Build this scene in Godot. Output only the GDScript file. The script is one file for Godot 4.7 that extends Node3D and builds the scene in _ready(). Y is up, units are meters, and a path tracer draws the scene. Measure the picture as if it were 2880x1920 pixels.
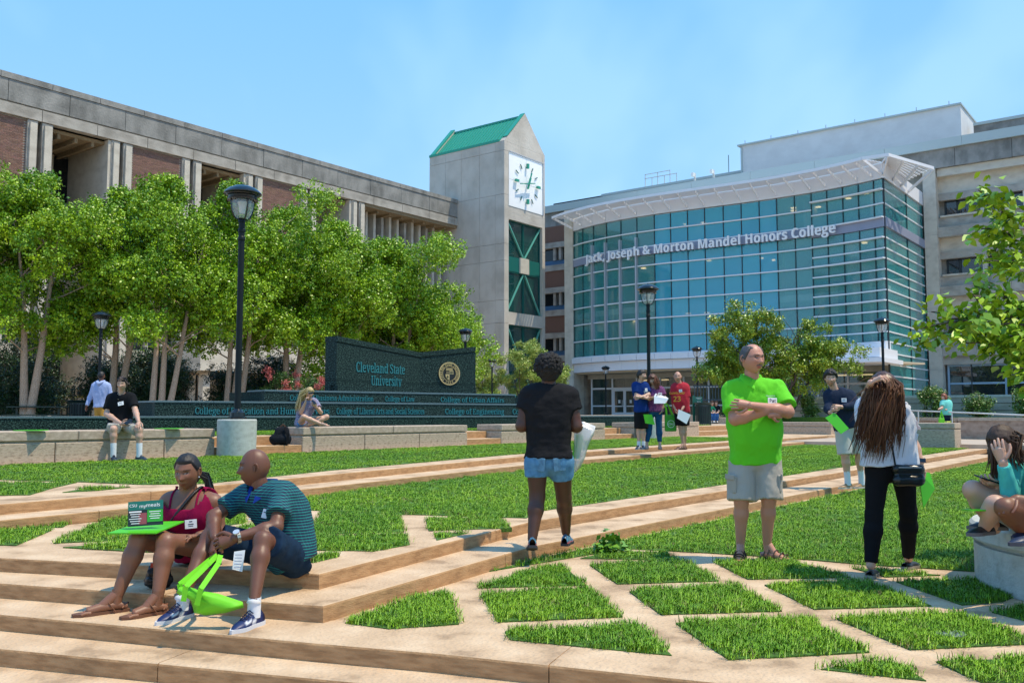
extends Node3D
# A university courtyard on a sunny day: stepped lawns, a granite monument, a clock tower, a glass front, visitors.
# Site axes: u runs along the left building (away, to the right), v across the court (towards the viewer, right).

const SU := 0.608761
const CU := 0.793353
const SITE_TURN := 0.916298   # rotation that lays local x on u and local z on v
var M := {}
var taken := {}
var rng := RandomNumberGenerator.new()
var box_cache := {}
var cyl_cache := {}

func site(u: float, y: float, v: float) -> Vector3:
	return Vector3(u * SU + v * CU, y, -u * CU + v * SU)

func numbered(called: String) -> String:
	if not taken.has(called):
		taken[called] = 0
		return called
	taken[called] += 1
	return "%s_%03d" % [called, taken[called]]

func tag(o: Node, label: String, category: String, group := "", kind := "") -> Node:
	o.set_meta("label", label)
	if category != "":
		o.set_meta("category", category)
	if group != "":
		o.set_meta("group", group)
	if kind != "":
		o.set_meta("kind", kind)
	return o

func thing(called: String, label: String, category: String, at := Vector3.ZERO, turn := 0.0, group := "") -> Node3D:
	var o := Node3D.new()
	o.name = numbered(called)
	add_child(o)
	o.position = at
	o.rotation.y = turn
	tag(o, label, category, group)
	return o

func put(parent: Node, called: String, mesh: Mesh, m: Material, at := Vector3.ZERO) -> MeshInstance3D:
	var o := MeshInstance3D.new()
	o.mesh = mesh
	if m:
		o.material_override = m
	o.position = at
	if parent == self:
		o.name = numbered(called)
		add_child(o)
	else:
		o.name = called
		parent.add_child(o, true)
	return o

func structure(o: Node, label: String) -> Node:
	o.set_meta("kind", "structure")
	o.set_meta("label", label)
	return o

# ---------- geometry helpers
func st_new() -> SurfaceTool:
	var st := SurfaceTool.new()
	st.begin(Mesh.PRIMITIVE_TRIANGLES)
	return st

func tri(st: SurfaceTool, a: Vector3, b: Vector3, c: Vector3) -> void:
	# corners counter-clockwise seen from outside
	var n := (b - a).cross(c - a).normalized()
	st.set_normal(n); st.add_vertex(a)
	st.set_normal(n); st.add_vertex(c)
	st.set_normal(n); st.add_vertex(b)

func leaf_tri(st: SurfaceTool, a: Vector3, b: Vector3, c: Vector3, n: Vector3, col: Color) -> void:
	# a two-sided sliver whose winding agrees with its normal
	var g := (c - a).cross(b - a)
	if g.dot(n) < 0:
		n = -n
	for p in [a, b, c]:
		st.set_color(col)
		st.set_normal(n)
		st.add_vertex(p)

func quad(st: SurfaceTool, a: Vector3, b: Vector3, c: Vector3, d: Vector3) -> void:
	tri(st, a, b, c)
	tri(st, a, c, d)

func box_into(st: SurfaceTool, c: Vector3, s: Vector3, basis := Basis.IDENTITY) -> void:
	var h := s * 0.5
	var p := []
	for i in 8:
		p.append(c + basis * Vector3(h.x if i & 1 else -h.x, h.y if i & 2 else -h.y, h.z if i & 4 else -h.z))
	quad(st, p[4], p[5], p[7], p[6])
	quad(st, p[1], p[0], p[2], p[3])
	quad(st, p[5], p[1], p[3], p[7])
	quad(st, p[0], p[4], p[6], p[2])
	quad(st, p[6], p[7], p[3], p[2])
	quad(st, p[0], p[1], p[5], p[4])

func bar_into(st: SurfaceTool, a: Vector3, b: Vector3, w: float, h: float, up := Vector3.UP) -> void:
	var d := (b - a)
	var f := d.normalized()
	var r := f.cross(up).normalized()
	if r.length() < 0.5:
		r = f.cross(Vector3.RIGHT).normalized()
	var uu := r.cross(f)
	box_into(st, (a + b) * 0.5, Vector3(w, h, d.length()), Basis(r, uu, -f))

func box(size: Vector3) -> BoxMesh:
	var k := "%.3f,%.3f,%.3f" % [size.x, size.y, size.z]
	if not box_cache.has(k):
		var b := BoxMesh.new()
		b.size = size
		box_cache[k] = b
	return box_cache[k]

func cyl(r0: float, r1: float, h: float, n := 12) -> CylinderMesh:
	var k := "%.4f,%.4f,%.4f,%d" % [r0, r1, h, n]
	if not cyl_cache.has(k):
		var c := CylinderMesh.new()
		c.bottom_radius = r0
		c.top_radius = r1
		c.height = h
		c.radial_segments = n
		c.rings = 1
		cyl_cache[k] = c
	return cyl_cache[k]

func bevel_box(s: Vector3, b: float) -> ArrayMesh:
	# a block with chamfered edges, centred
	var k := "b%.3f,%.3f,%.3f,%.4f" % [s.x, s.y, s.z, b]
	if box_cache.has(k):
		return box_cache[k]
	var st := st_new()
	var h := s * 0.5
	var i := h - Vector3.ONE * b
	for ax in 3:
		for sg in [-1.0, 1.0]:
			var a1 := (ax + 1) % 3
			var a2 := (ax + 2) % 3
			var c := [Vector2(-1, -1), Vector2(1, -1), Vector2(1, 1), Vector2(-1, 1)]
			var q := []
			for e in c:
				var p := Vector3.ZERO
				p[ax] = h[ax] * sg
				p[a1] = i[a1] * e.x
				p[a2] = i[a2] * e.y
				q.append(p)
			if sg > 0:
				quad(st, q[0], q[1], q[2], q[3])
			else:
				quad(st, q[3], q[2], q[1], q[0])
	for ax in 3:
		var a1 := (ax + 1) % 3
		var a2 := (ax + 2) % 3
		for e in [Vector2(-1, -1), Vector2(1, -1), Vector2(1, 1), Vector2(-1, 1)]:
			var q := []
			for t in [-1.0, 1.0]:
				var p := Vector3.ZERO
				p[ax] = i[ax] * t
				p[a1] = h[a1] * e.x
				p[a2] = i[a2] * e.y
				q.append(p)
				p[a1] = i[a1] * e.x
				p[a2] = h[a2] * e.y
				q.append(p)
			if e.x * e.y > 0:
				quad(st, q[0], q[1], q[3], q[2])
			else:
				quad(st, q[2], q[3], q[1], q[0])
	for sx in [-1.0, 1.0]:
		for sy in [-1.0, 1.0]:
			for sz in [-1.0, 1.0]:
				var a := Vector3(h.x * sx, i.y * sy, i.z * sz)
				var bb := Vector3(i.x * sx, h.y * sy, i.z * sz)
				var c := Vector3(i.x * sx, i.y * sy, h.z * sz)
				if sx * sy * sz > 0:
					tri(st, a, bb, c)
				else:
					tri(st, a, c, bb)
	var m := st.commit()
	box_cache[k] = m
	return m

func lathe(profile: Array, n := 24, angle := TAU) -> ArrayMesh:
	# profile: Vector2(radius, height) from the bottom up, on the outside
	var st := st_new()
	for j in profile.size() - 1:
		var p: Vector2 = profile[j]
		var q: Vector2 = profile[j + 1]
		st.set_smooth_group(j if (profile.size() > j + 2 and false) else 0)
		for k in n:
			var a0 := angle * k / n
			var a1 := angle * (k + 1) / n
			var v := [Vector3(cos(a0) * p.x, p.y, -sin(a0) * p.x), Vector3(cos(a1) * p.x, p.y, -sin(a1) * p.x), Vector3(cos(a1) * q.x, q.y, -sin(a1) * q.x), Vector3(cos(a0) * q.x, q.y, -sin(a0) * q.x)]
			var nn := Vector2(q.y - p.y, p.x - q.x).normalized()
			var n0 := Vector3(cos(a0) * nn.x, nn.y, -sin(a0) * nn.x)
			var n1 := Vector3(cos(a1) * nn.x, nn.y, -sin(a1) * nn.x)
			for t in [[0, n0], [2, n1], [1, n1], [0, n0], [3, n0], [2, n1]]:
				st.set_normal(t[1])
				st.add_vertex(v[t[0]])
	return st.commit()

func tube_into(st: SurfaceTool, pts: Array, rad: Array, n := 8, col = null, squash := 1.0, caps := true, side := Vector3.ZERO) -> void:
	# a round tube along points, smooth normals
	var m := pts.size()
	var rings := []
	var r0 := Vector3.ZERO
	for i in m:
		var t: Vector3 = (pts[min(i + 1, m - 1)] - pts[max(i - 1, 0)]).normalized()
		if i == 0:
			r0 = t.cross(Vector3.UP)
			if r0.length() < 0.1:
				r0 = t.cross(Vector3.RIGHT)
			r0 = r0.normalized()
			if side != Vector3.ZERO:
				r0 = (side - t * side.dot(t)).normalized()
		else:
			r0 = (r0 - t * r0.dot(t)).normalized()
		var r1 := t.cross(r0).normalized()
		var ring := []
		for k in n:
			var a := TAU * k / n
			var nn := r0 * cos(a) + r1 * sin(a)
			ring.append([pts[i] + (r0 * cos(a) + r1 * sin(a) * squash) * rad[i], nn])
		rings.append(ring)
	for i in m - 1:
		for k in n:
			var k2 := (k + 1) % n
			for e in [rings[i][k], rings[i + 1][k2], rings[i][k2], rings[i][k], rings[i + 1][k], rings[i + 1][k2]]:
				if col != null:
					st.set_color(col)
				st.set_normal(e[1])
				st.add_vertex(e[0])
	if caps:
		for e in [0, m - 1]:
			var t: Vector3 = (pts[0] - pts[1]).normalized() if e == 0 else (pts[m - 1] - pts[m - 2]).normalized()
			var tip: Vector3 = pts[e] + t * rad[e] * 0.55
			for k in n:
				var k2 := (k + 1) % n
				var f := [rings[e][k], rings[e][k2]]
				if e == 0:
					f = [rings[e][k2], rings[e][k]]
				if col != null:
					st.set_color(col)
				st.set_normal(t); st.add_vertex(tip)
				st.set_normal(f[1][1]); st.add_vertex(f[1][0])
				st.set_normal(f[0][1]); st.add_vertex(f[0][0])

func prism(poly: PackedVector2Array, y0: float, y1: float) -> ArrayMesh:
	# a slab over a polygon given in x, z
	var st := st_new()
	prism_into(st, poly, y0, y1)
	return st.commit()

func prism_into(st: SurfaceTool, poly: PackedVector2Array, y0: float, y1: float, bottom := false) -> void:
	var idx := Geometry2D.triangulate_polygon(poly)
	var area := 0.0
	for i in poly.size():
		var a := poly[i]
		var b := poly[(i + 1) % poly.size()]
		area += a.x * b.y - b.x * a.y
	for i in range(0, idx.size(), 3):
		var a := poly[idx[i]]
		var b := poly[idx[i + 1]]
		var c := poly[idx[i + 2]]
		var up := (b - a).cross(c - a) < 0
		var A := Vector3(a.x, y1, a.y)
		var B := Vector3(b.x, y1, b.y)
		var C := Vector3(c.x, y1, c.y)
		if up:
			tri(st, A, B, C)
		else:
			tri(st, A, C, B)
		if bottom:
			var d := Vector3(0, y0 - y1, 0)
			if up:
				tri(st, A + d, C + d, B + d)
			else:
				tri(st, A + d, B + d, C + d)
	for i in poly.size():
		var a := poly[i]
		var b := poly[(i + 1) % poly.size()]
		if area > 0:
			var t := a
			a = b
			b = t
		quad(st, Vector3(a.x, y0, a.y), Vector3(b.x, y0, b.y), Vector3(b.x, y1, b.y), Vector3(a.x, y1, a.y))

func poly_of(a: Array) -> PackedVector2Array:
	var p := PackedVector2Array()
	for i in range(0, a.size(), 2):
		p.append(Vector2(a[i], a[i + 1]))
	return p

# ---------- materials
func ramp(cols: Array, pos: Array) -> Gradient:
	var g := Gradient.new()
	var c := PackedColorArray()
	for e in cols:
		c.append((e as Color).linear_to_srgb())
	g.colors = c
	g.offsets = PackedFloat32Array(pos)
	return g

func noise_tex(sd: int, freq: float, g: Gradient, size := 512, octaves := 5, type := FastNoiseLite.TYPE_SIMPLEX_SMOOTH, gain := 0.55) -> NoiseTexture2D:
	var n := FastNoiseLite.new()
	n.seed = sd
	n.frequency = freq
	n.noise_type = type
	n.fractal_octaves = octaves
	n.fractal_gain = gain
	var t := NoiseTexture2D.new()
	t.width = size
	t.height = size
	t.seamless = true
	t.noise = n
	if g:
		t.color_ramp = g
	return t

func noise_normal(sd: int, freq: float, strength: float, size := 512, type := FastNoiseLite.TYPE_SIMPLEX_SMOOTH) -> NoiseTexture2D:
	var t := noise_tex(sd, freq, null, size, 5, type)
	t.as_normal_map = true
	t.bump_strength = strength
	return t

func flat(c: Color, rough := 0.6, metal := 0.0) -> StandardMaterial3D:
	# c is a linear real-world base colour
	var m := StandardMaterial3D.new()
	m.albedo_color = c.linear_to_srgb()
	m.roughness = rough
	m.metallic = metal
	return m

func grained(sd: int, cols: Array, pos: Array, tile: float, freq: float, rough := 0.85, bump := 0.0, bump_freq := 0.08, stretch := Vector3.ONE) -> StandardMaterial3D:
	var m := StandardMaterial3D.new()
	m.albedo_texture = noise_tex(sd, freq, ramp(cols, pos))
	m.roughness = rough
	if bump > 0:
		m.normal_enabled = true
		m.normal_texture = noise_normal(sd + 50, bump_freq, bump)
	m.uv1_triplanar = true
	m.uv1_world_triplanar = true
	m.uv1_scale = stretch / tile
	return m

func tinted() -> StandardMaterial3D:
	var m := StandardMaterial3D.new()
	m.vertex_color_use_as_albedo = true
	m.roughness = 0.6
	return m

func make_materials() -> void:
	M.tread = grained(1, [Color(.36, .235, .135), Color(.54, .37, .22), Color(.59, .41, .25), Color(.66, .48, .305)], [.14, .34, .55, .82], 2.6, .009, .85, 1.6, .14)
	M.shaded_riser = grained(2, [Color(.33, .18, .08), Color(.46, .26, .12), Color(.53, .315, .155)], [.2, .5, .8], 1.2, .012, .9, 3.5, .05, Vector3(1, 4, 1))  # darker brown than the treads: shade and warm bounce painted into the colour
	M.paving = grained(3, [Color(.42, .33, .25), Color(.52, .42, .32)], [.25, .75], 3.0, .008, .88, 1.0, .1)
	M.wall_concrete = grained(4, [Color(.18, .13, .09), Color(.44, .34, .25), Color(.50, .40, .30)], [.16, .42, .8], .9, .02, .9, 2.5, .06, Vector3(1, 2, 1))
	M.cap_concrete = grained(5, [Color(.36, .28, .21), Color(.50, .40, .31)], [.25, .75], 1.1, .02, .88, 1.5, .06)
	M.pale_concrete = grained(6, [Color(.40, .40, .36), Color(.47, .48, .44), Color(.52, .53, .49)], [.15, .45, .8], 1.0, .016, .9, 2.0, .06)
	M.grey_stone = grained(7, [Color(.28, .26, .225), Color(.385, .36, .315), Color(.46, .435, .385)], [.22, .5, .78], 7.0, .012, .9, 1.0, .1)
	M.stained_stone = grained(8, [Color(.15, .15, .14), Color(.24, .24, .225), Color(.32, .315, .295)], [.2, .5, .8], 5.0, .01, .9, 1.0, .1, Vector3(1, .45, 1))
	M.tower_stone = grained(9, [Color(.44, .40, .34), Color(.53, .485, .42), Color(.57, .53, .465)], [.2, .5, .8], 8.0, .01, .88, .8, .1, Vector3(1, .5, 1))
	M.cream_stone = grained(10, [Color(.46, .42, .345), Color(.565, .52, .435), Color(.61, .565, .475)], [.2, .5, .8], 6.0, .012, .88, .8, .1)
	M.brick = grained(11, [Color(.14, .075, .055), Color(.235, .13, .095), Color(.30, .18, .135)], [.25, .5, .75], 1.5, .05, .9)
	M.mortar = grained(12, [Color(.27, .24, .21), Color(.36, .33, .29)], [.3, .7], 1.0, .05, .95)
	M.dark_glass = flat(Color(.012, .016, .02), .06)
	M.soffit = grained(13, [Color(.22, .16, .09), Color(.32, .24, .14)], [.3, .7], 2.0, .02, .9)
	M.soil = grained(14, [Color(.04, .08, .012), Color(.06, .15, .015), Color(.09, .20, .02)], [.25, .5, .8], .8, .03, 1.0, 3.0, .1)
	M.lamp_black = flat(Color(.008, .012, .014), .16)
	M.white_metal = flat(Color(.78, .80, .84), .42)
	M.grey_metal = flat(Color(.42, .45, .49), .38, .25)
	M.rail = flat(Color(.60, .60, .58), .4)
	M.green_metal = flat(Color(.02, .30, .20), .45)
	M.dark_green = flat(Color(.006, .10, .085), .4)
	M.clock_white = flat(Color(.90, .91, .90), .5)
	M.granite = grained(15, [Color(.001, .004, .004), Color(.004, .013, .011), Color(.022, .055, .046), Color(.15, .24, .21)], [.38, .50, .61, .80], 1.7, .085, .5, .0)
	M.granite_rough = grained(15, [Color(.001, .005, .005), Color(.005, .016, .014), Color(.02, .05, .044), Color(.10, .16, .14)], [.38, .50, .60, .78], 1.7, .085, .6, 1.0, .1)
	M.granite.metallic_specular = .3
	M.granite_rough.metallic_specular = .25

const NEAR_PATCHES := [
	[-0.98, -5.43, -0.64, -6.18, -0.43, -6.33, -0.31, -5.41, -0.7, -5.28],
	[-0.24, -6.51, 0.22, -7.35, 0.41, -7.44, 0.53, -6.62],
	[-0.21, -6.28, 0.53, -6.5, 0.67, -5.6, -0.08, -5.46],
	[0.58, -7.82, 0.81, -8.12, 1.14, -8.18, 1.34, -8.05, 1.4, -7.76],
	[0.63, -7.49, 1.44, -7.71, 1.52, -6.78, 0.76, -6.66],
	[0.81, -6.38, 1.6, -6.62, 1.68, -5.76, 0.91, -5.66],
	[-0.04, -5.22, 0.74, -5.4, 0.81, -4.71, -0.01, -5.03],
	[0.96, -5.43, 1.75, -5.56, 1.84, -4.78, 1.08, -4.63],
	[1.67, -7.65, 2.33, -7.71, 2.54, -6.93, 1.75, -6.85],
	[1.81, -6.62, 2.59, -6.75, 2.68, -5.91, 1.9, -5.81],
	[1.94, -5.56, 2.72, -5.7, 2.87, -4.87, 2.77, -4.95, 2.07, -4.83],
	[1.48, -4.46, 1.8, -4.61, 1.89, -4.57, 1.9, -4.27],
	[2.1, -4.6, 2.6, -4.65, 2.59, -4.2, 2.14, -4.25],
	[2.71, -7.34, 3.26, -7.02, 2.81, -6.94],
	[2.81, -6.75, 3.39, -6.82, 3.41, -6.24, 3.21, -6.05, 2.89, -5.94],
	[2.97, -5.73, 3.34, -5.87, 3.13, -5.24],
]
const MIDDLE_PATCHES := [
	[-2.01, -9.68, -1.13, -9.25, -0.94, -8.02, -1.72, -7.84],
	[-1.67, -7.7, -0.91, -7.84, -0.8, -7.22, -1.03, -6.87, -1.5, -6.94],
	[-1.62, -6.78, -1.24, -6.62, -1.37, -6.35, -1.48, -6.4],
	[-0.84, -8.94, -0.14, -9.09, 0.0, -8.25, -0.73, -8.07],
	[-0.67, -7.91, -0.38, -7.91, -0.61, -7.46],
	[-4.79, -7.95, -4.3, -8.22, -4.06, -8.1, -3.87, -7.18, -4.37, -7.26],
	[-4.44, -8.27, -4.27, -9.0, -4.07, -8.32],
	[-3.64, -7.3, -3.86, -8.46, -4.0, -9.09, -3.57, -9.51, -2.79, -9.61, -2.52, -8.67, -3.07, -7.53],
	[-3.45, -7.07, -3.01, -7.38, -2.44, -7.91, -2.45, -8.46, -2.03, -8.46, -1.89, -7.91, -2.02, -7.07, -2.41, -6.78, -2.84, -6.87],
]
const UPPER_PATCHES := [
	[-6.33, -10.87, -5.25, -11.04, -5.13, -10.24, -4.92, -9.35, -5.39, -9.27],
	[-4.73, -9.64, -4.72, -10.15, -4.31, -10.34, -4.48, -9.87],
]
const LOW_LAWN_FRONT := [1.04, -8.39, 1.75, -8.12, 2.37, -7.84, 2.87, -7.51, 3.66, -7.17, 4.15, -6.91]
const MID_LAWN_FRONT := [-2.91, -10.16, -2.29, -9.86, -1.14, -9.38, -0.88, -9.34, 0.14, -9.03]
const UP_LAWN_FRONT := [-6.78, -11.64, -5.89, -11.33, -5.19, -11.1, -4.32, -10.71, -3.61, -10.82]

const FRONT := [[68.5, -45.38], [67.88, -44.02], [67.39, -42.58], [67.02, -41.01], [66.8, -39.42], [66.69, -37.8], [66.69, -36.13], [66.75, -34.66], [66.86, -33.17], [66.98, -31.71], [67.12, -30.16], [67.23, -28.69], [67.32, -27.24], [67.36, -25.84], [67.34, -24.43], [67.26, -23.11], [67.13, -21.89], [66.92, -20.66], [66.64, -19.45], [66.3, -18.28], [66.04, -17.55]]

const J_GREEN_MAN := [0.002, 0.859, -0.03, -0.015, 1.483, -0.04, -0.015, 1.687, 0.02, -0.18, 1.423, -0.03, -0.192, 1.181, 0.1, 0.019, 1.235, 0.22, 0.202, 1.435, -0.03, 0.243, 1.241, 0.12, -0.104, 1.293, 0.27, -0.107, 0.815, -0.03, -0.133, 0.497, 0.02, -0.129, 0.121, -0.06, -0.19, 0.066, 0.12, 0.109, 0.815, -0.03, 0.097, 0.506, 0.02, 0.102, 0.124, -0.08, 0.215, 0.065, 0.02]
const AT_GREEN_MAN := Vector3(2.06, 0.2, -7.72)
const J_WALKING_WOMAN := [-0.006, 0.766, 0, -0.003, 1.349, -0.02, -0.003, 1.491, 0, -0.179, 1.277, -0.02, -0.23, 1.022, 0, -0.126, 1.074, -0.26, 0.179, 1.274, -0.02, 0.229, 1.017, 0, 0.18, 1.044, -0.25, -0.103, 0.722, 0, -0.101, 0.436, 0, -0.145, 0.112, 0.12, -0.144, 0.01, -0.2, 0.098, 0.722, 0, 0.127, 0.419, -0.12, 0.155, 0.11, -0.32, 0.228, 0.031, -0.6]
const AT_WALKING_WOMAN := Vector3(0.31, 0.3, -7.6)
const J_LONG_HAIR := [-0.008, 0.821, 0, -0.023, 1.261, 0, -0.04, 1.414, 0, -0.167, 1.212, 0, -0.102, 1.324, -0.18, -0.187, 1.458, 0.14, 0.117, 1.217, 0, 0.197, 0.987, -0.05, 0.221, 0.855, 0.02, -0.099, 0.8, 0, -0.14, 0.445, 0, -0.195, 0.086, 0.05, -0.023, 0.009, -0.25, 0.092, 0.8, 0, 0.167, 0.467, -0.1, 0.25, 0.081, -0.32, 0.454, 0.053, -0.5]
const AT_LONG_HAIR := Vector3(2.9, 0.2, -7)
const J_SEATED_WOMAN := [0.035, 0.311, -0.1, -0.031, 0.661, -0.04, -0.024, 0.83, 0.02, -0.163, 0.627, -0.02, -0.186, 0.424, -0.04, -0.144, 0.425, 0.18, 0.155, 0.622, -0.02, 0.189, 0.427, -0.02, 0.13, 0.432, 0.2, -0.031, 0.314, -0.08, -0.198, 0.426, 0.36, -0.279, 0.105, 0.46, -0.435, 0.023, 0.58, 0.11, 0.314, -0.08, -0.011, 0.416, 0.4, -0.006, 0.108, 0.52, -0.121, 0.023, 0.64]
const AT_SEATED_WOMAN := Vector3(-2.17, 0.2, -6.2)
const J_SEATED_MAN := [0.165, 0.312, -0.08, -0.043, 0.71, -0.1, -0.093, 0.873, -0.08, -0.193, 0.676, -0.2, -0.344, 0.561, -0.05, -0.269, 0.452, 0.15, 0.11, 0.701, -0.02, 0.119, 0.521, 0.18, -0.093, 0.472, 0.3, 0.097, 0.297, -0.15, -0.338, 0.437, 0.04, -0.393, 0.123, 0.34, -0.482, 0.024, 0.55, 0.195, 0.289, -0.05, 0.083, 0.464, 0.34, 0.095, 0.147, 0.54, -0, 0.022, 0.8]
const AT_SEATED_MAN := Vector3(-1.59, 0.2, -5.9)
const J_BOY_SWEATER := [-0.018, 0.931, 0, -0.181, 1.478, 0, -0.264, 1.666, 0.05, -0.231, 1.403, -0.05, -0.332, 1.201, 0.1, -0.359, 1.147, 0.25, 0.056, 1.407, 0, 0.082, 1.254, 0.15, -0.21, 1.231, 0.3, -0.084, 0.904, 0, -0.076, 0.502, 0.05, -0.031, 0.136, 0, -0.203, 0.09, 0.1, 0.074, 0.915, 0, 0.149, 0.522, 0, 0.219, 0.145, -0.1, 0.07, 0.082, 0]
const AT_BOY_SWEATER := Vector3(5.13, 0.3, -13.9)
const J_NAVY_MAN := [0.006, 0.906, 0, -0.02, 1.521, 0, 0.016, 1.692, 0.05, -0.136, 1.464, 0, -0.119, 1.232, 0.1, 0.087, 1.164, 0.25, 0.119, 1.464, 0, 0.167, 1.248, 0.1, -0.063, 1.188, 0.28, -0.052, 0.882, 0, -0.057, 0.473, 0, -0.06, 0.132, 0, -0.139, 0.08, 0.15, 0.063, 0.882, 0, 0.05, 0.473, 0, 0.046, 0.132, 0, -0.009, 0.08, 0.15]
const AT_NAVY_MAN := Vector3(2.98, 0.62, -21)
const J_PURPLE_WOMAN := [0.025, 0.899, 0, 0.031, 1.417, 0, -0.016, 1.589, 0.05, -0.126, 1.36, 0, -0.127, 1.152, 0.1, -0.01, 1.197, 0.3, 0.196, 1.36, 0, 0.275, 1.12, 0.05, 0.198, 0.931, 0.1, -0.066, 0.874, 0, -0.104, 0.464, 0, -0.157, 0.137, 0, -0.204, 0.078, 0.2, 0.115, 0.874, 0, 0.126, 0.464, 0, 0.138, 0.137, 0, 0.121, 0.078, 0.2]
const AT_PURPLE_WOMAN := Vector3(3.28, 0.62, -21.1)
const J_RED_MAN := [0.005, 0.905, 0, -0.027, 1.482, 0, -0.082, 1.651, 0.05, -0.133, 1.418, -0.05, -0.178, 1.165, 0, -0.166, 0.937, 0.1, 0.119, 1.417, 0, 0.121, 1.115, 0.05, -0.024, 0.904, 0.2, -0.044, 0.881, 0, -0.009, 0.493, 0, 0.034, 0.13, 0, -0.131, 0.069, 0.1, 0.062, 0.881, 0, 0.074, 0.492, -0.05, 0.095, 0.141, -0.15, -0.047, 0.098, 0]
const AT_RED_MAN := Vector3(3.87, 0.62, -20.8)
const J_BLOND := [-0.178, 0.083, -0.05, -0.034, 0.604, 0, 0.028, 0.75, 0.15, -0.164, 0.532, 0.05, -0.141, 0.319, 0.2, -0.021, 0.552, 0.3, 0.114, 0.557, -0.05, 0.277, 0.319, 0.1, 0.207, 0.451, 0.3, -0.179, 0.068, 0.05, -0.038, 0.226, 0.4, 0.346, 0.063, 0.3, 0.458, 0.071, 0.35, -0.146, 0.066, -0.15, 0.384, 0.225, 0, 0.052, 0.054, 0.2, 0.012, 0.047, 0.3]
const AT_BLOND := Vector3(-4.51, 1.14, -20.25)
const J_CAP_MAN := [-0.068, 0.626, -0.12, -0.051, 1.149, -0.1, -0.002, 1.347, 0, -0.244, 1.091, -0.1, -0.261, 0.806, 0, 0.129, 0.629, 0.25, 0.145, 1.104, -0.1, 0.28, 0.858, 0.05, 0.447, 0.668, 0.3, -0.149, 0.606, -0.1, 0.038, 0.537, 0.38, 0.051, 0.143, 0.38, 0.154, 0.039, 0.55, 0.045, 0.606, -0.1, 0.478, 0.524, 0.35, 0.497, 0.142, 0.35, 0.672, 0.053, 0.45]
const AT_CAP_MAN := Vector3(-7.09, 0.62, -16.5)
const J_HOODIE := [-0.01, 0.697, 0, -0.024, 1.39, 0, -0.021, 1.588, 0, -0.218, 1.297, 0, -0.33, 0.955, 0, -0.377, 0.706, 0.1, 0.186, 1.297, 0, 0.291, 0.976, 0, 0.304, 0.727, 0.15, -0.081, 0.666, 0, -0.079, 0.315, 0, -0.112, -0.016, -0.1, -0.226, -0.063, -0.4, 0.064, 0.666, 0, 0.152, 0.316, 0.1, 0.219, -0.01, 0.2, 0.118, -0.057, -0.1]
const AT_HOODIE := Vector3(-11.98, 0.95, -26.5)
const J_AQUA_WOMAN := [0.043, 0.926, 0, 0.061, 1.39, 0, -0.037, 1.535, 0.05, -0.122, 1.323, 0.1, -0.203, 1.137, 0.2, -0.384, 1.084, 0.3, 0.213, 1.325, -0.1, 0.183, 1.125, 0, -0.073, 1.071, 0.2, -0.011, 0.9, 0, -0.038, 0.543, 0, -0.066, 0.147, 0, -0.222, 0.07, 0.1, 0.095, 0.9, 0, 0.081, 0.543, 0, 0.14, 0.145, -0.1, -0.016, 0.068, 0]
const AT_AQUA_WOMAN := Vector3(16.18, 0.52, -34)
const J_PHONE_GIRL := [0.03, 0.122, 0.05, -0.027, 0.45, 0.08, -0.181, 0.577, 0.2, -0.161, 0.421, 0.22, -0.191, 0.274, 0.28, -0.261, 0.468, 0.34, 0.079, 0.412, 0, -0.003, 0.268, 0.1, -0.209, 0.318, 0.2, -0.057, 0.11, 0.15, -0.364, 0.277, 0.15, -0.193, 0.018, 0.08, -0.33, 0.04, 0.05, 0.046, 0.104, 0.05, -0.333, 0.2, 0.36, -0.351, 0.044, 0.25, -0.445, 0.054, 0.3]
const AT_PHONE_GIRL := Vector3(3.41, 0.645, -6.2)
const J_EDGE_PERSON := [0.026, 0.099, 0, 0.041, 0.408, 0, -0.027, 0.554, 0.05, -0.069, 0.367, 0.05, -0.177, 0.222, 0.13, -0.313, 0.26, 0.13, 0.147, 0.36, -0.05, 0.088, 0.192, 0.05, -0.116, 0.159, 0.15, -0.049, 0.094, 0.05, -0.389, 0.204, 0.13, -0.189, 0.022, 0, -0.371, 0.028, 0.13, 0.089, 0.082, -0.05, -0.169, 0.223, 0.35, -0.309, 0.034, 0.25, -0.443, 0.03, 0.3]
const AT_EDGE_PERSON := Vector3(3.41, 0.645, -5.75)
const J_FAR_A := [0.002, 0.168, 0, 0.027, 0.544, 0, 0.007, 0.704, 0.1, -0.119, 0.472, 0, -0.183, 0.293, 0.2, -0.107, 0.221, 0.5, 0.151, 0.472, 0, 0.121, 0.293, 0.2, -0.036, 0.221, 0.5, -0.07, 0.15, 0, -0.15, 0.168, 0.45, -0.168, -0.204, 0.5, -0.212, -0.238, 0.7, 0.073, 0.15, 0, -0.008, 0.168, 0.45, -0.026, -0.204, 0.5, -0.071, -0.238, 0.7]
const AT_FAR_A := Vector3(10.11, 1.27, -46)
const J_FAR_B := [0.002, 0.168, 0, 0.026, 0.544, 0, 0.007, 0.704, 0.1, -0.119, 0.472, 0, -0.184, 0.293, 0.2, -0.109, 0.221, 0.5, 0.151, 0.472, 0, 0.12, 0.293, 0.2, -0.038, 0.221, 0.5, -0.071, 0.15, 0, -0.153, 0.168, 0.45, -0.17, -0.204, 0.5, -0.215, -0.238, 0.7, 0.073, 0.15, 0, -0.01, 0.168, 0.45, -0.028, -0.204, 0.5, -0.074, -0.238, 0.7]
const AT_FAR_B := Vector3(10.29, 1.27, -46)



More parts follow.
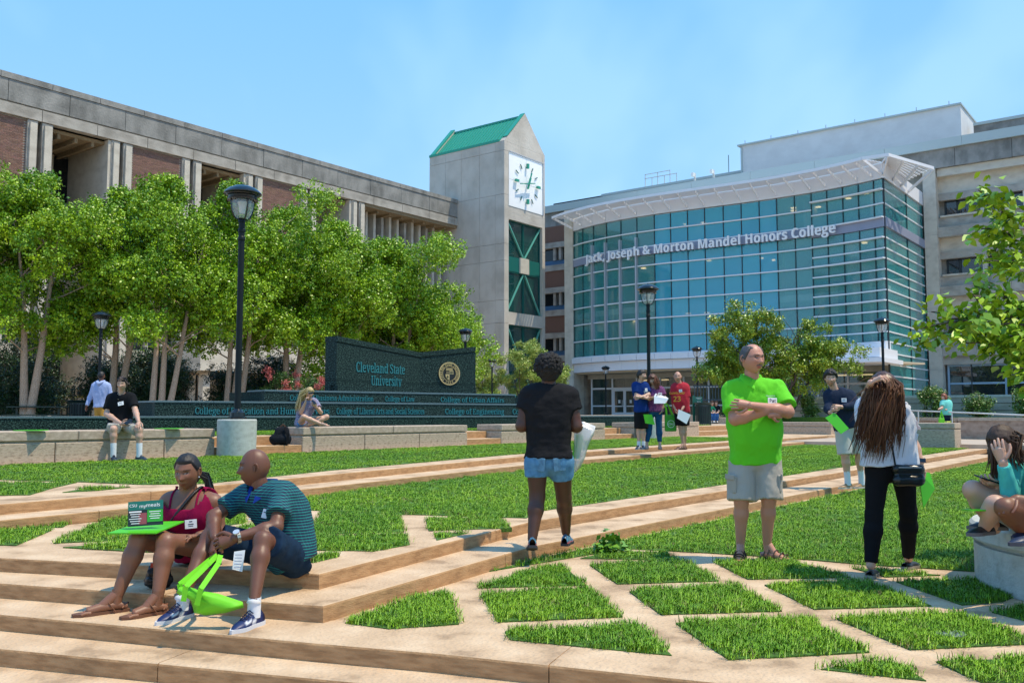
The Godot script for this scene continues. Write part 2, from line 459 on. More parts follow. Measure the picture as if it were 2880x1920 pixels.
func set_view() -> void:
	var cam := Camera3D.new()
	cam.name = "camera"
	cam.position = Vector3(0, 1.42, 0)
	cam.rotation_degrees = Vector3(4.591, 0, 0)
	cam.fov = 41.215
	cam.near = .05
	cam.far = 3000
	add_child(cam)
	cam.current = true
	var env := Environment.new()
	env.background_mode = Environment.BG_SKY
	env.tonemap_mode = Environment.TONE_MAPPER_LINEAR
	env.tonemap_exposure = 1.2
	env.sdfgi_enabled = true
	env.ssao_enabled = true
	env.ssil_enabled = true
	var sm := ProceduralSkyMaterial.new()
	sm.sky_top_color = Color(.105, .35, .76).linear_to_srgb()
	sm.sky_horizon_color = Color(.42, .63, .76).linear_to_srgb()
	sm.sky_curve = .22
	sm.ground_horizon_color = Color(.42, .46, .46).linear_to_srgb()
	sm.ground_bottom_color = Color(.25, .23, .2).linear_to_srgb()
	sm.sun_angle_max = 12.0
	sm.energy_multiplier = 1.25
	var cn := FastNoiseLite.new()
	cn.seed = 12
	cn.frequency = .006
	cn.fractal_octaves = 5
	var img := Image.create(1024, 512, false, Image.FORMAT_RGBA8)
	for y in 512:
		var lat := PI * (.5 - (y + .5) / 512.0)
		for x in 1024:
			var lon := TAU * x / 1024.0
			var d := Vector3(cos(lat) * cos(lon), sin(lat), cos(lat) * sin(lon))
			if d.y < .02:
				img.set_pixel(x, y, Color(1, 1, 1, 0))
				continue
			var q := Vector2(d.x, d.z) / (d.y + .35) * 130.0
			var a := cn.get_noise_2d(q.x * .6 + q.y * .5, q.y * 1.7) + .5 * cn.get_noise_2d(q.x * 2.2 + 300, q.y * 4.0)
			img.set_pixel(x, y, Color(1, 1, 1, clampf((a + .1) * .16, 0, .09)))
	sm.sky_cover = ImageTexture.create_from_image(img)
	sm.sky_cover_modulate = Color(.9, .9, .9)
	var sky := Sky.new()
	sky.sky_material = sm
	env.sky = sky
	var we := WorldEnvironment.new()
	we.name = "environment"
	we.environment = env
	add_child(we)
	var sun := DirectionalLight3D.new()
	sun.name = "sun"
	sun.light_energy = 1.2
	sun.light_color = Color(1.0, .94, .83)
	sun.light_angular_distance = .53
	sun.shadow_enabled = true
	add_child(sun)
	var to_sun := Vector3(.40, .913, .075).normalized()
	sun.look_at_from_position(to_sun * 50.0, Vector3.ZERO, Vector3.FORWARD)

func _ready() -> void:
	rng.seed = 7
	set_view()
	make_materials()
	make_more_materials()
	build_ground()
	build_left_building()
	build_tower()
	build_right_building()
	build_court()
	build_planting()
	build_people()


# ---------- ground
func step_run(parent: Node, called: String, front: Array, depth: float, y0: float, y1: float) -> void:
	# one straight or bent block of a step; front: points of its nosing from left to right seen from below
	var st_r := st_new()
	var st_t := st_new()
	var r := 0.014
	var n := front.size()
	var off := []
	for i in n:
		var d := Vector2.ZERO
		if i > 0:
			d += (front[i] - front[i - 1]).normalized()
		if i < n - 1:
			d += (front[i + 1] - front[i]).normalized()
		d = d.normalized()
		var back := Vector2(d.y, -d.x)
		var k := 1.0
		if i > 0 and i < n - 1:
			k = 1.0 / maxf(0.5, back.dot(Vector2((front[i] - front[i - 1]).normalized().y, -(front[i] - front[i - 1]).normalized().x)))
		off.append(back * k)
	var prof := [Vector2(0, y0), Vector2(0, y1 - r), Vector2(r * 0.3, y1 - r * 0.3), Vector2(r, y1), Vector2(depth, y1)]
	var at := func(i: int, p: Vector2) -> Vector3:
		var q: Vector2 = front[i] + off[i] * p.x
		return Vector3(q.x, p.y, q.y)
	for i in n - 1:
		for j in prof.size() - 1:
			quad(st_r if j < 2 else st_t, at.call(i, prof[j]), at.call(i + 1, prof[j]), at.call(i + 1, prof[j + 1]), at.call(i, prof[j + 1]))
	for e in [0, n - 1]:
		var c: Vector3 = at.call(e, Vector2(depth, y0))
		for j in prof.size() - 1:
			var a: Vector3 = at.call(e, prof[j])
			var b: Vector3 = at.call(e, prof[j + 1])
			if e == 0:
				tri(st_r, c, a, b)
			else:
				tri(st_r, c, b, a)
	for i in n - 1:
		quad(st_r, at.call(i + 1, Vector2(depth, y0)), at.call(i, Vector2(depth, y0)), at.call(i, Vector2(depth, y1)), at.call(i + 1, Vector2(depth, y1)))
	st_r.set_material(M.shaded_riser)
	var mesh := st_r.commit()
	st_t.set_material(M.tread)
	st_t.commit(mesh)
	put(parent, called, mesh, null)

func steps(called: String, label: String, runs: Array) -> void:
	var o := Node3D.new()
	o.name = numbered(called)
	add_child(o)
	structure(o, label)
	for q in runs:
		# q: points, depth, y0, y1, joints as shares along the whole run
		var pts: Array = q[0]
		var total := 0.0
		for i in pts.size() - 1:
			total += pts[i].distance_to(pts[i + 1])
		var cuts: Array = [0.0] + q[4] + [1.0]
		for c in cuts.size() - 1:
			var a: float = cuts[c] * total + (0.003 if c > 0 else 0.0)
			var b: float = cuts[c + 1] * total - (0.003 if c < cuts.size() - 2 else 0.0)
			var piece := []
			var run := 0.0
			for i in pts.size() - 1:
				var l: float = pts[i].distance_to(pts[i + 1])
				if a >= run and a < run + l:
					piece.append(pts[i].lerp(pts[i + 1], (a - run) / l))
				elif run > a and run < b:
					piece.append(pts[i])
				if b > run and b <= run + l + 0.0001:
					piece.append(pts[i].lerp(pts[i + 1], (b - run) / l))
				run += l
			step_run(o, "step_block", piece, q[1], q[2], q[3])

func V(a: Array) -> Array:
	var o := []
	for i in range(0, a.size(), 2):
		o.append(Vector2(a[i], a[i + 1]))
	return o

func S2(a: Array) -> Array:
	# site u, v pairs to world x, z
	var o := []
	for i in range(0, a.size(), 2):
		var p := site(a[i], 0, a[i + 1])
		o.append(Vector2(p.x, p.z))
	return o

func slab(called: String, label: String, pts: Array, y0: float, y1: float, m: Material) -> void:
	var o := put(self, called, prism(PackedVector2Array(pts), y0, y1), m)
	structure(o, label)

var tuft_meshes := []

func make_tufts() -> void:
	for k in 4:
		var st := st_new()
		rng.seed = 100 + k
		for b in 18:
			var a := rng.randf() * TAU
			var o := Vector3(rng.randf_range(-.035, .035), 0, rng.randf_range(-.035, .035))
			var lean := rng.randf_range(.008, .042)
			var h := rng.randf_range(.026, .052)
			var w := rng.randf_range(.0013, .0024)
			var d := Vector3(cos(a), 0, sin(a))
			var s := Vector3(-sin(a), 0, cos(a)) * w
			var p0 := o
			var p1 := o + d * lean * .35 + Vector3.UP * h * .6
			var p2 := o + d * lean + Vector3.UP * h
			var c := Color(1, 1, 1).lerp(Color(.62, .76, .45), rng.randf())
			var nn := (Vector3.UP * .8 + d * .5).normalized()
			leaf_tri(st, p0 - s, p0 + s, p1 - s * .9, nn, c)
			leaf_tri(st, p0 + s, p1 + s * .9, p1 - s * .9, nn, c)
			leaf_tri(st, p1 - s * .9, p1 + s * .9, p2, nn, c)
		tuft_meshes.append(st.commit())

func scatter(poly: PackedVector2Array, per_m2: Callable, cap: int) -> Array:
	var idx := Geometry2D.triangulate_polygon(poly)
	var out := []
	for i in range(0, idx.size(), 3):
		var a := poly[idx[i]]
		var b := poly[idx[i + 1]]
		var c := poly[idx[i + 2]]
		var area := absf((b - a).cross(c - a)) * .5
		var tries := int(minf(area * 900.0, cap))
		for t in tries:
			var r1 := sqrt(rng.randf())
			var r2 := rng.randf()
			var p := a * (1 - r1) + b * (r1 * (1 - r2)) + c * (r1 * r2)
			if rng.randf() * 900.0 * minf(1.0, tries / maxf(area * 900.0, 1.0)) < float(per_m2.call(p)):
				out.append(p)
	return out

func grass(called: String, label: String, polys: Array, y: float, tall := 1.0) -> void:
	# soil sheets with upright blades, one mass
	var o := Node3D.new()
	o.name = numbered(called)
	add_child(o)
	tag(o, label, "grass", "", "stuff")
	var st := st_new()
	var spots := []
	for pl in polys:
		prism_into(st, pl, y - .03, y + .006)
		spots.append_array(scatter(pl, func(p: Vector2) -> float:
			var d := p.length()
			if absf(p.x) > d * .62 + 1.0:
				return 0.0
			return clampf(30000.0 / (d * d), 120.0, 760.0), 60000))
	put(o, "soil", st.commit(), M.soil)
	for k in 4:
		var mm := MultiMesh.new()
		mm.transform_format = MultiMesh.TRANSFORM_3D
		mm.use_colors = true
		mm.mesh = tuft_meshes[k]
		var mine := []
		for i in range(k, spots.size(), 4):
			mine.append(spots[i])
		mm.instance_count = mine.size()
		for i in mine.size():
			var p: Vector2 = mine[i]
			var far := clampf(p.length() / 12.0, 1.0, 2.2)
			var h := tall * rng.randf_range(.7, 1.15)
			var bs := Basis(Vector3.UP, rng.randf() * TAU).scaled(Vector3(far, h * lerpf(1.0, .85, (far - 1.0) / 1.2), far))
			mm.set_instance_transform(i, Transform3D(bs, Vector3(p.x, y + .004, p.y)))
			var n1 := patch_noise.get_noise_2d(p.x * 1.0, p.y * 1.0)
			var n2 := patch_noise.get_noise_2d(p.x * 6.0 + 90, p.y * 6.0)
			var c := Color(.17, .40, .012).lerp(Color(.34, .60, .02), clampf(.5 + n1 * .9 + n2 * .5 + rng.randf_range(-.2, .2), 0, 1))
			if rng.randf() < .025:
				c = Color(.30, .27, .10)
			mm.set_instance_color(i, c)
		var mi := MultiMeshInstance3D.new()
		mi.multimesh = mm
		mi.material_override = M.blade
		mi.name = "blades"
		mi.set_meta("kind", "stuff")
		o.add_child(mi, true)

var patch_noise := FastNoiseLite.new()

func build_ground() -> void:
	patch_noise.seed = 5
	patch_noise.frequency = .35
	M.blade = tinted()
	M.blade.roughness = .5
	M.blade.backlight = Color(.35, .5, .1)
	make_tufts()
	slab("ground", "broad pale paving around the whole court", V([-400, 60, 400, 60, 400, -500, -400, -500]), -.3, 0, M.tread)
	# fills under the lawns, a hair below the step blocks
	slab("terrace_slab", "tan concrete bands between the diamond lawns", V([-14, -8.95, -3.14, -5.82, -1.03, -5.11, .6, -4.53, 6, -2.44, 30, 6.8, 90, -10, 60, -140, -90, -140]), -.1, .197, M.tread)
	slab("terrace_slab", "tan concrete bands beside the middle lawn", V([-14, -9.6, -3.66, -6.74, -1.36, -6.12, .0, -8.98, 12.86, -25.95, 14.8, -28.6, 60, -60, 60, -140, -90, -140]), .1, .397, M.tread)
	var up := S2([1.2, -8.9, 3.82, -9.0, 5.45, -9.15, 9.01, -9.85, 14.85, -10.95, 36.0, -11.9, 60, -12])
	slab("terrace_slab", "tan concrete bands at the foot of the upper lawn", [Vector2(-60, -25)] + up + V([60, -140, -90, -140]), .3, .597, M.tread)
	slab("plaza", "raised pale plaza behind the seat walls", S2([-20, -17.2, 28, -17.2, 46, -17.2, 46, -8, 100, -8, 140, -8, 140, -160, -20, -160]), .5, .95, M.paving)
	slab("plaza", "paved forecourt in front of the glass entrance", S2([34, -26, 50.5, -26, 50.5, -14, 90, -14, 140, 20, 140, -160, 20, -160, 20, -60]), .5, 1.36, M.paving)
	slab("path", "pale path crossing at the far end of the lawns", S2([30.2, 18, 30.2, -11.6, 45.9, -11.6, 45.9, 18]), .3, .52, M.paving)
	var rs := .1
	steps("front_steps", "tan concrete steps across the near left corner and along the lower lawn", [
		[V([-11.4, -8.7, -3.66, -6.59, -1.24, -5.93, .2, -8.82, 6.0, -16.45, 13.07, -25.78, 15.0, -28.3]), .46, .28, .4, [.13, .245, .34, .5, .68, .84]],
		[V([-11.2, -8.3, -3.41, -6.16, -1.11, -5.44, .18, -7.87, 5.8, -15.24, 11.78, -23.11, 13.6, -25.5]), .55, .18, .3, [.15, .265, .36, .54, .7, .86]],
		[V([-10.9, -7.9, -3.14, -5.68, -1.03, -4.97, -.36, -4.76, .6, -4.39, 6.0, -2.3, 14, .9]), .5, .08, .2, [.27, .438, .66]],
		[V([-10.7, -7.5, -2.9, -5.26, -.77, -4.61, .9, -4.0, 6.2, -1.95, 14, 1.2]), .5, -.02, .1, [.35, .49]]])
	steps("lawn_steps", "pair of tan steps running below the upper lawn", [
		[S2([.9, -8.7, 3.82, -8.86, 5.45, -9.03, 9.01, -9.73, 14.85, -10.85, 24.0, -11.35, 35.31, -11.77]), .5, .5, .6, [.131, .4, .62, .82]],
		[S2([1.0, -8.3, 3.65, -8.44, 5.17, -8.56, 13.99, -10.1, 24.0, -10.6, 35.0, -11.0]), .62, .4, .5, [.105, .35, .58, .8]]])
	# lawns
	var polys := []
	for a in NEAR_PATCHES:
		polys.append(poly_of(a))
	grass("lawn", "diamond patches of grass set into tan concrete bands", polys, .2)
	var low := V(LOW_LAWN_FRONT) + V([12, -6.0, 30, -8.0]) + S2([30.0, 8.0, 30.0, -4.45, 24.0, -4.62, 6.35, -4.56, 5.6, -4.52])
	grass("lawn", "broad lower lawn behind the man in lime green", [PackedVector2Array(low)], .2)
	polys = []
	for a in MIDDLE_PATCHES:
		polys.append(poly_of(a))
	grass("lawn", "small patches of grass behind the seated couple", polys, .4)
	var mid := V(MID_LAWN_FRONT) + S2([7.9, -5.66, 15, -5.66, 29.8, -5.8, 29.8, -10.7, 24, -10.55, 13.99, -10.05, 8.7, -9.2])
	grass("lawn", "middle lawn strip between the two pairs of steps", [PackedVector2Array(mid)], .4)
	polys = []
	for a in UPPER_PATCHES:
		polys.append(poly_of(a))
	grass("lawn", "two wedges of grass at the left above the steps", polys, .6)
	var upl := V(UP_LAWN_FRONT) + S2([9.01, -10.25, 14.85, -11.37, 24, -11.87, 30.0, -12.2, 30.0, -15.45, 4.0, -15.45, 2.0, -12.0])
	grass("lawn", "upper lawn in front of the long seat walls", [PackedVector2Array(upl)], .6, .8)
	grass("lawn", "narrow strip of grass between seat walls and granite", [PackedVector2Array(S2([4, -16.9, 36, -16.9, 33, -20.3, 8, -21.5]))], .96, .8)


func pane(c: Color, a: float, rough := .02) -> StandardMaterial3D:
	var m := flat(c, rough)
	m.albedo_color.a = a
	m.transparency = BaseMaterial3D.TRANSPARENCY_ALPHA
	m.metallic_specular = 1.0
	return m

func glow(c: Color, e: float) -> StandardMaterial3D:
	var m := flat(c, .6)
	m.emission_enabled = true
	m.emission = c.linear_to_srgb()
	m.emission_energy_multiplier = e
	return m

func make_more_materials() -> void:
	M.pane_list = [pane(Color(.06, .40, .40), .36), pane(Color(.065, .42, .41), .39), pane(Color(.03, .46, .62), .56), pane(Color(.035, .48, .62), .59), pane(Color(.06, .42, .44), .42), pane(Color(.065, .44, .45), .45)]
	M.teal_pane = pane(Color(.006, .075, .07), .55)
	M.office_pane = pane(Color(.02, .03, .035), .82)
	M.lobby_pane = pane(Color(.01, .07, .075), .5)
	M.dark_teal = flat(Color(.004, .13, .11), .5)
	M.pale_green = flat(Color(.12, .42, .34), .45)
	M.pale_metal = flat(Color(.42, .50, .50), .45)
	M.dark_frame = flat(Color(.018, .024, .028), .5)
	M.blue_frame = flat(Color(.28, .42, .55), .45)
	M.lilac_metal = flat(Color(.27, .30, .40), .4)
	M.blue_panel = flat(Color(.04, .13, .26), .4)
	M.room_white = flat(Color(.74, .76, .74), .8)
	M.room_wall = flat(Color(.55, .52, .44), .9)
	M.lamp_glow = glow(Color(1, .78, .42), 1.6)
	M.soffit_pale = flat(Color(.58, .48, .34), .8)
	M.paper = flat(Color(.78, .79, .80), .8)
	M.letter_white = flat(Color(.86, .87, .88), .4)
	M.pink_concrete = grained(31, [Color(.27, .18, .13), Color(.37, .26, .19), Color(.42, .30, .23)], [.2, .5, .8], 1.6, .012, .9, 1.5, .08)
	M.fence_blue = flat(Color(.03, .07, .10), .5)
	M.white_wall = grained(30, [Color(.62, .63, .63), Color(.70, .71, .71)], [.3, .7], 9.0, .01, .8)



# ---------- buildings, in site axes (u, height, v)
var base_of := {}

func site_thing(called: String, label: String, category: String, u: float, y: float, v: float) -> Node3D:
	var o := thing(called, label, category, site(u, y, v), SITE_TURN)
	base_of[o] = Vector3(u, y, v)
	return o

func blk(parent: Node, called: String, a: Vector3, b: Vector3, m: Material) -> MeshInstance3D:
	# a block between two opposite corners in site axes
	var c := (a + b) * .5
	var s := (b - a).abs()
	var o := put(parent, called, box(s), m, c - base_of[parent])
	base_of[o] = c
	return o

func stick(parent: Node, called: String, a: Vector3, b: Vector3, w: float, h: float, m: Material) -> MeshInstance3D:
	var st := st_new()
	var c := (a + b) * .5
	bar_into(st, a - c, b - c, w, h)
	var o := put(parent, called, st.commit(), m, c - base_of[parent])
	base_of[o] = c
	return o

func brick_field(parent: Node, u0: float, u1: float, y0: float, y1: float, v: float) -> void:
	# courses of long bricks standing proud of their mortar bed, on a wall that faces +v
	blk(parent, "mortar_bed", Vector3(u0, y0, v - .25), Vector3(u1, y1, v), M.mortar)
	var mm := MultiMesh.new()
	mm.transform_format = MultiMesh.TRANSFORM_3D
	mm.use_colors = true
	mm.mesh = box(Vector3(.295, .062, .03))
	var tr := []
	var row := 0
	var y := y0 + .04
	while y < y1 - .03:
		var u := u0 + .15 + (.155 if row % 2 else 0.0)
		while u < u1 - .14:
			tr.append(Vector3(u, y, v))
			u += .31
		y += .078
		row += 1
	mm.instance_count = tr.size()
	for i in tr.size():
		mm.set_instance_transform(i, Transform3D(Basis.IDENTITY, tr[i] - base_of[parent]))
		var k := rng.randf_range(.75, 1.2)
		mm.set_instance_color(i, Color(k, k * rng.randf_range(.92, 1.05), k * rng.randf_range(.9, 1.1)))
	var mi := MultiMeshInstance3D.new()
	mi.multimesh = mm
	mi.material_override = M.brick_tint
	mi.name = "bricks"
	mi.set_meta("kind", "stuff")
	parent.add_child(mi, true)

func build_left_building() -> void:
	M.brick_tint = M.brick.duplicate()
	M.brick_tint.vertex_color_use_as_albedo = true
	rng.seed = 21
	var o := site_thing("classroom_building", "long grey concrete and brick building with deep window bays on the left", "building", 40, 1.3, -56)
	var v := -53.8
	var far := 61.9
	# parapet: coping stones, tall panels, groove, lower band
	var u := 13.4
	var k := 0
	while u < far:
		var e: float = min(u + 2.92, far)
		blk(o, "coping_stone", Vector3(u + .01, 20.65, v - 1.2), Vector3(e - .01, 21.0, v + .06), M.stained_stone)
		u += 2.93
	u = 12.0
	while u < far:
		var e: float = min(u + 3.54, far)
		blk(o, "parapet_panel", Vector3(u + .012, 19.36, v - .5), Vector3(e - .012, 20.63, v + rng.randf_range(-.008, .008)), M.stained_stone)
		u += 3.55
	blk(o, "groove", Vector3(12, 19.2, v - .6), Vector3(far, 19.4, v - .12), M.grey_stone)
	u = 11.2
	while u < far:
		var e: float = min(u + 3.34, far)
		blk(o, "band_panel", Vector3(u + .012, 18.6, v - .5), Vector3(e - .012, 19.26, v + .03 + rng.randf_range(-.008, .008)), M.grey_stone)
		u += 3.35
	blk(o, "roof_slab", Vector3(10, 20.0, v - 22), Vector3(far, 20.5, v - .5), M.grey_stone)
	blk(o, "end_cap", Vector3(far, 18.6, v - 1.8), Vector3(far + .12, 21.0, v - .02), M.grey_stone)
	# bays along the front
	var s := 15.25
	for bay in 5:
		var r0 := s + bay * 10.06        # recess begins
		if bay == 4:
			break
		var r1 := r0 + 3.4
		for f in [[r0 - 1.5, r0 - .92], [r0 - .66, r0 - .04], [r1 + .2, r1 + .76], [r1 + 1.0, r1 + 1.6]]:
			blk(o, "fin", Vector3(f[0], 1.4, v - 1.7), Vector3(f[1], 18.56, v - .05), M.grey_stone)
			blk(o, "fin_face", Vector3(f[0] + .1, 1.4, v - .05), Vector3(f[1] - .1, 18.4, v + .1), M.cream_stone)
		blk(o, "slot_wall", Vector3(r0 - .92, 1.4, v - 1.6), Vector3(r0 - .66, 18.5, v - 1.2), M.dark_glass)
		blk(o, "slot_wall", Vector3(r1 + .76, 1.4, v - 1.6), Vector3(r1 + 1.0, 18.5, v - 1.2), M.dark_glass)
		# deep recess with side walls, ceiling beams and glazing at the back
		blk(o, "recess_side", Vector3(r1 + .02, 1.4, v - 5.2), Vector3(r1 + .2, 18.55, v - .1), M.cream_stone)
		blk(o, "recess_side", Vector3(r0 - .04, 1.4, v - 5.2), Vector3(r0 + .02, 18.55, v - 1.8), M.cream_stone)
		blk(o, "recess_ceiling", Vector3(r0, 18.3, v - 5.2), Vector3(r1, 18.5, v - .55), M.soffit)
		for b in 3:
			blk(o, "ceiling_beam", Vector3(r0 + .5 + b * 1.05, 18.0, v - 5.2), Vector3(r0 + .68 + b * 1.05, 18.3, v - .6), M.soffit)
		for fl in 4:
			var y0 := 1.5 + fl * 4.2
			blk(o, "window", Vector3(r0, y0 + .9, v - 5.2), Vector3(r1, y0 + 4.05, v - 5.1), M.dark_glass)
			blk(o, "spandrel", Vector3(r0, y0, v - 5.3), Vector3(r1, y0 + .9, v - 4.9), M.cream_stone)
			for b in 2:
				blk(o, "mullion", Vector3(r0 + 1.0 + b * 1.15, y0 + .9, v - 5.1), Vector3(r0 + 1.16 + b * 1.15, y0 + 4.05, v - 4.8), M.cream_stone)
			blk(o, "sill", Vector3(r0, y0 + .74, v - 4.9), Vector3(r1, y0 + .9, v - 4.4), M.grey_stone)
		# brick panel to the next pair of fins
		var q0 := r1 + 1.6
		var q1: float = min(r0 + 10.06 - 1.5, 60.0)
		if bay < 3:
			brick_field(o, q0, q1, 9.0, 18.58, v - .2)
			for fl in 2:
				blk(o, "window", Vector3(q0, 1.5 + fl * 4.0, v - .9), Vector3(q1, 4.6 + fl * 4.0, v - .8), M.dark_glass)
				blk(o, "spandrel", Vector3(q0, 4.6 + fl * 4.0, v - .9), Vector3(q1, 5.5 + fl * 4.0, v - .3), M.cream_stone)
				for b in 3:
					blk(o, "mullion", Vector3(q0 + .4 + b * 1.1, 1.5 + fl * 4.0, v - .9), Vector3(q0 + .6 + b * 1.1, 4.6 + fl * 4.0, v - .4), M.cream_stone)
	brick_field(o, 12.0, 13.74, 9.0, 18.58, v - .2)
	# open end next to the tower: soffit on tall fins, dark glazing behind
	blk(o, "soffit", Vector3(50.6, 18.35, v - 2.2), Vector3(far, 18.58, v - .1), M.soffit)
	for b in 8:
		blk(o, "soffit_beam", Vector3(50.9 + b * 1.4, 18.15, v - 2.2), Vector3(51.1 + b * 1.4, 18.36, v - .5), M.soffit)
	blk(o, "window", Vector3(50.6, 1.4, v - 2.5), Vector3(far, 18.4, v - 2.3), M.dark_glass)
	for b in 12:
		var x := 51.0 + b * .92
		blk(o, "fin", Vector3(x, 1.4, v - 2.3), Vector3(x + .26, 18.34, v - 1.5), M.cream_stone if b % 3 else M.grey_stone)
	blk(o, "rear_wall", Vector3(10, 1.2, v - 22), Vector3(far, 20.0, v - 21.5), M.grey_stone)
	blk(o, "end_wall", Vector3(10, 1.2, v - 21.5), Vector3(10.5, 20.0, v - 1.2), M.grey_stone)
	blk(o, "core_wall", Vector3(10.5, 1.2, v - 6.0), Vector3(far, 20.0, v - 5.4), M.grey_stone)
	# low covered entrance jutting out under the trees
	blk(o, "porch_fascia", Vector3(33.5, 4.2, v), Vector3(57, 6.1, v + 3.2), M.cream_stone)
	blk(o, "porch_soffit", Vector3(33.5, 4.05, v), Vector3(57, 4.2, v + 3.1), M.soffit)
	for b in 6:
		blk(o, "porch_column", Vector3(34 + b * 4.4, 1.35, v + 2.3), Vector3(34.5 + b * 4.4, 4.05, v + 2.8), M.cream_stone)

func build_tower() -> void:
	rng.seed = 22
	var o := site_thing("clock_tower", "pale stone clock tower with a green metal gable roof", "tower", 65, 1.3, -52.8)
	var u0 := 62.0
	var u1 := 68.15
	var v1 := -48.4
	var v0 := -57.4
	var eave := 25.6
	# panels of the left side, joints between them
	blk(o, "core", Vector3(u0 + .12, 1.2, v0 + .12), Vector3(u1 - .12, eave, v1 - 1.2), M.grey_stone)
	var vs := [-57.4, -55.36, -53.44, -51.26, -49.4]
	var ys := [1.2, 5.3, 9.4, 11.4, 14.9, 16.4, 20.8, 24.75, 25.6]
	for i in vs.size() - 1:
		for j in ys.size() - 1:
			blk(o, "stone_panel", Vector3(u0 + rng.randf_range(-.006, .006), ys[j] + .012, vs[i] + .012), Vector3(u0 + .2, ys[j + 1] - .012, vs[i + 1] - .012), M.tower_stone)
	for j in ys.size() - 1:
		blk(o, "corner_panel", Vector3(u0 - .01, ys[j] + .012, -49.39), Vector3(u0 + .62, ys[j + 1] - .012, v1 - .02), M.tower_stone)
		blk(o, "corner_panel", Vector3(u1 - .42, ys[j] + .012, -49.39), Vector3(u1, ys[j + 1] - .012, v1 - .02), M.tower_stone)
		blk(o, "stone_panel", Vector3(u1 - .2, ys[j] + .012, v0), Vector3(u1, ys[j + 1] - .012, -49.4), M.tower_stone)
	# gable ends
	for e in [[v1 - .55, v1 - .02], [v0, v0 + .5]]:
		var st := st_new()
		var p := [Vector2(u0 - .02, eave), Vector2(u1 + .02, eave), Vector2(u1 - .5, 26.1), Vector2(65.07, 28.85), Vector2(u0 + .5, 26.1)]
		var a: float = e[0]
		var b: float = e[1]
		var cc := Vector3(65, 1.3, -52.8)
		for t in range(1, 4):
			tri(st, Vector3(p[0].x, p[0].y, b) - cc, Vector3(p[t].x, p[t].y, b) - cc, Vector3(p[t + 1].x, p[t + 1].y, b) - cc)
			tri(st, Vector3(p[0].x, p[0].y, a) - cc, Vector3(p[t + 1].x, p[t + 1].y, a) - cc, Vector3(p[t].x, p[t].y, a) - cc)
		for t in 5:
			var q0: Vector2 = p[t]
			var q1: Vector2 = p[(t + 1) % 5]
			quad(st, Vector3(q0.x, q0.y, b) - cc, Vector3(q0.x, q0.y, a) - cc, Vector3(q1.x, q1.y, a) - cc, Vector3(q1.x, q1.y, b) - cc)
		put(o, "gable", st.commit(), M.tower_stone)
	# green standing-seam roof
	var rl := 62.35
	for side in 2:
		var e := Vector3(rl if side == 0 else 67.8, 25.75, 0)
		var t := Vector3(65.07, 28.62, 0)
		var st := st_new()
		var c := (e + t) * .5
		c.z = -53.0
		var n := Vector3(-(t.y - e.y), t.x - e.x, 0).normalized() * (1.0 if side == 0 else -1.0)
		var a0 := Vector3(e.x, e.y, v0 + .45) - c
		var a1 := Vector3(e.x, e.y, v1 - .5) - c
		var b0 := Vector3(t.x, t.y, v0 + .45) - c
		var b1 := Vector3(t.x, t.y, v1 - .5) - c
		if side == 0:
			quad(st, a0, a1, b1, b0)
			quad(st, a1 - n * .1, a0 - n * .1, b0 - n * .1, b1 - n * .1)
		else:
			quad(st, a1, a0, b0, b1)
			quad(st, a0 - n * .1, a1 - n * .1, b1 - n * .1, b0 - n * .1)
		var roof := put(o, "roof_sheet", st.commit(), M.green_metal, c - base_of[o])
		base_of[roof] = c
		for k in 21:
			var z := v0 + .5 + k * .394
			stick(roof, "seam", Vector3(e.x, e.y, z) + n * .025, Vector3(t.x, t.y, z) + n * .025, .045, .06, M.green_metal)
	blk(o, "ridge_cap", Vector3(64.95, 28.55, v0 + .4), Vector3(65.19, 28.72, v1 - .5), M.green_metal)
	blk(o, "eave_trim", Vector3(u0 - .05, 25.58, v0 - .02), Vector3(u0 + .5, 25.8, v1 - .6), M.green_metal)
	stick(o, "verge_trim", Vector3(u0 + .2, 25.85, v0 + .2), Vector3(65.07, 28.95, v0 + .2), .5, .12, M.green_metal)
	stick(o, "verge_trim", Vector3(u0 + .42, 26.12, v1 - .3), Vector3(65.05, 28.88, v1 - .3), .5, .06, M.green_metal)
	# clock
	var cl := blk(o, "clock_face", Vector3(62.62, 19.86, v1 - .5), Vector3(67.72, 24.72, v1 + .02), M.clock_white)
	blk(cl, "frame", Vector3(67.72, 19.8, v1 - .5), Vector3(67.8, 24.78, v1 + .1), M.grey_metal)
	blk(cl, "frame", Vector3(62.62, 24.72, v1 - .5), Vector3(67.72, 24.78, v1 + .1), M.grey_metal)
	var cu := 65.17
	var cy := 22.27
	blk(cl, "joint", Vector3(cu - .012, 19.9, v1 + .02), Vector3(cu + .012, 24.7, v1 + .026), M.grey_metal)
	blk(cl, "joint", Vector3(62.66, cy - .012, v1 + .02), Vector3(67.68, cy + .012, v1 + .026), M.grey_metal)
	for h in 12:
		var a := TAU * h / 12.0
		var d := Vector3(sin(a), cos(a), 0)
		var c := Vector3(cu, cy, v1 + .22)
		if h % 3 == 0:
			stick(cl, "hour_mark", c + d * 1.42, c + d * 1.86, .2, .2, M.green_metal)
		else:
			stick(cl, "hour_mark", c + d * 1.45 - Vector3(0, 0, .12), c + d * 1.9 - Vector3(0, 0, .12), .05, .08, M.dark_green)
	var hc := Vector3(cu, cy, v1 + .36)
	var ha := TAU * (12.7 / 12.0)
	var ma := TAU * (43.0 / 60.0)
	for q in [[ha, 1.15, -.55, .2], [ma, 1.5, -.75, .16]]:
		var d := Vector3(sin(q[0]), cos(q[0]), 0)
		stick(cl, "clock_hand", hc + d * q[2], hc + d * q[1] * .5, q[3], .08, M.green_metal)
		stick(cl, "clock_hand", hc + d * q[1] * .5, hc + d * q[1], q[3] * .6, .07, M.green_metal)
		hc.z += .1
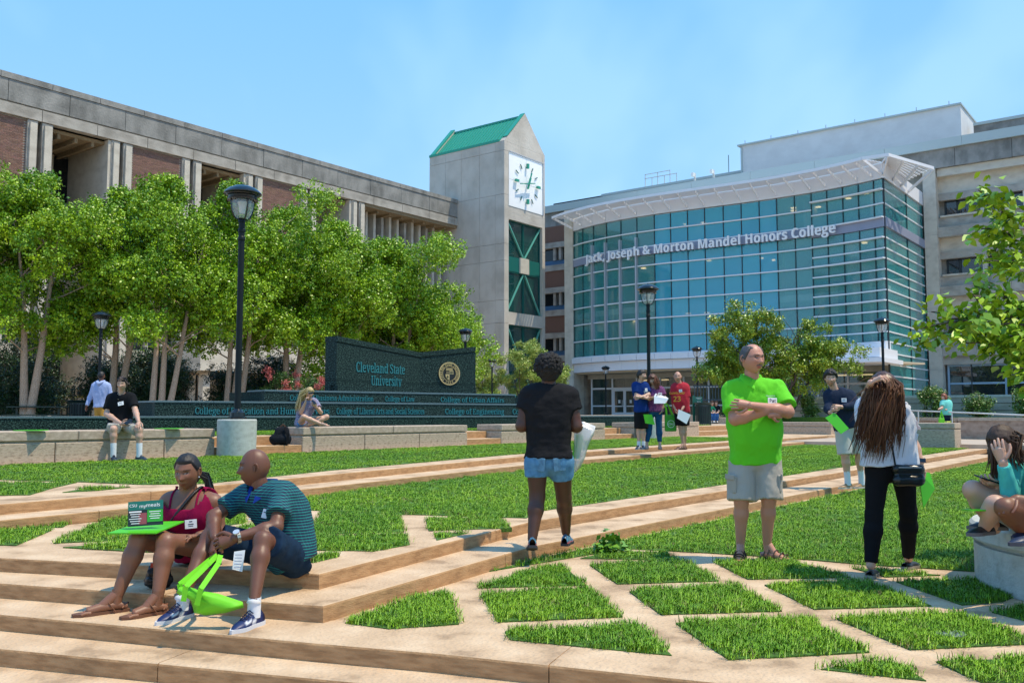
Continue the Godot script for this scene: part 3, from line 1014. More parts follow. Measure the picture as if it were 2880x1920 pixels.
	blk(o, "clock_lintel", Vector3(62.62, 24.79, v1 - .5), Vector3(67.8, 25.59, v1 - .02), M.tower_stone)
	# glazing below the clock, with braces
	blk(o, "spandrel", Vector3(62.62, 18.66, v1 - .5), Vector3(67.72, 19.85, v1 - .02), M.tower_stone)
	blk(o, "spandrel", Vector3(62.62, 9.3, v1 - .5), Vector3(67.72, 10.4, v1 - .02), M.tower_stone)
	blk(o, "green_spandrel", Vector3(62.62, 14.1, v1 - .5), Vector3(67.72, 15.4, v1 - .28), M.dark_teal)
	blk(o, "square_panel", Vector3(64.5, 14.05, v1 - .28), Vector3(65.8, 15.45, v1 - .12), M.cream_stone)
	blk(o, "stair_wall", Vector3(62.7, 1.3, v1 - 3.2), Vector3(67.7, 18.6, v1 - 3.0), M.dark_teal)
	for g in [[15.4, 18.66, 1], [10.4, 14.1, -1], [5.2, 9.3, 1], [1.3, 5.0, -1]]:
		for s in 2:
			var a: float = 62.62 if s == 0 else 65.2
			var b: float = 65.14 if s == 0 else 67.72
			var w := blk(o, "window", Vector3(a + .05, g[0], v1 - .42), Vector3(b - .05, g[1], v1 - .4), M.teal_pane)
			blk(w, "mullion", Vector3(a - .02, g[0], v1 - .44), Vector3(a + .08, g[1], v1 - .3), M.dark_green)
			blk(w, "mullion", Vector3(b - .06, g[0], v1 - .44), Vector3(b + .0, g[1], v1 - .3), M.dark_green)
			blk(w, "transom", Vector3(a, g[1] - .12, v1 - .44), Vector3(b, g[1], v1 - .31), M.dark_green)
			var top: bool = (s == 0) == (int(g[2]) == 1)
			var ya: float = g[1] - .15 if top else g[0] + .1
			var yb: float = g[0] + .1 if top else g[1] - .15
			stick(w, "brace", Vector3(a + .1, ya, v1 - .26), Vector3(b - .1, yb, v1 - .26), .14, .1, M.pale_green)
	# floor landings inside
	for y in [5.0, 9.2, 14.0, 16.9]:
		blk(o, "landing", Vector3(62.7, y, v1 - 3.0), Vector3(67.7, y + .25, v1 - .6), M.dark_green)

func curve_at(i: int) -> Vector2:
	return Vector2(FRONT[i][0], FRONT[i][1])

func build_right_building() -> void:
	rng.seed = 23
	var o := site_thing("honors_building", "stone college building with a wavy blue-green glass front and louvred canopy", "building", 77, 1.3, -30)
	var F := 77.0
	# stone body
	blk(o, "core", Vector3(F + 1.2, 1.2, -56), Vector3(F + 26, 22.0, 12), M.grey_stone)
	# coping and parapet panels
	var v := -55.0
	while v < 8:
		blk(o, "coping", Vector3(F - .35, 22.45, v + .01), Vector3(F + 1.2, 23.2, v + 5.79), M.pale_metal)
		v += 5.8
	v = -55.0
	while v < 8:
		blk(o, "parapet_panel", Vector3(F - .1 + rng.randf_range(-.01, .01), 20.95, v + .015), Vector3(F + .6, 22.43, v + 3.985), M.stained_stone)
		v += 4.0
	blk(o, "parapet_ledge", Vector3(F + .12, 20.3, -16.4), Vector3(F + 1.2, 20.93, 8), M.cream_stone)
	# right wing: recessed walls, window rows, sills and proud bands
	blk(o, "pier", Vector3(F - .2, 1.3, -17.4), Vector3(F + .9, 20.95, -16.45), M.cream_stone)
	for y in [4.9, 9.5, 15.6]:
		blk(o, "pier_joint", Vector3(F - .205, y, -17.41), Vector3(F - .1, y + .03, -16.44), M.grey_stone)
	for fl in 4:
		var y := 18.45 - fl * 4.72
		if fl < 3:
			blk(o, "upper_wall", Vector3(F + .75, y, -16.45), Vector3(F + 1.3, y + 1.9, 8), M.cream_stone)
			blk(o, "lintel", Vector3(F + .55, y - .02, -16.45), Vector3(F + 1.3, y + .55, 8), M.grey_stone)
			blk(o, "spandrel", Vector3(F + .45, y - 2.25, -16.45), Vector3(F + 1.3, y - 1.42, 8), M.grey_stone)
			blk(o, "sill", Vector3(F + .3, y - 1.42, -16.3), Vector3(F + 1.3, y - 1.28, 8), M.cream_stone)
			v = -16.45
			while v < 6:
				blk(o, "band_panel", Vector3(F + .0, y - 3.05, v + .012), Vector3(F + 1.3, y - 2.27, v + 5.0), M.grey_stone)
				v += 5.01
			v = -16.05
			while v < 4:
				var w := blk(o, "window", Vector3(F + 1.1, y - 1.26, v), Vector3(F + 1.16, y - .05, v + 2.6), M.office_pane)
				blk(w, "frame", Vector3(F + 1.0, y - 1.26, v - .06), Vector3(F + 1.12, y - .05, v + .06), M.dark_frame)
				blk(w, "frame", Vector3(F + 1.0, y - 1.26, v + .82), Vector3(F + 1.12, y - .05, v + 1.02), M.dark_frame)
				blk(w, "frame", Vector3(F + 1.0, y - .12, v), Vector3(F + 1.12, y - .03, v + 2.6), M.dark_frame)
				blk(w, "frame", Vector3(F + 1.0, y - 1.28, v), Vector3(F + 1.12, y - 1.2, v + 2.6), M.dark_frame)
				blk(o, "window_post", Vector3(F + .6, y - 1.28, v + 2.6), Vector3(F + 1.3, y - .02, v + 2.95), M.cream_stone)
				v += 2.95
		else:
			# ground floor: big panes with pale blue frames
			blk(o, "upper_wall", Vector3(F + .3, 5.3, -16.45), Vector3(F + 1.3, 6.2, 8), M.grey_stone)
			v = -16.2
			while v < 4:
				var w := blk(o, "window", Vector3(F + .8, 2.6, v), Vector3(F + .86, 5.3, v + 4.0), M.office_pane)
				for e in [[v - .07, v + .07], [v + 1.6, v + 1.68], [v + 3.93, v + 4.07]]:
					blk(w, "frame", Vector3(F + .66, 2.6, e[0]), Vector3(F + .8, 5.3, e[1]), M.blue_frame if e[1] - e[0] > .1 else M.dark_frame)
				blk(w, "frame", Vector3(F + .67, 3.75, v), Vector3(F + .79, 3.9, v + 4.0), M.blue_frame)
				blk(w, "frame", Vector3(F + .67, 5.16, v), Vector3(F + .79, 5.3, v + 4.0), M.blue_frame)
				v += 4.0
			blk(o, "plinth", Vector3(F + .2, 1.3, -16.45), Vector3(F + 1.3, 2.6, 8), M.grey_stone)
	# bay beside the tower: brick, windows, blue panels
	for fl in 4:
		var y := 21.0 - fl * 4.72
		var nb := blk(o, "brick_wall", Vector3(F - .1, y - 1.75, -56), Vector3(F + .5, y, -50.2), M.brick)
		for c in 14:
			blk(nb, "brick_course", Vector3(F - .14, y - 1.72 + c * .122, -56), Vector3(F - .1, y - 1.63 + c * .122, -50.2), M.brick)
		blk(o, "lintel", Vector3(F - .3, y - 2.3, -56), Vector3(F + .5, y - 1.75, -50.2), M.grey_stone)
		blk(o, "window", Vector3(F + .3, y - 3.6, -56), Vector3(F + .4, y - 2.3, -50.2), M.dark_glass)
		for e in [-53.6, -52.9]:
			blk(o, "window_post", Vector3(F - .1, y - 3.6, e), Vector3(F + .4, y - 2.3, e + .3), M.grey_stone)
		blk(o, "blue_panel", Vector3(F + .1, y - 4.1, -56), Vector3(F + .5, y - 3.6, -50.2), M.blue_panel)
		blk(o, "sill", Vector3(F - .25, y - 4.72, -56), Vector3(F + .5, y - 4.1, -50.2), M.grey_stone)
	# glass front -----------------------------------------------------------
	var n := FRONT.size()
	var rows_left := [18.05, 16.75, 15.45, 14.75, 13.87, 12.38, 10.9, 9.4, 7.9, 6.48]
	var rows_right := [18.05, 17.3, 16.3, 15.3, 14.6, 13.87, 13.1, 12.38, 11.6, 10.9, 10.14, 9.4, 8.67, 7.9, 7.2, 6.48]
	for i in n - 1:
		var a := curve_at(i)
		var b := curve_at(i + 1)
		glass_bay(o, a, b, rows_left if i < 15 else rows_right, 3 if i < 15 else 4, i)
	# end face towards the right
	var last := curve_at(n - 1)
	var ends := [last, Vector2(72.0, last.y), Vector2(76.9, last.y)]
	for i in 2:
		glass_bay(o, ends[i], ends[i + 1], rows_right + [5.7, 4.9, 4.1, 3.3, 2.5, 1.5], 4, 30 + i)
	# stone and metal pier that closes the left end
	blk(o, "end_pier", Vector3(68.3, 1.3, -46.35), Vector3(70.0, 20.1, -45.42), M.cream_stone)
	blk(o, "return_wall", Vector3(68.9, 1.3, -46.3), Vector3(F + .5, 20.0, -45.5), M.grey_stone)
	# slabs, columns and rear walls of the rooms inside
	for y in [[14.6, 15.3], [10.0, 10.5], [5.3, 6.4], [18.1, 19.4]]:
		var pl := PackedVector2Array()
		for i in n:
			var p := curve_at(i)
			pl.append(Vector2(p.x + .45, p.y))
		pl.append(Vector2(F + 1.2, last.y - .4))
		pl.append(Vector2(F + 1.2, -45.4))
		var st := st_new()
		var pp := PackedVector2Array()
		for q in pl:
			pp.append(q - Vector2(77, -30))
		prism_into(st, pp, float(y[0]) - 1.3, float(y[1]) - 1.3, true)
		put(o, "floor_slab", st.commit(), M.room_white)
	blk(o, "room_wall", Vector3(F + .2, 1.3, -45.4), Vector3(F + .4, 18.1, -17.9), M.room_wall)
	for i in [1, 6, 12, 19]:
		var p := curve_at(i)
		var c := put(o, "round_column", cyl(.32, .32, 11.6, 16), M.room_white, Vector3(p.x + 1.5, 12.2, p.y) - base_of[o])
		base_of[c] = Vector3(p.x + 1.5, 9.5, p.y)
	for i in 26:
		var y: float = [14.5, 9.93, 18.03][i % 3]
		var vv := -43.0 + rng.randf() * 23.0
		var uu := 69.5 + rng.randf() * 5.0
		blk(o, "ceiling_lamp", Vector3(uu, y, vv), Vector3(uu + .35, y + .06, vv + .35), M.lamp_glow)
	for i in 5:
		var vv := -42.0 + i * 5.1
		blk(o, "inner_wall", Vector3(70.5, 6.4, vv), Vector3(F + .2, 14.6, vv + .2), M.room_wall if i % 2 else M.room_white)
		blk(o, "inner_wall", Vector3(70.0, 15.3, vv + 2), Vector3(F + .2, 18.1, vv + 2.2), M.room_white)
	# white fascia bands under the glass, tan soffit, storefront with doors
	for i in n - 1:
		var a := curve_at(i)
		var b := curve_at(i + 1)
		wall_piece(o, "fascia_panel", a, b, 5.95, 6.42, .35, .25, M.white_metal, .02)
		wall_piece(o, "fascia_panel", a, b, 5.15, 5.93, .1, .3, M.white_metal, .012)
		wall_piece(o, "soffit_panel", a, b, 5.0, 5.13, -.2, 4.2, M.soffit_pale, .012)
	var U := 70.6
	blk(o, "porch_lintel", Vector3(U - .1, 4.62, -45.3), Vector3(U + .4, 5.0, -18), M.cream_stone)
	blk(o, "lobby_floor", Vector3(U, 1.3, -45), Vector3(F, 1.42, -18), M.tread)
	v = -44.9
	var kinds := [2.2, 2.5, 2.3, 2.3, 2.3, 2.3, 2.3, 2.3, 2.3, 2.3, 2.3]
	for i in kinds.size():
		var e: float = v + kinds[i]
		blk(o, "post", Vector3(U - .1, 1.36, v - .07), Vector3(U + .1, 4.62, v + .07), M.white_metal)
		blk(o, "transom", Vector3(U - .09, 3.66, v + .07), Vector3(U + .09, 3.82, e - .07), M.white_metal)
		blk(o, "pane", Vector3(U - .01, 3.82, v + .07), Vector3(U + .01, 4.62, e - .07), M.lobby_pane)
		if i == 1:
			for d in 2:
				var a := v + .08 + d * 1.17
				var dr := blk(o, "door", Vector3(U - .012, 1.4, a + .1), Vector3(U + .012, 3.6, a + 1.07), M.lobby_pane)
				for f in [[a, a + .13, 1.37, 3.66], [a + 1.04, a + 1.17, 1.37, 3.66]]:
					blk(dr, "stile", Vector3(U - .06, f[2], f[0]), Vector3(U + .06, f[3], f[1]), M.white_metal)
				for f in [[1.37, 1.6], [3.5, 3.66], [2.1, 2.2]]:
					blk(dr, "rail", Vector3(U - .05, f[0], a + .13), Vector3(U + .05, f[1], a + 1.04), M.white_metal)
				blk(dr, "notice", Vector3(U - .03, 2.42, a + .5), Vector3(U - .02, 2.72, a + .72), M.paper)
				blk(dr, "handle", Vector3(U - .16, 2.1, a + (.95 if d == 0 else .16)), Vector3(U - .1, 2.7, a + (1.0 if d == 0 else .21)), M.grey_metal)
		else:
			blk(o, "transom", Vector3(U - .08, 2.12, v + .07), Vector3(U + .08, 2.24, e - .07), M.white_metal)
			blk(o, "pane", Vector3(U - .01, 2.24, v + .07), Vector3(U + .01, 3.66, e - .07), M.lobby_pane)
			blk(o, "pane", Vector3(U - .01, 1.4, v + .07), Vector3(U + .01, 2.12, e - .07), M.lobby_pane)
		v = e
	for i in 4:
		blk(o, "lobby_lamp", Vector3(74, 4.5, -42 + i * 6), Vector3(74.3, 4.62, -39 + i * 6), M.lamp_glow)
	# canopy -----------------------------------------------------------------
	var outer := []
	for i in n:
		var p := curve_at(i)
		var t := (curve_at(min(i + 1, n - 1)) - curve_at(max(i - 1, 0))).normalized()
		var w := Vector2(-t.y, t.x)
		if w.x > 0:
			w = -w
		outer.append(w)
	for i in n - 1:
		wall_piece(o, "canopy_fascia", curve_at(i), curve_at(i + 1), 18.1, 19.15, .12, .2, M.white_metal, .012)
	for s in 6:
		for i in n - 1:
			var d := .35 + s * .36
			var a := curve_at(i) + (outer[i] as Vector2) * d
			var b := curve_at(i + 1) + (outer[i + 1] as Vector2) * d
			stick(o, "louvre", Vector3(a.x, 19.2 - s * .02, a.y), Vector3(b.x, 19.2 - s * .02, b.y), .26, .05, M.white_metal)
	for i in n:
		var p := curve_at(i)
		var w: Vector2 = outer[i]
		var q := p + w * 2.3
		stick(o, "bracket", Vector3(p.x, 18.35, p.y) + Vector3(w.x, 0, w.y) * .2, Vector3(q.x, 19.1, q.y), .07, .2, M.white_metal)
		if i < n - 1:
			var q2 := curve_at(i + 1) + (outer[i + 1] as Vector2) * 2.35
			stick(o, "canopy_edge", Vector3(q.x, 19.12, q.y) + Vector3(w.x, 0, w.y) * .05, Vector3(q2.x, 19.12, q2.y), .1, .22, M.white_metal)
	# canopy round the corner
	var c0 := last
	var tip := c0 + (outer[n - 1] as Vector2) * 2.35
	var tip2 := Vector2(c0.x - 2.0, c0.y + .9)
	var tip3 := Vector2(69.6, -15.0)
	var e2 := Vector2(72.4, c0.y)
	stick(o, "canopy_edge", Vector3(tip.x, 19.12, tip.y), Vector3(tip2.x, 19.14, tip2.y), .1, .22, M.white_metal)
	stick(o, "canopy_edge", Vector3(tip2.x, 19.14, tip2.y), Vector3(tip3.x, 19.14, tip3.y), .1, .22, M.white_metal)
	stick(o, "bracket", Vector3(c0.x, 18.35, c0.y), Vector3(tip2.x, 19.1, tip2.y), .08, .22, M.white_metal)
	for k in 3:
		var s := (k + 1) / 3.0
		var p := c0.lerp(e2, s)
		var q := tip2.lerp(tip3, s)
		stick(o, "bracket", Vector3(p.x, 18.35, p.y + .1), Vector3(q.x, 19.1, q.y), .08, .22, M.white_metal)
	for s in 7:
		var f := .1 + s * .125
		var a := c0.lerp(tip2, f)
		var b := e2.lerp(tip3, f)
		stick(o, "louvre", Vector3(a.x, 19.2, a.y), Vector3(b.x, 19.2, b.y), .2, .05, M.white_metal)
	blk(o, "canopy_fascia", Vector3(c0.x, 18.1, c0.y - .2), Vector3(F, 19.15, c0.y + .1), M.white_metal)
	# lettering on the band
	var text := "Jack, Joseph & Morton Mandel Honors College"
	var font := SystemFont.new()
	font.font_names = PackedStringArray(["Droid Sans"])
	font.font_weight = 700
	var cum := [0.0]
	for i in n - 1:
		cum.append(cum[i] + curve_at(i).distance_to(curve_at(i + 1)))
	var s0 := 2.55
	var s1 := 24.7
	var adv := []
	var total := 0.0
	for ch in text:
		var wd := font.get_string_size(ch, HORIZONTAL_ALIGNMENT_LEFT, -1, 64).x
		adv.append(wd)
		total += wd
	var squeeze := (s1 - s0) / (total * .0162)
	var pos := 0.0
	for k in text.length():
		var mid: float = s0 + (pos + adv[k] * .5) / total * (s1 - s0)
		pos += adv[k]
		if text[k] == " ":
			continue
		var j := 0
		while j < n - 2 and cum[j + 1] < mid:
			j += 1
		var p := curve_at(j).lerp(curve_at(j + 1), (mid - cum[j]) / (cum[j + 1] - cum[j]))
		var t := (curve_at(j + 1) - curve_at(j)).normalized()
		var w := Vector2(t.y, -t.x)
		if w.x > 0:
			w = -w
		var tm := TextMesh.new()
		tm.text = text[k]
		tm.font = font
		tm.font_size = 64
		tm.pixel_size = .0162
		tm.depth = .16
		var l := put(o, "letter", tm, M.letter_white, Vector3(p.x + w.x * .5, 15.06, p.y + w.y * .5) - base_of[o])
		var zx := Vector3(w.x, 0, w.y)
		var xx := Vector3(0, 1, 0).cross(zx)
		l.basis = Basis(xx * squeeze, Vector3.UP, zx)
	# rooftop
	var ph := blk(o, "penthouse", Vector3(82, 21.5, -34.8), Vector3(89.3, 27.35, -15.4), M.white_wall)
	blk(ph, "roof_edge", Vector3(81.8, 27.35, -35.2), Vector3(89.3, 27.5, -15.3), M.pale_metal)
	for i in 8:
		blk(ph, "roof_post", Vector3(82, 27.5, -34.5 + i * 2.6), Vector3(82.06, 27.85, -34.44 + i * 2.6), M.grey_metal)
	blk(ph, "downpipe", Vector3(81.88, 21.5, -34.9), Vector3(82, 27.2, -34.75), M.pale_metal)
	blk(o, "roof_wall", Vector3(84, 21.5, -52), Vector3(84.5, 25.3, -34.8), M.stained_stone)
	blk(o, "roof_wall", Vector3(83.9, 25.3, -52), Vector3(84.6, 25.55, -34.8), M.pale_metal)
	blk(o, "roof_wall", Vector3(85, 21.5, -15.0), Vector3(85.5, 26.2, 10), M.stained_stone)
	blk(o, "roof_wall", Vector3(84.9, 26.2, -15.0), Vector3(85.6, 26.45, 10), M.pale_metal)
	blk(o, "roof_duct", Vector3(79, 22.0, -55), Vector3(81, 24.0, -49), M.dark_frame)
	for i in 2:
		var cm := blk(o, "security_camera", Vector3(77.2, 23.2, -37.6 + i * 1.9), Vector3(77.35, 24.1, -37.45 + i * 1.9), M.rail)
		blk(cm, "camera_dome", Vector3(76.7, 23.7, -37.65 + i * 1.9), Vector3(77.05, 24.05, -37.4 + i * 1.9), M.room_white)
	var gr := blk(o, "roof_guard", Vector3(84, 26.4, -46.6), Vector3(84.06, 26.46, -43.6), M.rail)
	for q in [[-46.6, 25.5, -46.54, 26.9], [-45.1, 25.5, -45.04, 26.9], [-43.66, 25.5, -43.6, 26.9], [-46.6, 26.84, -43.6, 26.9]]:
		blk(gr, "guard_bar", Vector3(84, q[1], q[0]), Vector3(84.06, q[3], q[2]), M.rail)
		blk(gr, "guard_bar", Vector3(85.5, q[1], q[0]), Vector3(85.56, q[3], q[2]), M.rail)
	blk(o, "antenna", Vector3(84.2, 25.5, -37.2), Vector3(84.25, 27.4, -37.15), M.dark_frame)
	# curved canopy over the side door at the right
	blk(o, "side_canopy", Vector3(62.5, 4.9, -24.5), Vector3(67.5, 5.2, -17.0), M.white_metal)
	blk(o, "side_canopy", Vector3(62.9, 5.25, -23.5), Vector3(67.3, 5.9, -17.3), M.white_metal)

func wall_piece(o: Node, called: String, a: Vector2, b: Vector2, y0: float, y1: float, front: float, back: float, m: Material, gap := 0.0) -> MeshInstance3D:
	# an upright piece along the line a-b, standing out by front and running back by back
	var t := (b - a).normalized()
	var w := Vector2(t.y, -t.x)
	if w.x > 0:
		w = -w
	var c2 := (a + b) * .5 + w * (front - back) * .5
	var c := Vector3(c2.x, (y0 + y1) * .5, c2.y)
	var me := put(o, called, box(Vector3(a.distance_to(b) - gap, y1 - y0, front + back)), m, c - base_of[o])
	var zx := Vector3(w.x, 0, w.y)
	me.basis = Basis(Vector3.UP.cross(zx), Vector3.UP, zx)
	base_of[me] = c
	return me

func glass_bay(o: Node, a: Vector2, b: Vector2, rows: Array, band: int, index: int) -> void:
	for j in rows.size() - 1:
		var y1: float = rows[j]
		var y0: float = rows[j + 1]
		var is_band: bool = (j == 2 and band == 3) or (j == 3 and band == 4)
		if is_band:
			wall_piece(o, "band_panel", a, b, y0 + .02, y1 - .02, .14, .15, M.lilac_metal, .015)
			continue
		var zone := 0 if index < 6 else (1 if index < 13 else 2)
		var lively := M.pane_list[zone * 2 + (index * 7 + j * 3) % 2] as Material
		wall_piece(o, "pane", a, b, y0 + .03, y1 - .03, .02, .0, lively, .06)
		var deep := .16
		if band == 4:
			deep = .36 if j % 2 == 0 else .14
		wall_piece(o, "transom", a, b, y0 - .05, y0 + .04, deep, .05, M.white_metal if index != 100 else M.grey_metal)
	# upright mullion at the start of the bay
	var thick := .1
	var yt: float = rows[0]
	var yb: float = rows[rows.size() - 1]
	var t := (b - a).normalized()
	var w := Vector2(t.y, -t.x)
	if w.x > 0:
		w = -w
	if index in [2, 3, 4, 5]:
		wall_piece(o, "mullion", a - t * .07, a + t * .07, 7.9, 16.3, .34, .04, M.grey_metal)
	wall_piece(o, "mullion", a - t * .03, a + t * .03, yb, yt, .07, .06, M.dark_frame)


# ---------- court furniture
func lamp_profile_shade() -> Array:
	return [Vector2(.24, -.335), Vector2(.30, -.33), Vector2(.305, -.30), Vector2(.285, -.285), Vector2(.29, -.25), Vector2(.33, -.235), Vector2(.335, -.215), Vector2(.375, -.2), Vector2(.378, -.185), Vector2(.34, -.14), Vector2(.27, -.085), Vector2(.18, -.045), Vector2(.09, -.022), Vector2(.028, -.016), Vector2(.026, .012), Vector2(.0, .016)]

func lamp_post(label: String, at: Vector3, height: float, drum: bool, size := 1.0) -> void:
	var o := thing("lamp_post", label, "lamp post", at, rng.randf() * 3.0, "black globe lamp posts around the court")
	o.scale = Vector3.ONE * size
	height /= size
	var foot := 0.0
	if drum:
		put(o, "concrete_drum", lathe([Vector2(.375, 0), Vector2(.38, .70), Vector2(.365, .725), Vector2(.0, .727)], 40), M.pale_concrete)
		foot = .727
	put(o, "base", lathe([Vector2(.185, foot), Vector2(.185, foot + .035), Vector2(.15, foot + .05), Vector2(.145, foot + .13), Vector2(.11, foot + .16), Vector2(.075, foot + .2)], 24), M.lamp_black)
	var top := height
	put(o, "pole", lathe([Vector2(.064, foot + .15), Vector2(.06, top - 1.15), Vector2(.075, top - 1.13), Vector2(.075, top - 1.08), Vector2(.062, top - 1.06), Vector2(.062, top - .98), Vector2(.074, top - .97), Vector2(.074, top - .92), Vector2(.06, top - .9), Vector2(.06, top - .78), Vector2(.075, top - .77), Vector2(.06, top - .72), Vector2(.085, top - .7)], 20), M.lamp_pole)
	put(o, "shade", lathe(lamp_profile_shade(), 36), M.lamp_black, Vector3(0, top, 0))
	var globe := [Vector2(.07, -.71)]
	for i in 9:
		var a := i / 8.0
		globe.append(Vector2(.07 + .155 * sin(a * PI * .5), -.70 + .36 * (1 - cos(a * PI * .5))))
	put(o, "globe", lathe(globe, 32), M.lamp_globe, Vector3(0, top, 0))
	put(o, "lamp_core", lathe([Vector2(.0, -.62), Vector2(.05, -.6), Vector2(.07, -.45), Vector2(.10, -.36), Vector2(0, -.35)], 16), M.lamp_core, Vector3(0, top, 0))
	for k in 4:
		var st := st_new()
		var p := []
		var r := []
		for i in 9:
			var a := i / 8.0
			var x := .08 + .165 * sin(a * PI * .5)
			p.append(Vector3(cos(k * PI / 2) * x, -.72 + .38 * (1 - cos(a * PI * .5)), sin(k * PI / 2) * x))
			r.append(.014)
		tube_into(st, p, r, 6)
		put(o, "rib", st.commit(), M.lamp_black, Vector3(0, top, 0))

func seat_wall(label: String, u0: float, u1: float, joints: Array, v := -15.6, ground := .58, top := 1.14, depth := .88) -> void:
	var o := site_thing("seat_wall", label, "wall", (u0 + u1) * .5, ground, v - depth * .5)
	var cuts: Array = [u0] + joints + [u1]
	for i in cuts.size() - 1:
		var a: float = cuts[i] + (.008 if i > 0 else 0.0)
		var b: float = cuts[i + 1] - (.008 if i < cuts.size() - 2 else 0.0)
		var c := Vector3((a + b) * .5, (ground + top - .2) * .5, v - depth * .5)
		put(o, "wall_block", bevel_box(Vector3(b - a, top - .2 - ground, depth), .012), M.wall_concrete, c - base_of[o])
	var mid := Vector3((u0 + u1) * .5, top - .19, v - depth * .5)
	put(o, "shadow_joint", box(Vector3(u1 - u0 - .06, .04, depth - .07)), M.wall_concrete, mid - base_of[o])
	var n := int(ceil((u1 - u0) / 3.6))
	for i in n:
		var a := lerpf(u0, u1, i / float(n)) + (.004 if i > 0 else 0.0)
		var b := lerpf(u0, u1, (i + 1) / float(n)) - (.004 if i < n - 1 else 0.0)
		put(o, "cap_block", bevel_box(Vector3(b - a, .165, depth + .02), .015), M.cap_concrete, Vector3((a + b) * .5, top - .0825, v - depth * .5) - base_of[o])
	set_meta_group(o, "concrete seat walls along the court")

func set_meta_group(o: Node, g: String) -> void:
	o.set_meta("group", g)

func gap_steps(label: String, u0: float, u1: float) -> void:
	var o := Node3D.new()
	o.name = numbered("gap_steps")
	add_child(o)
	structure(o, label)
	var f := S2([u0 + .01, -15.62, u1 - .01, -15.62])
	step_run(o, "step_block", f, .5, .55, .765)
	f = S2([u0 + .01, -16.12, u1 - .01, -16.12])
	step_run(o, "step_block", f, 1.0, .6, .955)

func inscription(o: Node, text: String, x0: float, x1: float, y: float, h: float, z: float, m: Material) -> void:
	var f := SystemFont.new()
	f.font_names = PackedStringArray(["Droid Serif"])
	var tm := TextMesh.new()
	tm.text = text
	tm.font = f
	tm.font_size = 48
	tm.depth = .03
	tm.horizontal_alignment = HORIZONTAL_ALIGNMENT_LEFT
	tm.pixel_size = h / 34.0
	var w := f.get_string_size(text, HORIZONTAL_ALIGNMENT_LEFT, -1, 48).x * tm.pixel_size
	var me := put(o, "inscription", tm, m, Vector3(x0, y, z))
	me.scale = Vector3((x1 - x0) / w, 1, 1)

func wing(o: Node, called: String, a: Vector3, b: Vector3, y0: float, thick: float, m: Material) -> void:
	# an upright slab from a to b whose top slopes between a.y and b.y; built in world axes under a turned parent
	var st := st_new()
	var inv := (o as Node3D).transform.affine_inverse()
	var d := Vector3(b.x - a.x, 0, b.z - a.z).normalized()
	var n := Vector3(d.z, 0, -d.x)   # towards the back
	var p := [Vector3(a.x, y0, a.z), Vector3(b.x, y0, b.z), b, a]
	var q := []
	for e in p:
		q.append(inv * (e + n * thick))
	for i in 4:
		p[i] = inv * p[i]
	quad(st, p[0], p[1], p[2], p[3])
	quad(st, q[1], q[0], q[3], q[2])
	quad(st, p[3], p[2], q[2], q[3])
	quad(st, p[1], q[1], q[2], p[2])
	quad(st, q[0], p[0], p[3], q[3])
	put(o, called, st.commit(), m)

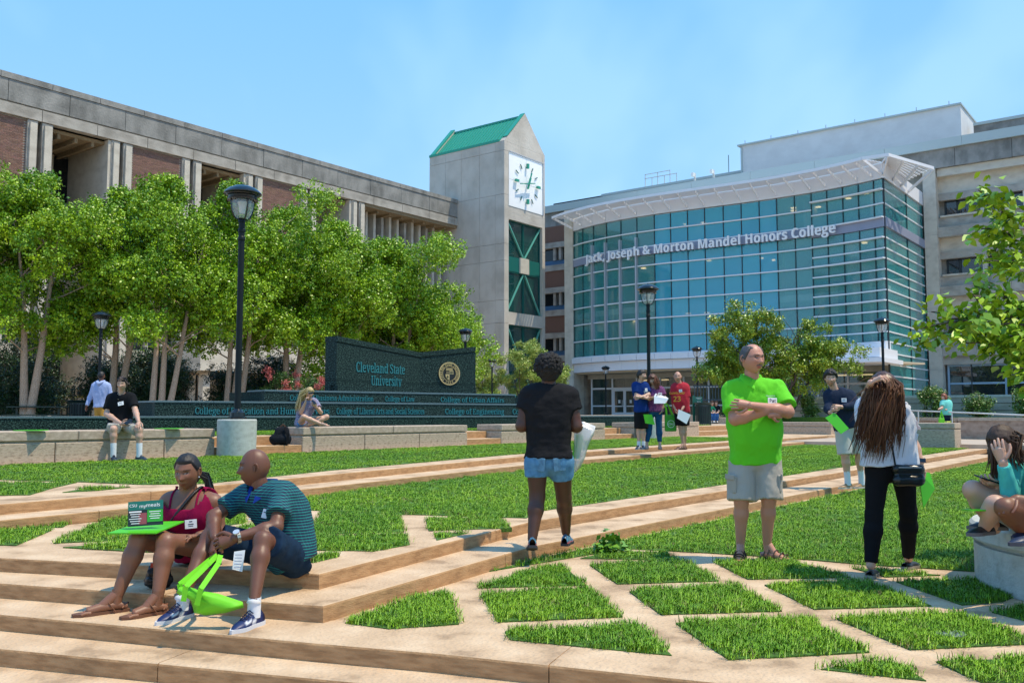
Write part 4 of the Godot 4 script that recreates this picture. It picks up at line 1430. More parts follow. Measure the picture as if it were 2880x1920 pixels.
func build_monument() -> void:
	var turn := deg_to_rad(40)
	var o := thing("granite_monument", "stepped dark green granite monument with raised lettering and a round gold seal", "monument", Vector3(-5, .9, -26), turn)
	# local x runs along the tiers, z faces the court
	var B := .9
	var tiers := [[-9.2, 12.55, 0.0, 1.37, 3.4], [-4.92, 7.38, -.6, 1.77, 2.8], [-1.67, 7.68, -1.2, 2.115, 2.4]]
	for q in tiers:
		var l: float = q[1] - q[0]
		var n := int(round(l / 1.55))
		for i in n:
			var a: float = q[0] + l * i / n
			var b: float = q[0] + l * (i + 1) / n
			put(o, "granite_slab", bevel_box(Vector3(b - a - .004, q[3] - B + .12, .2), .004), M.granite, Vector3((a + b) * .5, (q[3] - B - .12) * .5, q[2] - .1))
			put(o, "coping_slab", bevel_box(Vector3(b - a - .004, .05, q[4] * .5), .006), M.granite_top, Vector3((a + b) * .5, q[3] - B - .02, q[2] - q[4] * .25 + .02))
		put(o, "tier_core", box(Vector3(l - .05, q[3] - B + .1, q[4])), M.granite_rough, Vector3((q[0] + q[1]) * .5, (q[3] - B - .1) * .5 - .04, q[2] - .12 - q[4] * .5))
	# the two wings on top, meeting in a shallow V
	var L := Vector3(-5.39, 3.62, -27.83)
	var C := Vector3(-3.17, 3.33, -31.0)
	var R := Vector3(-1.29, 3.60, -32.0)
	wing(o, "wing", L, C, 2.0, .5, M.granite)
	wing(o, "wing", C, R, 2.0, .5, M.granite)
	for q in [[L, C], [C, R]]:
		var st := st_new()
		var inv := o.transform.affine_inverse()
		var a: Vector3 = q[0]
		var b: Vector3 = q[1]
		var d := Vector3(b.x - a.x, 0, b.z - a.z).normalized()
		var nn := Vector3(d.z, 0, -d.x)
		for e in [[.0, .035, .03, .46], [.04, .205, -.025, .52]]:
			var f0: Vector3 = nn * float(e[2])
			var f1: Vector3 = nn * float(e[3])
			var p := [a + f0 + Vector3.UP * e[0], b + f0 + Vector3.UP * e[0], b + f0 + Vector3.UP * e[1], a + f0 + Vector3.UP * e[1]]
			var r := [a + f1 + Vector3.UP * e[0], b + f1 + Vector3.UP * e[0], b + f1 + Vector3.UP * e[1], a + f1 + Vector3.UP * e[1]]
			for i in 4:
				p[i] = inv * p[i]
				r[i] = inv * r[i]
			quad(st, p[0], p[1], p[2], p[3])
			quad(st, r[1], r[0], r[3], r[2])
			quad(st, p[3], p[2], r[2], r[3])
			quad(st, r[0], r[1], p[1], p[0])
			quad(st, p[1], r[1], r[2], p[2])
			quad(st, r[0], p[0], p[3], r[3])
		put(o, "wing_cap", st.commit(), M.granite)
	# base ledge of the wings
	for q in [[L, C], [C, R]]:
		var a: Vector3 = q[0]
		var b: Vector3 = q[1]
		var d := Vector3(b.x - a.x, 0, b.z - a.z).normalized()
		var nn := Vector3(d.z, 0, -d.x)
		wing(o, "base_ledge", Vector3(a.x, 2.33, a.z) - nn * .05, Vector3(b.x, 2.33, b.z) - nn * .05, 2.0, .3, M.granite)
	# lettering on the tiers (rows of names) and on the left wing
	var zt := -.6 + .012
	inscription(o, "College of Education and Human Services", -3.89, .08, 1.45 - B + .06, .17, zt, M.patina)
	inscription(o, "College of Liberal Arts and Social Sciences", .3, 3.41, 1.45 - B + .06, .17, zt, M.patina)
	inscription(o, "College of Engineering", 4.21, 6.67, 1.45 - B + .06, .17, zt, M.patina)
	inscription(o, "Co", 7.03, 7.33, 1.45 - B + .06, .17, zt, M.patina)
	zt = -1.2 + .012
	inscription(o, "College of Business Administration", -.89, 1.92, 1.84 - B + .06, .15, zt, M.patina)
	inscription(o, "College of Law", 2.34, 3.44, 1.84 - B + .06, .15, zt, M.patina)
	inscription(o, "College of Urban Affairs", 4.46, 7.16, 1.84 - B + .06, .15, zt, M.patina)
	var wl := Node3D.new()
	wl.name = "wing_lettering"
	o.add_child(wl)
	var inv := o.transform.affine_inverse()
	var d := Vector3(C.x - L.x, 0, C.z - L.z).normalized()
	var nf := Vector3(-d.z, 0, d.x)
	wl.transform = inv * Transform3D(Basis(d, Vector3.UP, nf), Vector3(L.x, 0, L.z) + nf * .006)
	inscription(wl, "Cleveland State", .82, 3.12, 2.90, .30, .0, M.patina)
	inscription(wl, "University", 1.5, 2.95, 2.50, .30, .0, M.patina)
	# seal on the right wing
	var seal := Node3D.new()
	seal.name = "round_seal"
	o.add_child(seal)
	d = Vector3(R.x - C.x, 0, R.z - C.z).normalized()
	nf = Vector3(-d.z, 0, d.x)
	seal.transform = inv * Transform3D(Basis(d, Vector3.UP, nf), C.lerp(R, .52) * Vector3(1, 0, 1) + Vector3(0, 2.83, 0) + nf * .012)
	var turn_flat := Basis(Vector3.RIGHT, PI / 2)
	var disc := put(seal, "seal_disc", cyl(.40, .40, .03, 48), M.seal_dark)
	disc.basis = turn_flat
	for rr in [[.40, .365], [.262, .25]]:
		var ring := put(seal, "seal_ring", lathe([Vector2(rr[1], 0), Vector2(rr[0], 0), Vector2(rr[0], .025), Vector2(rr[1], .025), Vector2(rr[1], 0)], 48), M.gold)
		ring.basis = turn_flat
		ring.position.z = .012
	var f := SystemFont.new()
	f.font_names = PackedStringArray(["Droid Serif"])
	f.font_weight = 700
	var words := "CLEVELAND STATE UNIVERSITY"
	for i in words.length():
		if words[i] == " ":
			continue
		var ang := deg_to_rad(222.0 - i * 264.0 / (words.length() - 1))
		seal_letter(seal, words[i], f, Vector2(cos(ang), sin(ang)) * .312, ang - PI / 2, .085)
	for i in 4:
		var ang := deg_to_rad(270.0 + (i - 1.5) * 15.0)
		seal_letter(seal, "1964"[i], f, Vector2(cos(ang), sin(ang)) * .312, ang + PI / 2, .075)
	# shield with four fields and a colonnade above
	for q in [[-1, 1, M.seal_dark], [1, 1, M.gold], [-1, -1, M.gold], [1, -1, M.seal_dark]]:
		var st := st_new()
		var pl := PackedVector2Array()
		if q[1] > 0:
			pl = poly_of([0, .0, q[0] * .15, .0, q[0] * .15, .115, 0, .115])
		else:
			pl = poly_of([0, 0, q[0] * .15, 0, q[0] * .14, -.09, q[0] * .09, -.16, 0, -.21])
		prism_into(st, pl, 0, .02)
		var me := put(seal, "shield_field", st.commit(), q[2])
		me.basis = Basis(Vector3(1, 0, 0), Vector3(0, 0, 1), Vector3(0, 1, 0))
		me.position = Vector3(0, -.02, .016)
	for i in 7:
		put(seal, "colonnade_pillar", box(Vector3(.018, .05, .02)), M.gold, Vector3(-.105 + i * .035, .145, .025))
	put(seal, "colonnade_roof", box(Vector3(.26, .018, .02)), M.gold, Vector3(0, .18, .025))
	put(seal, "colonnade_base", box(Vector3(.28, .012, .02)), M.gold, Vector3(0, .115, .026))
	seal_letter(seal, "a", f, Vector2(-.07, -.10), 0, .10, M.seal_dark, .04)
	for i in 2:
		var ring := put(seal, "infinity_loop", lathe([Vector2(.02, 0), Vector2(.032, 0), Vector2(.032, .02), Vector2(.02, .02), Vector2(.02, 0)], 16), M.seal_dark)
		ring.basis = turn_flat
		ring.position = Vector3(.05 + i * .05, .04, .03)
	for i in 3:
		put(seal, "torch_mark", box(Vector3(.012, .06, .02)), M.gold, Vector3(-.11 + i * .04, .04, .03))

func seal_letter(seal: Node, ch: String, f: Font, at: Vector2, ang: float, h: float, m: Material = null, z := .022) -> void:
	var tm := TextMesh.new()
	tm.text = ch
	tm.font = f
	tm.font_size = 32
	tm.pixel_size = h / 24.0
	tm.depth = .012
	var me := put(seal, "seal_letter", tm, m if m else M.gold, Vector3(at.x, at.y, z))
	me.rotation.z = ang

func slatted_bin(label: String, at: Vector3, r := .3, h := .95) -> Node3D:
	var o := thing("litter_bin", label, "litter bin", at, 0.3, "dark green slatted litter bins")
	put(o, "liner", lathe([Vector2(r * .82, .04), Vector2(r * .84, h - .08), Vector2(r * .7, h - .06)], 20), M.dark_frame)
	for y in [.06, h * .5, h - .06]:
		put(o, "hoop", lathe([Vector2(r * .9, y), Vector2(r * .98, y), Vector2(r * .98, y + .04), Vector2(r * .9, y + .04)], 24), M.bin_green)
	for k in 26:
		var a := TAU * k / 26
		var sl := put(o, "slat", box(Vector3(.035, h, .012)), M.bin_green, Vector3(cos(a) * r, h * .5, sin(a) * r))
		sl.rotation.y = PI / 2 - a
	put(o, "flared_rim", lathe([Vector2(r * .98, h - .03), Vector2(r * 1.22, h + .05), Vector2(r * 1.2, h + .07), Vector2(r * .95, h)], 26), M.bin_green)
	return o

func wall_line(o: Node, pts: Array, y0: float, tops: Array, thick: float, m: Material, cap: Material, piece := 3.0) -> void:
	# free-standing wall along world points; its own blocks and cap stones
	for i in pts.size() - 1:
		var a: Vector2 = pts[i]
		var b: Vector2 = pts[i + 1]
		var n := maxi(1, int(round(a.distance_to(b) / piece)))
		for k in n:
			var p := a.lerp(b, k / float(n))
			var q := a.lerp(b, (k + 1) / float(n))
			var t := lerpf(tops[i], tops[i + 1], (k + .5) / n)
			var c := (p + q) * .5
			var d := (q - p).normalized()
			var bs := Basis(Vector3(d.x, 0, d.y), Vector3.UP, Vector3(-d.y, 0, d.x))
			var w := put(o, "wall_block", box(Vector3(p.distance_to(q) - .012, t - .12 - y0, thick)), m, Vector3(c.x, (y0 + t - .12) * .5, c.y) - (o as Node3D).position)
			w.basis = bs
			var cp := put(o, "cap_stone", box(Vector3(p.distance_to(q) - .006, .12, thick + .06)), cap, Vector3(c.x, t - .058, c.y) - (o as Node3D).position)
			cp.basis = bs

func build_court() -> void:
	rng.seed = 31
	M.lamp_globe = pane(Color(.62, .68, .74), .30, .08)
	M.lamp_core = flat(Color(.75, .76, .76), .4)
	M.lamp_pole = flat(Color(.006, .011, .014), .5)
	M.lamp_pole.metallic_specular = .35
	M.patina = flat(Color(.025, .20, .22), .5)
	M.gold = flat(Color(.62, .45, .20), .45, .3)
	M.seal_dark = flat(Color(.01, .012, .012), .5)
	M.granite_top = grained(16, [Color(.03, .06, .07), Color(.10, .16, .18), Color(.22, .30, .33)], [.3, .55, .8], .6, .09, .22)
	M.bin_green = flat(Color(.012, .035, .03), .4)
	M.sign_green = flat(Color(.005, .11, .075), .45)
	seat_wall("longest concrete seat wall at far left, young man in black cap sits on it", 2.5, 10.7, [4.6, 7.58, 9.61])
	seat_wall("concrete seat wall with the blond woman sitting cross-legged on it", 12.89, 18.39, [14.72, 16.56])
	seat_wall("concrete seat wall behind the woman in the black shirt", 19.85, 25.29, [21.7, 23.5])
	seat_wall("short concrete seat wall behind the group of three", 27.17, 32.14, [28.8, 30.5])
	gap_steps("two tan steps beside the lamp post drum", 10.7, 12.89)
	gap_steps("two tan steps between the seat walls by the weed", 18.39, 19.85)
	gap_steps("two tan steps between the farther seat walls", 25.29, 27.17)
	gap_steps("two wide tan steps at the right end of the seat walls", 32.14, 44)
	lamp_post("tall lamp post on a concrete drum in front of the granite tiers", Vector3(-5.45, .6, -18.05), 5.45, true)
	lamp_post("lamp post on a drum behind the group of three", Vector3(4.68, .6, -31.0), 5.3, true)
	lamp_post("lamp post under the birches behind the man in the hoodie", Vector3(-13.65, .95, -30.0), 3.9, false, .85)
	lamp_post("lamp post rising behind the right wing of the granite monument", Vector3(-1.96, .95, -38.0), 4.09, false, .82)
	lamp_post("small distant lamp post in front of the young tree by the tower", Vector3(-1.32, 1.3, -60.0), 3.83, false, .84)
	lamp_post("lamp post in front of the glass entrance doors", Vector3(7.85, 1.36, -76), 4.12, false)
	lamp_post("lamp post at the left edge of the round maple crown", Vector3(12.3, 1.36, -60.2), 4.58, false)
	lamp_post("lamp post between the maple and the right stone wing", Vector3(17.05, .9, -41.6), 4.98, false)
	build_monument()
	var b := slatted_bin("tall litter bin with a green sign beside the short seat wall", Vector3(8.41, .95, -40), .33, .92)
	var sg := put(b, "sign_panel", box(Vector3(.36, .27, .02)), M.sign_green, Vector3(-.05, 1.12, -.3))
	for q in [[-.12, .08, "Cleveland State"], [-.12, .03, "University"], [-.12, -.09, "50 x 75"]]:
		var tm := TextMesh.new()
		tm.text = q[2]
		tm.font_size = 24
		tm.pixel_size = .0016 if q[1] > 0 else .0022
		tm.depth = .004
		put(sg, "sign_text", tm, M.paper, Vector3(.0, q[1], .013))
	put(b, "sign_post", box(Vector3(.1, 1.3, .05)), M.sign_green, Vector3(-.3, .65, -.3))
	slatted_bin("litter bin behind the man in the hoodie at left", Vector3(-16.9, .95, -35.5), .42, .95)
	# picnic table under the birches
	var t := thing("picnic_table", "dark green metal picnic table under the birches at far left", "table", Vector3(-17.2, .95, -33), .2)
	put(t, "table_top", bevel_box(Vector3(1.9, .05, .75), .01), M.bin_green, Vector3(0, .74, 0))
	for s in [-1, 1]:
		put(t, "bench", bevel_box(Vector3(1.9, .04, .28), .01), M.bin_green, Vector3(0, .45, s * .7))
		put(t, "leg", box(Vector3(.07, .72, .07)), M.bin_green, Vector3(s * .7, .36, 0))
		put(t, "foot_bar", box(Vector3(.06, .06, 1.6)), M.bin_green, Vector3(s * .7, .41, 0))
	var fn := thing("guard_fence", "dark fence with a yellow top rail at far left", "fence", Vector3(-21, .95, -40), .25)
	put(fn, "top_rail", box(Vector3(8, .08, .06)), flat(Color(.35, .30, .05), .5), Vector3(0, 1.25, 0))
	for i in 40:
		put(fn, "picket", box(Vector3(.05, 1.2, .03)), M.dark_frame, Vector3(-3.9 + i * .2, .62, 0))
	# right-hand walls, rail, planting
	var pw := thing("ramp_wall", "long pinkish concrete ramp wall under the white handrail at right", "wall", Vector3(16.4, .4, -34))
	wall_line(pw, V([24, -28.0, 16.5, -33.6, 17.1, -47.0, 17.6, -56.0]), .45, [1.32, 1.30, 1.25, 1.25], .3, M.pink_concrete, M.cap_concrete, 4.0)
	var rw := thing("retaining_wall", "grey panelled retaining wall behind the shrubs at right", "wall", site(50, 1.0, -2))
	wall_line(rw, S2([50, -18.4, 50, 16.0]), .9, [2.38, 2.38], .35, M.grey_stone, M.pale_concrete, 4.3)
	for y in [1.62, 1.98]:
		var p0 := site(49.82, y, -18.4)
		var p1 := site(49.82, y, 16.0)
		var st := st_new()
		bar_into(st, p0 - rw.position, p1 - rw.position, .02, .02)
		put(rw, "reveal_joint", st.commit(), M.dark_frame)
	slab("planting_bed", "dark planting bed below the grey retaining wall", S2([46.5, -18, 50, -18, 50, 16, 46.5, 16]), .6, 1.28, M.soil)
	slab("terrace", "upper terrace at the foot of the right stone wing", S2([50.2, -18.2, 77, -18.2, 77, 16, 50.2, 16]), .5, 2.2, M.paving)
	var hr := thing("handrail", "white tubular handrail sloping down along the ramp at right", "handrail", Vector3(16.3, .5, -34))
	var top := [Vector3(16.9, 1.74, -50), Vector3(16.55, 1.62, -41), Vector3(16.3, 1.56, -36.5), Vector3(16.25, 1.50, -33.6), Vector3(18.3, 1.38, -32.0), Vector3(24, 1.36, -27.8)]
	var st2 := st_new()
	var pts := []
	var rd := []
	for p in top:
		pts.append(p - hr.position)
		rd.append(.028)
	tube_into(st2, pts, rd, 8)
	put(hr, "top_rail", st2.commit(), M.rail)
	for p in [top[1], top[2], Vector3(16.25, 1.5, -33.6), Vector3(18.3, 1.38, -32.0), Vector3(20.5, 1.37, -30.4)]:
		var st3 := st_new()
		var q: Vector3 = p - hr.position
		tube_into(st3, [q, q - Vector3(0, .62, 0), q - Vector3(-.03, .68, -.04), q - Vector3(-.07, .66, -.06), q - Vector3(-.07, .61, -.05)], [.024, .024, .022, .022, .02], 7)
		put(hr, "rail_post", st3.commit(), M.rail)
	seat_wall("concrete seat block with a sunlit end behind the long-haired woman", 29.5, 30.35, [], -6.05, .4, 1.16, 2.6)
	seat_wall("low concrete seat block beside the young man holding the folder", 37.4, 38.2, [], -12.3, .5, 1.1, 4.2)
	var pk := thing("picket_fence", "dark metal picket fence above the grey wall near the maple", "fence", site(52, 2.2, -21))
	for i in 44:
		var p := site(52, 2.2, -25.5 + i * .2) - pk.position
		put(pk, "picket", box(Vector3(.04, 1.0, .04)), M.fence_blue, p + Vector3(0, .5, 0))
	for y in [.12, .98]:
		var st4 := st_new()
		bar_into(st4, site(52, 2.2 + y, -25.6) - pk.position, site(52, 2.2 + y, -16.6) - pk.position, .06, .06)
		put(pk, "fence_rail", st4.commit(), M.fence_blue)
	var pl := thing("round_planter", "round concrete planter where two distant people sit", "planter", Vector3(11.3, .95, -46.8))
	put(pl, "planter_ring", lathe([Vector2(1.6, 0), Vector2(1.6, .3), Vector2(1.55, .32), Vector2(1.3, .32), Vector2(1.3, .1)], 32), M.wall_concrete)
	put(pl, "soil", cyl(1.3, 1.3, .1, 24), M.soil, Vector3(0, .2, 0))
	# big round seat planter at the right edge
	var bp := thing("round_seat_planter", "large round concrete seat planter at the right edge with people sitting on it", "planter", Vector3(4.55, .2, -6.35))
	put(bp, "drum", lathe([Vector2(1.22, 0), Vector2(1.22, .285), Vector2(1.19, .29), Vector2(1.19, .31)], 64), M.pale_concrete)
	put(bp, "seat_ring", lathe([Vector2(1.19, .31), Vector2(1.235, .315), Vector2(1.245, .33), Vector2(1.245, .425), Vector2(1.225, .445), Vector2(.72, .445), Vector2(.70, .43), Vector2(.70, .2)], 64), M.pale_concrete)
	put(bp, "soil", cyl(.71, .71, .1, 32), M.soil, Vector3(0, .33, 0))
	# irrigation cover in the grass
	var ic := thing("valve_cover", "small pale round valve cover sunk in a grass diamond", "cover", Vector3(2.42, .2, -5.12))
	put(ic, "lid", lathe([Vector2(.085, 0), Vector2(.085, .018), Vector2(.08, .022), Vector2(0, .022)], 24), flat(Color(.20, .24, .25), .6))


# ---------- trees and shrubs
var leaf_sets := {}

func leaf_set(key: String, n: int, spread: float, length: float, width: float, hang: float) -> Array:
	if leaf_sets.has(key):
		return leaf_sets[key]
	var out := []
	for k in 3:
		rng.seed = 400 + k + key.hash() % 1000
		var st := st_new()
		for i in n:
			var d := Vector3(rng.randfn(), rng.randfn(), rng.randfn())
			var p := d.normalized() * spread * pow(rng.randf(), .5)
			var f := Vector3(rng.randfn(), rng.randf_range(-1.2, .6) - hang, rng.randfn()).normalized()
			var s := f.cross(Vector3(rng.randfn(), 1.2, rng.randfn())).normalized()
			var nn := s.cross(f).normalized()
			if nn.y < 0:
				nn = -nn
			var l := length * rng.randf_range(.7, 1.2)
			var w := width * rng.randf_range(.8, 1.15)
			var bend := nn * (-.12 * l)
			var a := p
			var b := p + f * l * .42 + s * w * .5 + nn * .06 * l
			var c := p + f * l * .42 - s * w * .5 + nn * .06 * l
			var e := p + f * l + bend
			var v := Color.WHITE * rng.randf_range(.72, 1.2)
			v.a = 1
			if key == "broad":
				var b2 := p + f * l * .7 + s * w * .36 + nn * .03 * l
				var c2 := p + f * l * .7 - s * w * .36 + nn * .03 * l
				leaf_tri(st, a, b, c, nn, v)
				leaf_tri(st, c, b, b2, nn, v)
				leaf_tri(st, c, b2, c2, nn, v)
				leaf_tri(st, c2, b2, e, nn, v)
			else:
				leaf_tri(st, a, b, c, nn, v)
				leaf_tri(st, c, b, e, nn, v)
		out.append(st.commit())
	leaf_sets[key] = out
	return out

func crown(o: Node, clumps: Array, per: float, meshes: Array, ca: Color, cb: Color, squash := .75, called := "crown", m: Material = null) -> void:
	# many small leaf sprays spread through overlapping clumps
	var spots := []
	for c in clumps:
		var n := maxi(3, int(per * c[1] * c[1] * 10.0))
		for i in n:
			var d := Vector3(rng.randfn(), rng.randfn(), rng.randfn()).normalized()
			var r: float = c[1] * pow(rng.randf(), .42)
			spots.append([c[0] + Vector3(d.x * r, d.y * r * squash, d.z * r), c[2] if c.size() > 2 else 0.0])
	for k in meshes.size():
		var mm := MultiMesh.new()
		mm.transform_format = MultiMesh.TRANSFORM_3D
		mm.use_colors = true
		mm.mesh = meshes[k]
		var mine := []
		for i in range(k, spots.size(), meshes.size()):
			mine.append(spots[i])
		mm.instance_count = mine.size()
		for i in mine.size():
			var bs := Basis(Vector3.UP, rng.randf() * TAU).scaled(Vector3.ONE * rng.randf_range(.75, 1.25))
			mm.set_instance_transform(i, Transform3D(bs, mine[i][0]))
			var c := ca.lerp(cb, clampf(rng.randf() + mine[i][1], 0, 1))
			mm.set_instance_color(i, c)
		var mi := MultiMeshInstance3D.new()
		mi.multimesh = mm
		mi.material_override = m if m else M.leaf
		mi.name = called
		mi.set_meta("kind", "stuff")
		o.add_child(mi, true)

func limb_path(a: Vector3, b: Vector3, wob: float, n := 6) -> Array:
	var p := []
	for i in n + 1:
		var t := i / float(n)
		var q := a.lerp(b, t)
		if i > 0 and i < n:
			q += Vector3(rng.randfn(), rng.randfn() * .3, rng.randfn()) * wob
		p.append(q)
	return p

func limb(o: Node, called: String, path: Array, r0: float, r1: float, m: Material, sides := 8) -> void:
	var st := st_new()
	var r := []
	for i in path.size():
		r.append(lerpf(r0, r1, pow(i / float(path.size() - 1), .8)) * rng.randf_range(.94, 1.06))
	tube_into(st, path, r, sides)
	put(o, called, st.commit(), m)

func birch(label: String, at: Vector3, height: float, width: float, leans: Array, low := .38, bright := 0.0) -> void:
	var o := thing("birch_tree", label, "tree", at, 0.0, "river birches in front of the left building")
	var clumps := []
	for q in leans:
		# q: lean x, lean z at the top of the stem, foot offset x
		var foot := Vector3(q[2], -.1, rng.randf_range(-.15, .15))
		var top := Vector3(q[0], height * rng.randf_range(.72, .86), q[1])
		var path := []
		var nn := 8
		for i in nn + 1:
			var t := i / float(nn)
			path.append(foot.lerp(top, t) + Vector3(sin(t * 5.0 + q[0]) * .1, 0, cos(t * 4.0 + q[2]) * .08) * t * 1.4)
		limb(o, "trunk", path, .19 if leans.size() < 3 else .15, .03, M.birch_bark, 9)
		for b in 7:
			var t := rng.randf_range(low * .9, .95)
			var s: Vector3 = path[int(t * nn)]
			var a := rng.randf() * TAU
			var e := s + Vector3(cos(a), rng.randf_range(.4, .9), sin(a)) * rng.randf_range(.6, 1.2) * width * .45
			limb(o, "branch", limb_path(s, e, .06, 4), .035, .01, M.birch_bark, 5)
			clumps.append([e, rng.randf_range(.42, .7) * width * .42, .15])
	# overall crown: stacked, uneven
	var n := int(26 * width)
	for i in n:
		var t := rng.randf()
		var y := lerpf(low, 1.0, pow(t, .85)) * height
		var prof := sin(clampf((y / height - low + .12) / (1.12 - low), 0, 1) * PI) * .9 + .22
		var a := rng.randf() * TAU
		var r := width * .5 * prof * sqrt(rng.randf())
		clumps.append([Vector3(cos(a) * r, y - .3, sin(a) * r), rng.randf_range(.3, .55), rng.randf_range(-.35, .35) + bright])
	crown(o, clumps, 11.0, leaf_set("birch", 16, .2, .105, .07, .3), Color(.105, .26, .008), Color(.36, .56, .013))

func shrub(called: String, label: String, category: String, at: Vector3, w: float, h: float, ca: Color, cb: Color, set_key: String, group := "", per := 15.0, stems := 5) -> Node3D:
	var o := thing(called, label, category, at, 0.0, group)
	for i in stems:
		var a := rng.randf() * TAU
		limb(o, "stem", limb_path(Vector3(cos(a) * .08, -.05, sin(a) * .08), Vector3(cos(a) * w * .35, h * .75, sin(a) * w * .35), .05, 4), .03, .008, M.bark, 5)
	var clumps := []
	for i in int(10 + w * 9):
		var a := rng.randf() * TAU
		var y := rng.randf_range(.22, .92) * h
		var r := w * .42 * sqrt(rng.randf()) * sqrt(maxf(.15, sin(clampf(y / h, 0, 1) * PI)))
		clumps.append([Vector3(cos(a) * r, y, sin(a) * r), rng.randf_range(.16, .26) * minf(w, h), rng.randf_range(-.3, .3)])
	crown(o, clumps, per, leaf_sets[set_key], ca, cb, .8, "foliage")
	return o

func build_planting() -> void:
	M.leaf = tinted()
	M.leaf.roughness = .42
	M.leaf.backlight = Color(.75, .95, .2)
	M.petal = tinted()
	M.petal.roughness = .7
	M.birch_bark = grained(60, [Color(.07, .035, .02), Color(.40, .27, .18), Color(.58, .45, .34), Color(.66, .57, .47)], [.25, .42, .6, .8], .7, .03, .85, 3.0, .06, Vector3(1, 2.2, 1))
	M.bark = grained(61, [Color(.05, .04, .03), Color(.13, .10, .075)], [.3, .7], .5, .04, .9, 3.0, .08)
	leaf_set("birch", 16, .2, .105, .07, .3)
	leaf_set("fine", 18, .16, .075, .045, .2)
	leaf_set("maple", 15, .2, .11, .085, .25)
	leaf_set("broad", 4, .085, .074, .046, .45)
	leaf_set("flower", 22, .13, .045, .045, 0.0)
	rng.seed = 41
	# birches, left to right
	birch("second birch from the left edge, with a thick pale trunk", Vector3(-17.6, .95, -33.0), 9.5, 4.6, [[-.4, .3, 0.0], [.9, -.2, .12]], .40, .1)
	birch("birch with a thin stem leaning right beside the leftmost one", Vector3(-15.6, .95, -35.5), 9.5, 4.2, [[1.7, .2, 0.0], [.2, .2, -.1]], .42)
	birch("birch with two pale stems behind the seated man in the cap", Vector3(-13.3, .95, -34.2), 9.6, 4.4, [[0.0, .2, -.2], [.2, .1, .15], [1.5, -.2, .3]], .42)
	birch("birch with three stems left of the tall lamp post", Vector3(-11.3, .95, -36.6), 9.9, 4.6, [[.0, .1, -.2], [.7, .2, .0], [1.2, .0, .25]], .4, .05)
	birch("birch just right of the tall lamp post with flowers at its foot", Vector3(-9.6, .95, -38.6), 9.5, 4.4, [[-.2, 0, 0], [1.2, .1, .15]], .4)
	birch("birch rising behind the left end of the granite monument", Vector3(-7.7, .95, -40.0), 9.2, 4.6, [[.3, .2, 0], [1.5, 0, .2]], .38, .1)
	birch("birch behind the middle of the granite monument", Vector3(-5.7, .95, -41.5), 8.7, 4.6, [[.5, 0, 0], [1.7, .2, .2]], .36, .05)
	birch("rightmost birch reaching towards the clock tower", Vector3(-4.4, .95, -43.0), 6.6, 4.8, [[1.2, .1, 0], [.2, .1, -.1]], .34, .15)
	birch("birch crown cut by the left edge of the picture", Vector3(-20.2, .95, -32.0), 9.2, 4.4, [[.6, .2, 0.0], [-.6, -.2, .12]], .34)
	# dark understory
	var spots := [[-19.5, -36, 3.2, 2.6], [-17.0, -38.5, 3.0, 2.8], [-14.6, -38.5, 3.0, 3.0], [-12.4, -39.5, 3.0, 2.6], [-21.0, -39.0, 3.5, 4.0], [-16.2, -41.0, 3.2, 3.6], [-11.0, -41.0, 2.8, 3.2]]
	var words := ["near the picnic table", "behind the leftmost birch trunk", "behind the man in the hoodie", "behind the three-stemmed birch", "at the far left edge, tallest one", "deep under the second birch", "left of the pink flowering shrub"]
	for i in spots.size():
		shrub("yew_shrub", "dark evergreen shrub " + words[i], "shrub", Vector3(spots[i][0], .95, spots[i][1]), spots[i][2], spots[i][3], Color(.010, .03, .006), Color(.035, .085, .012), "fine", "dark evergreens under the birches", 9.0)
	# flowering shrubs by the monument
	for q in [[-9.3, -36.2, 1.6, 2.2, "pink flowering shrub right of the tall lamp post"], [-7.6, -35.2, 1.5, 1.9, "pink flowering shrub left of the granite tiers behind the blond woman"]]:
		var o := shrub("crepe_myrtle", q[4], "shrub", Vector3(q[0], .95, q[1]), q[2], q[3], Color(.03, .09, .02), Color(.09, .19, .03), "fine", "", 10.0)
		var cl := []
		for i in 16:
			var a := rng.randf() * TAU
			cl.append([Vector3(cos(a) * q[2] * .5, rng.randf_range(.3, 1.02) * q[3], sin(a) * q[2] * .5), rng.randf_range(.1, .17)])
		crown(o, cl, 55.0, leaf_sets["flower"], Color(.50, .09, .08), Color(.68, .22, .20), 1.0, "blossom", M.petal)
	# young trees in front of the tower
	for q in [[-1.9, -66, 2.8, 4.3, "pale young tree at the right end of the granite tiers"], [.8, -66.5, 3.0, 5.3, "taller young tree in front of the tower glazing"], [2.9, -67, 2.4, 4.0, "young tree behind the head of the woman in the black shirt"]]:
		var o := thing("young_tree", q[4], "tree", Vector3(q[0], 1.36, q[1]), 0.0, "young trees in front of the clock tower")
		for i in 4:
			var a := i * 1.6 + .3
			limb(o, "trunk", limb_path(Vector3(cos(a) * .1, -.1, sin(a) * .1), Vector3(cos(a) * .9, q[3] * .7, sin(a) * .9), .06, 5), .06, .015, M.bark, 6)
		var cl := []
		for i in 46:
			var a := rng.randf() * TAU
			var t := rng.randf_range(.32, 1.0)
			var r: float = q[2] * .5 * sqrt(rng.randf()) * (sin(clampf(t - .18, 0, 1) * PI * .95) * .7 + .4)
			cl.append([Vector3(cos(a) * r, t * q[3], sin(a) * r), rng.randf_range(.28, .5), rng.randf_range(-.3, .3)])
		crown(o, cl, 17.0, leaf_sets["birch"], Color(.20, .33, .04), Color(.50, .58, .13))
	# maple with two lobes in front of the glass front
	var mp := thing("maple_tree", "round bushy multi-stemmed tree in front of the glass front", "tree", Vector3(14.2, 1.36, -47.5))
	var cl := []
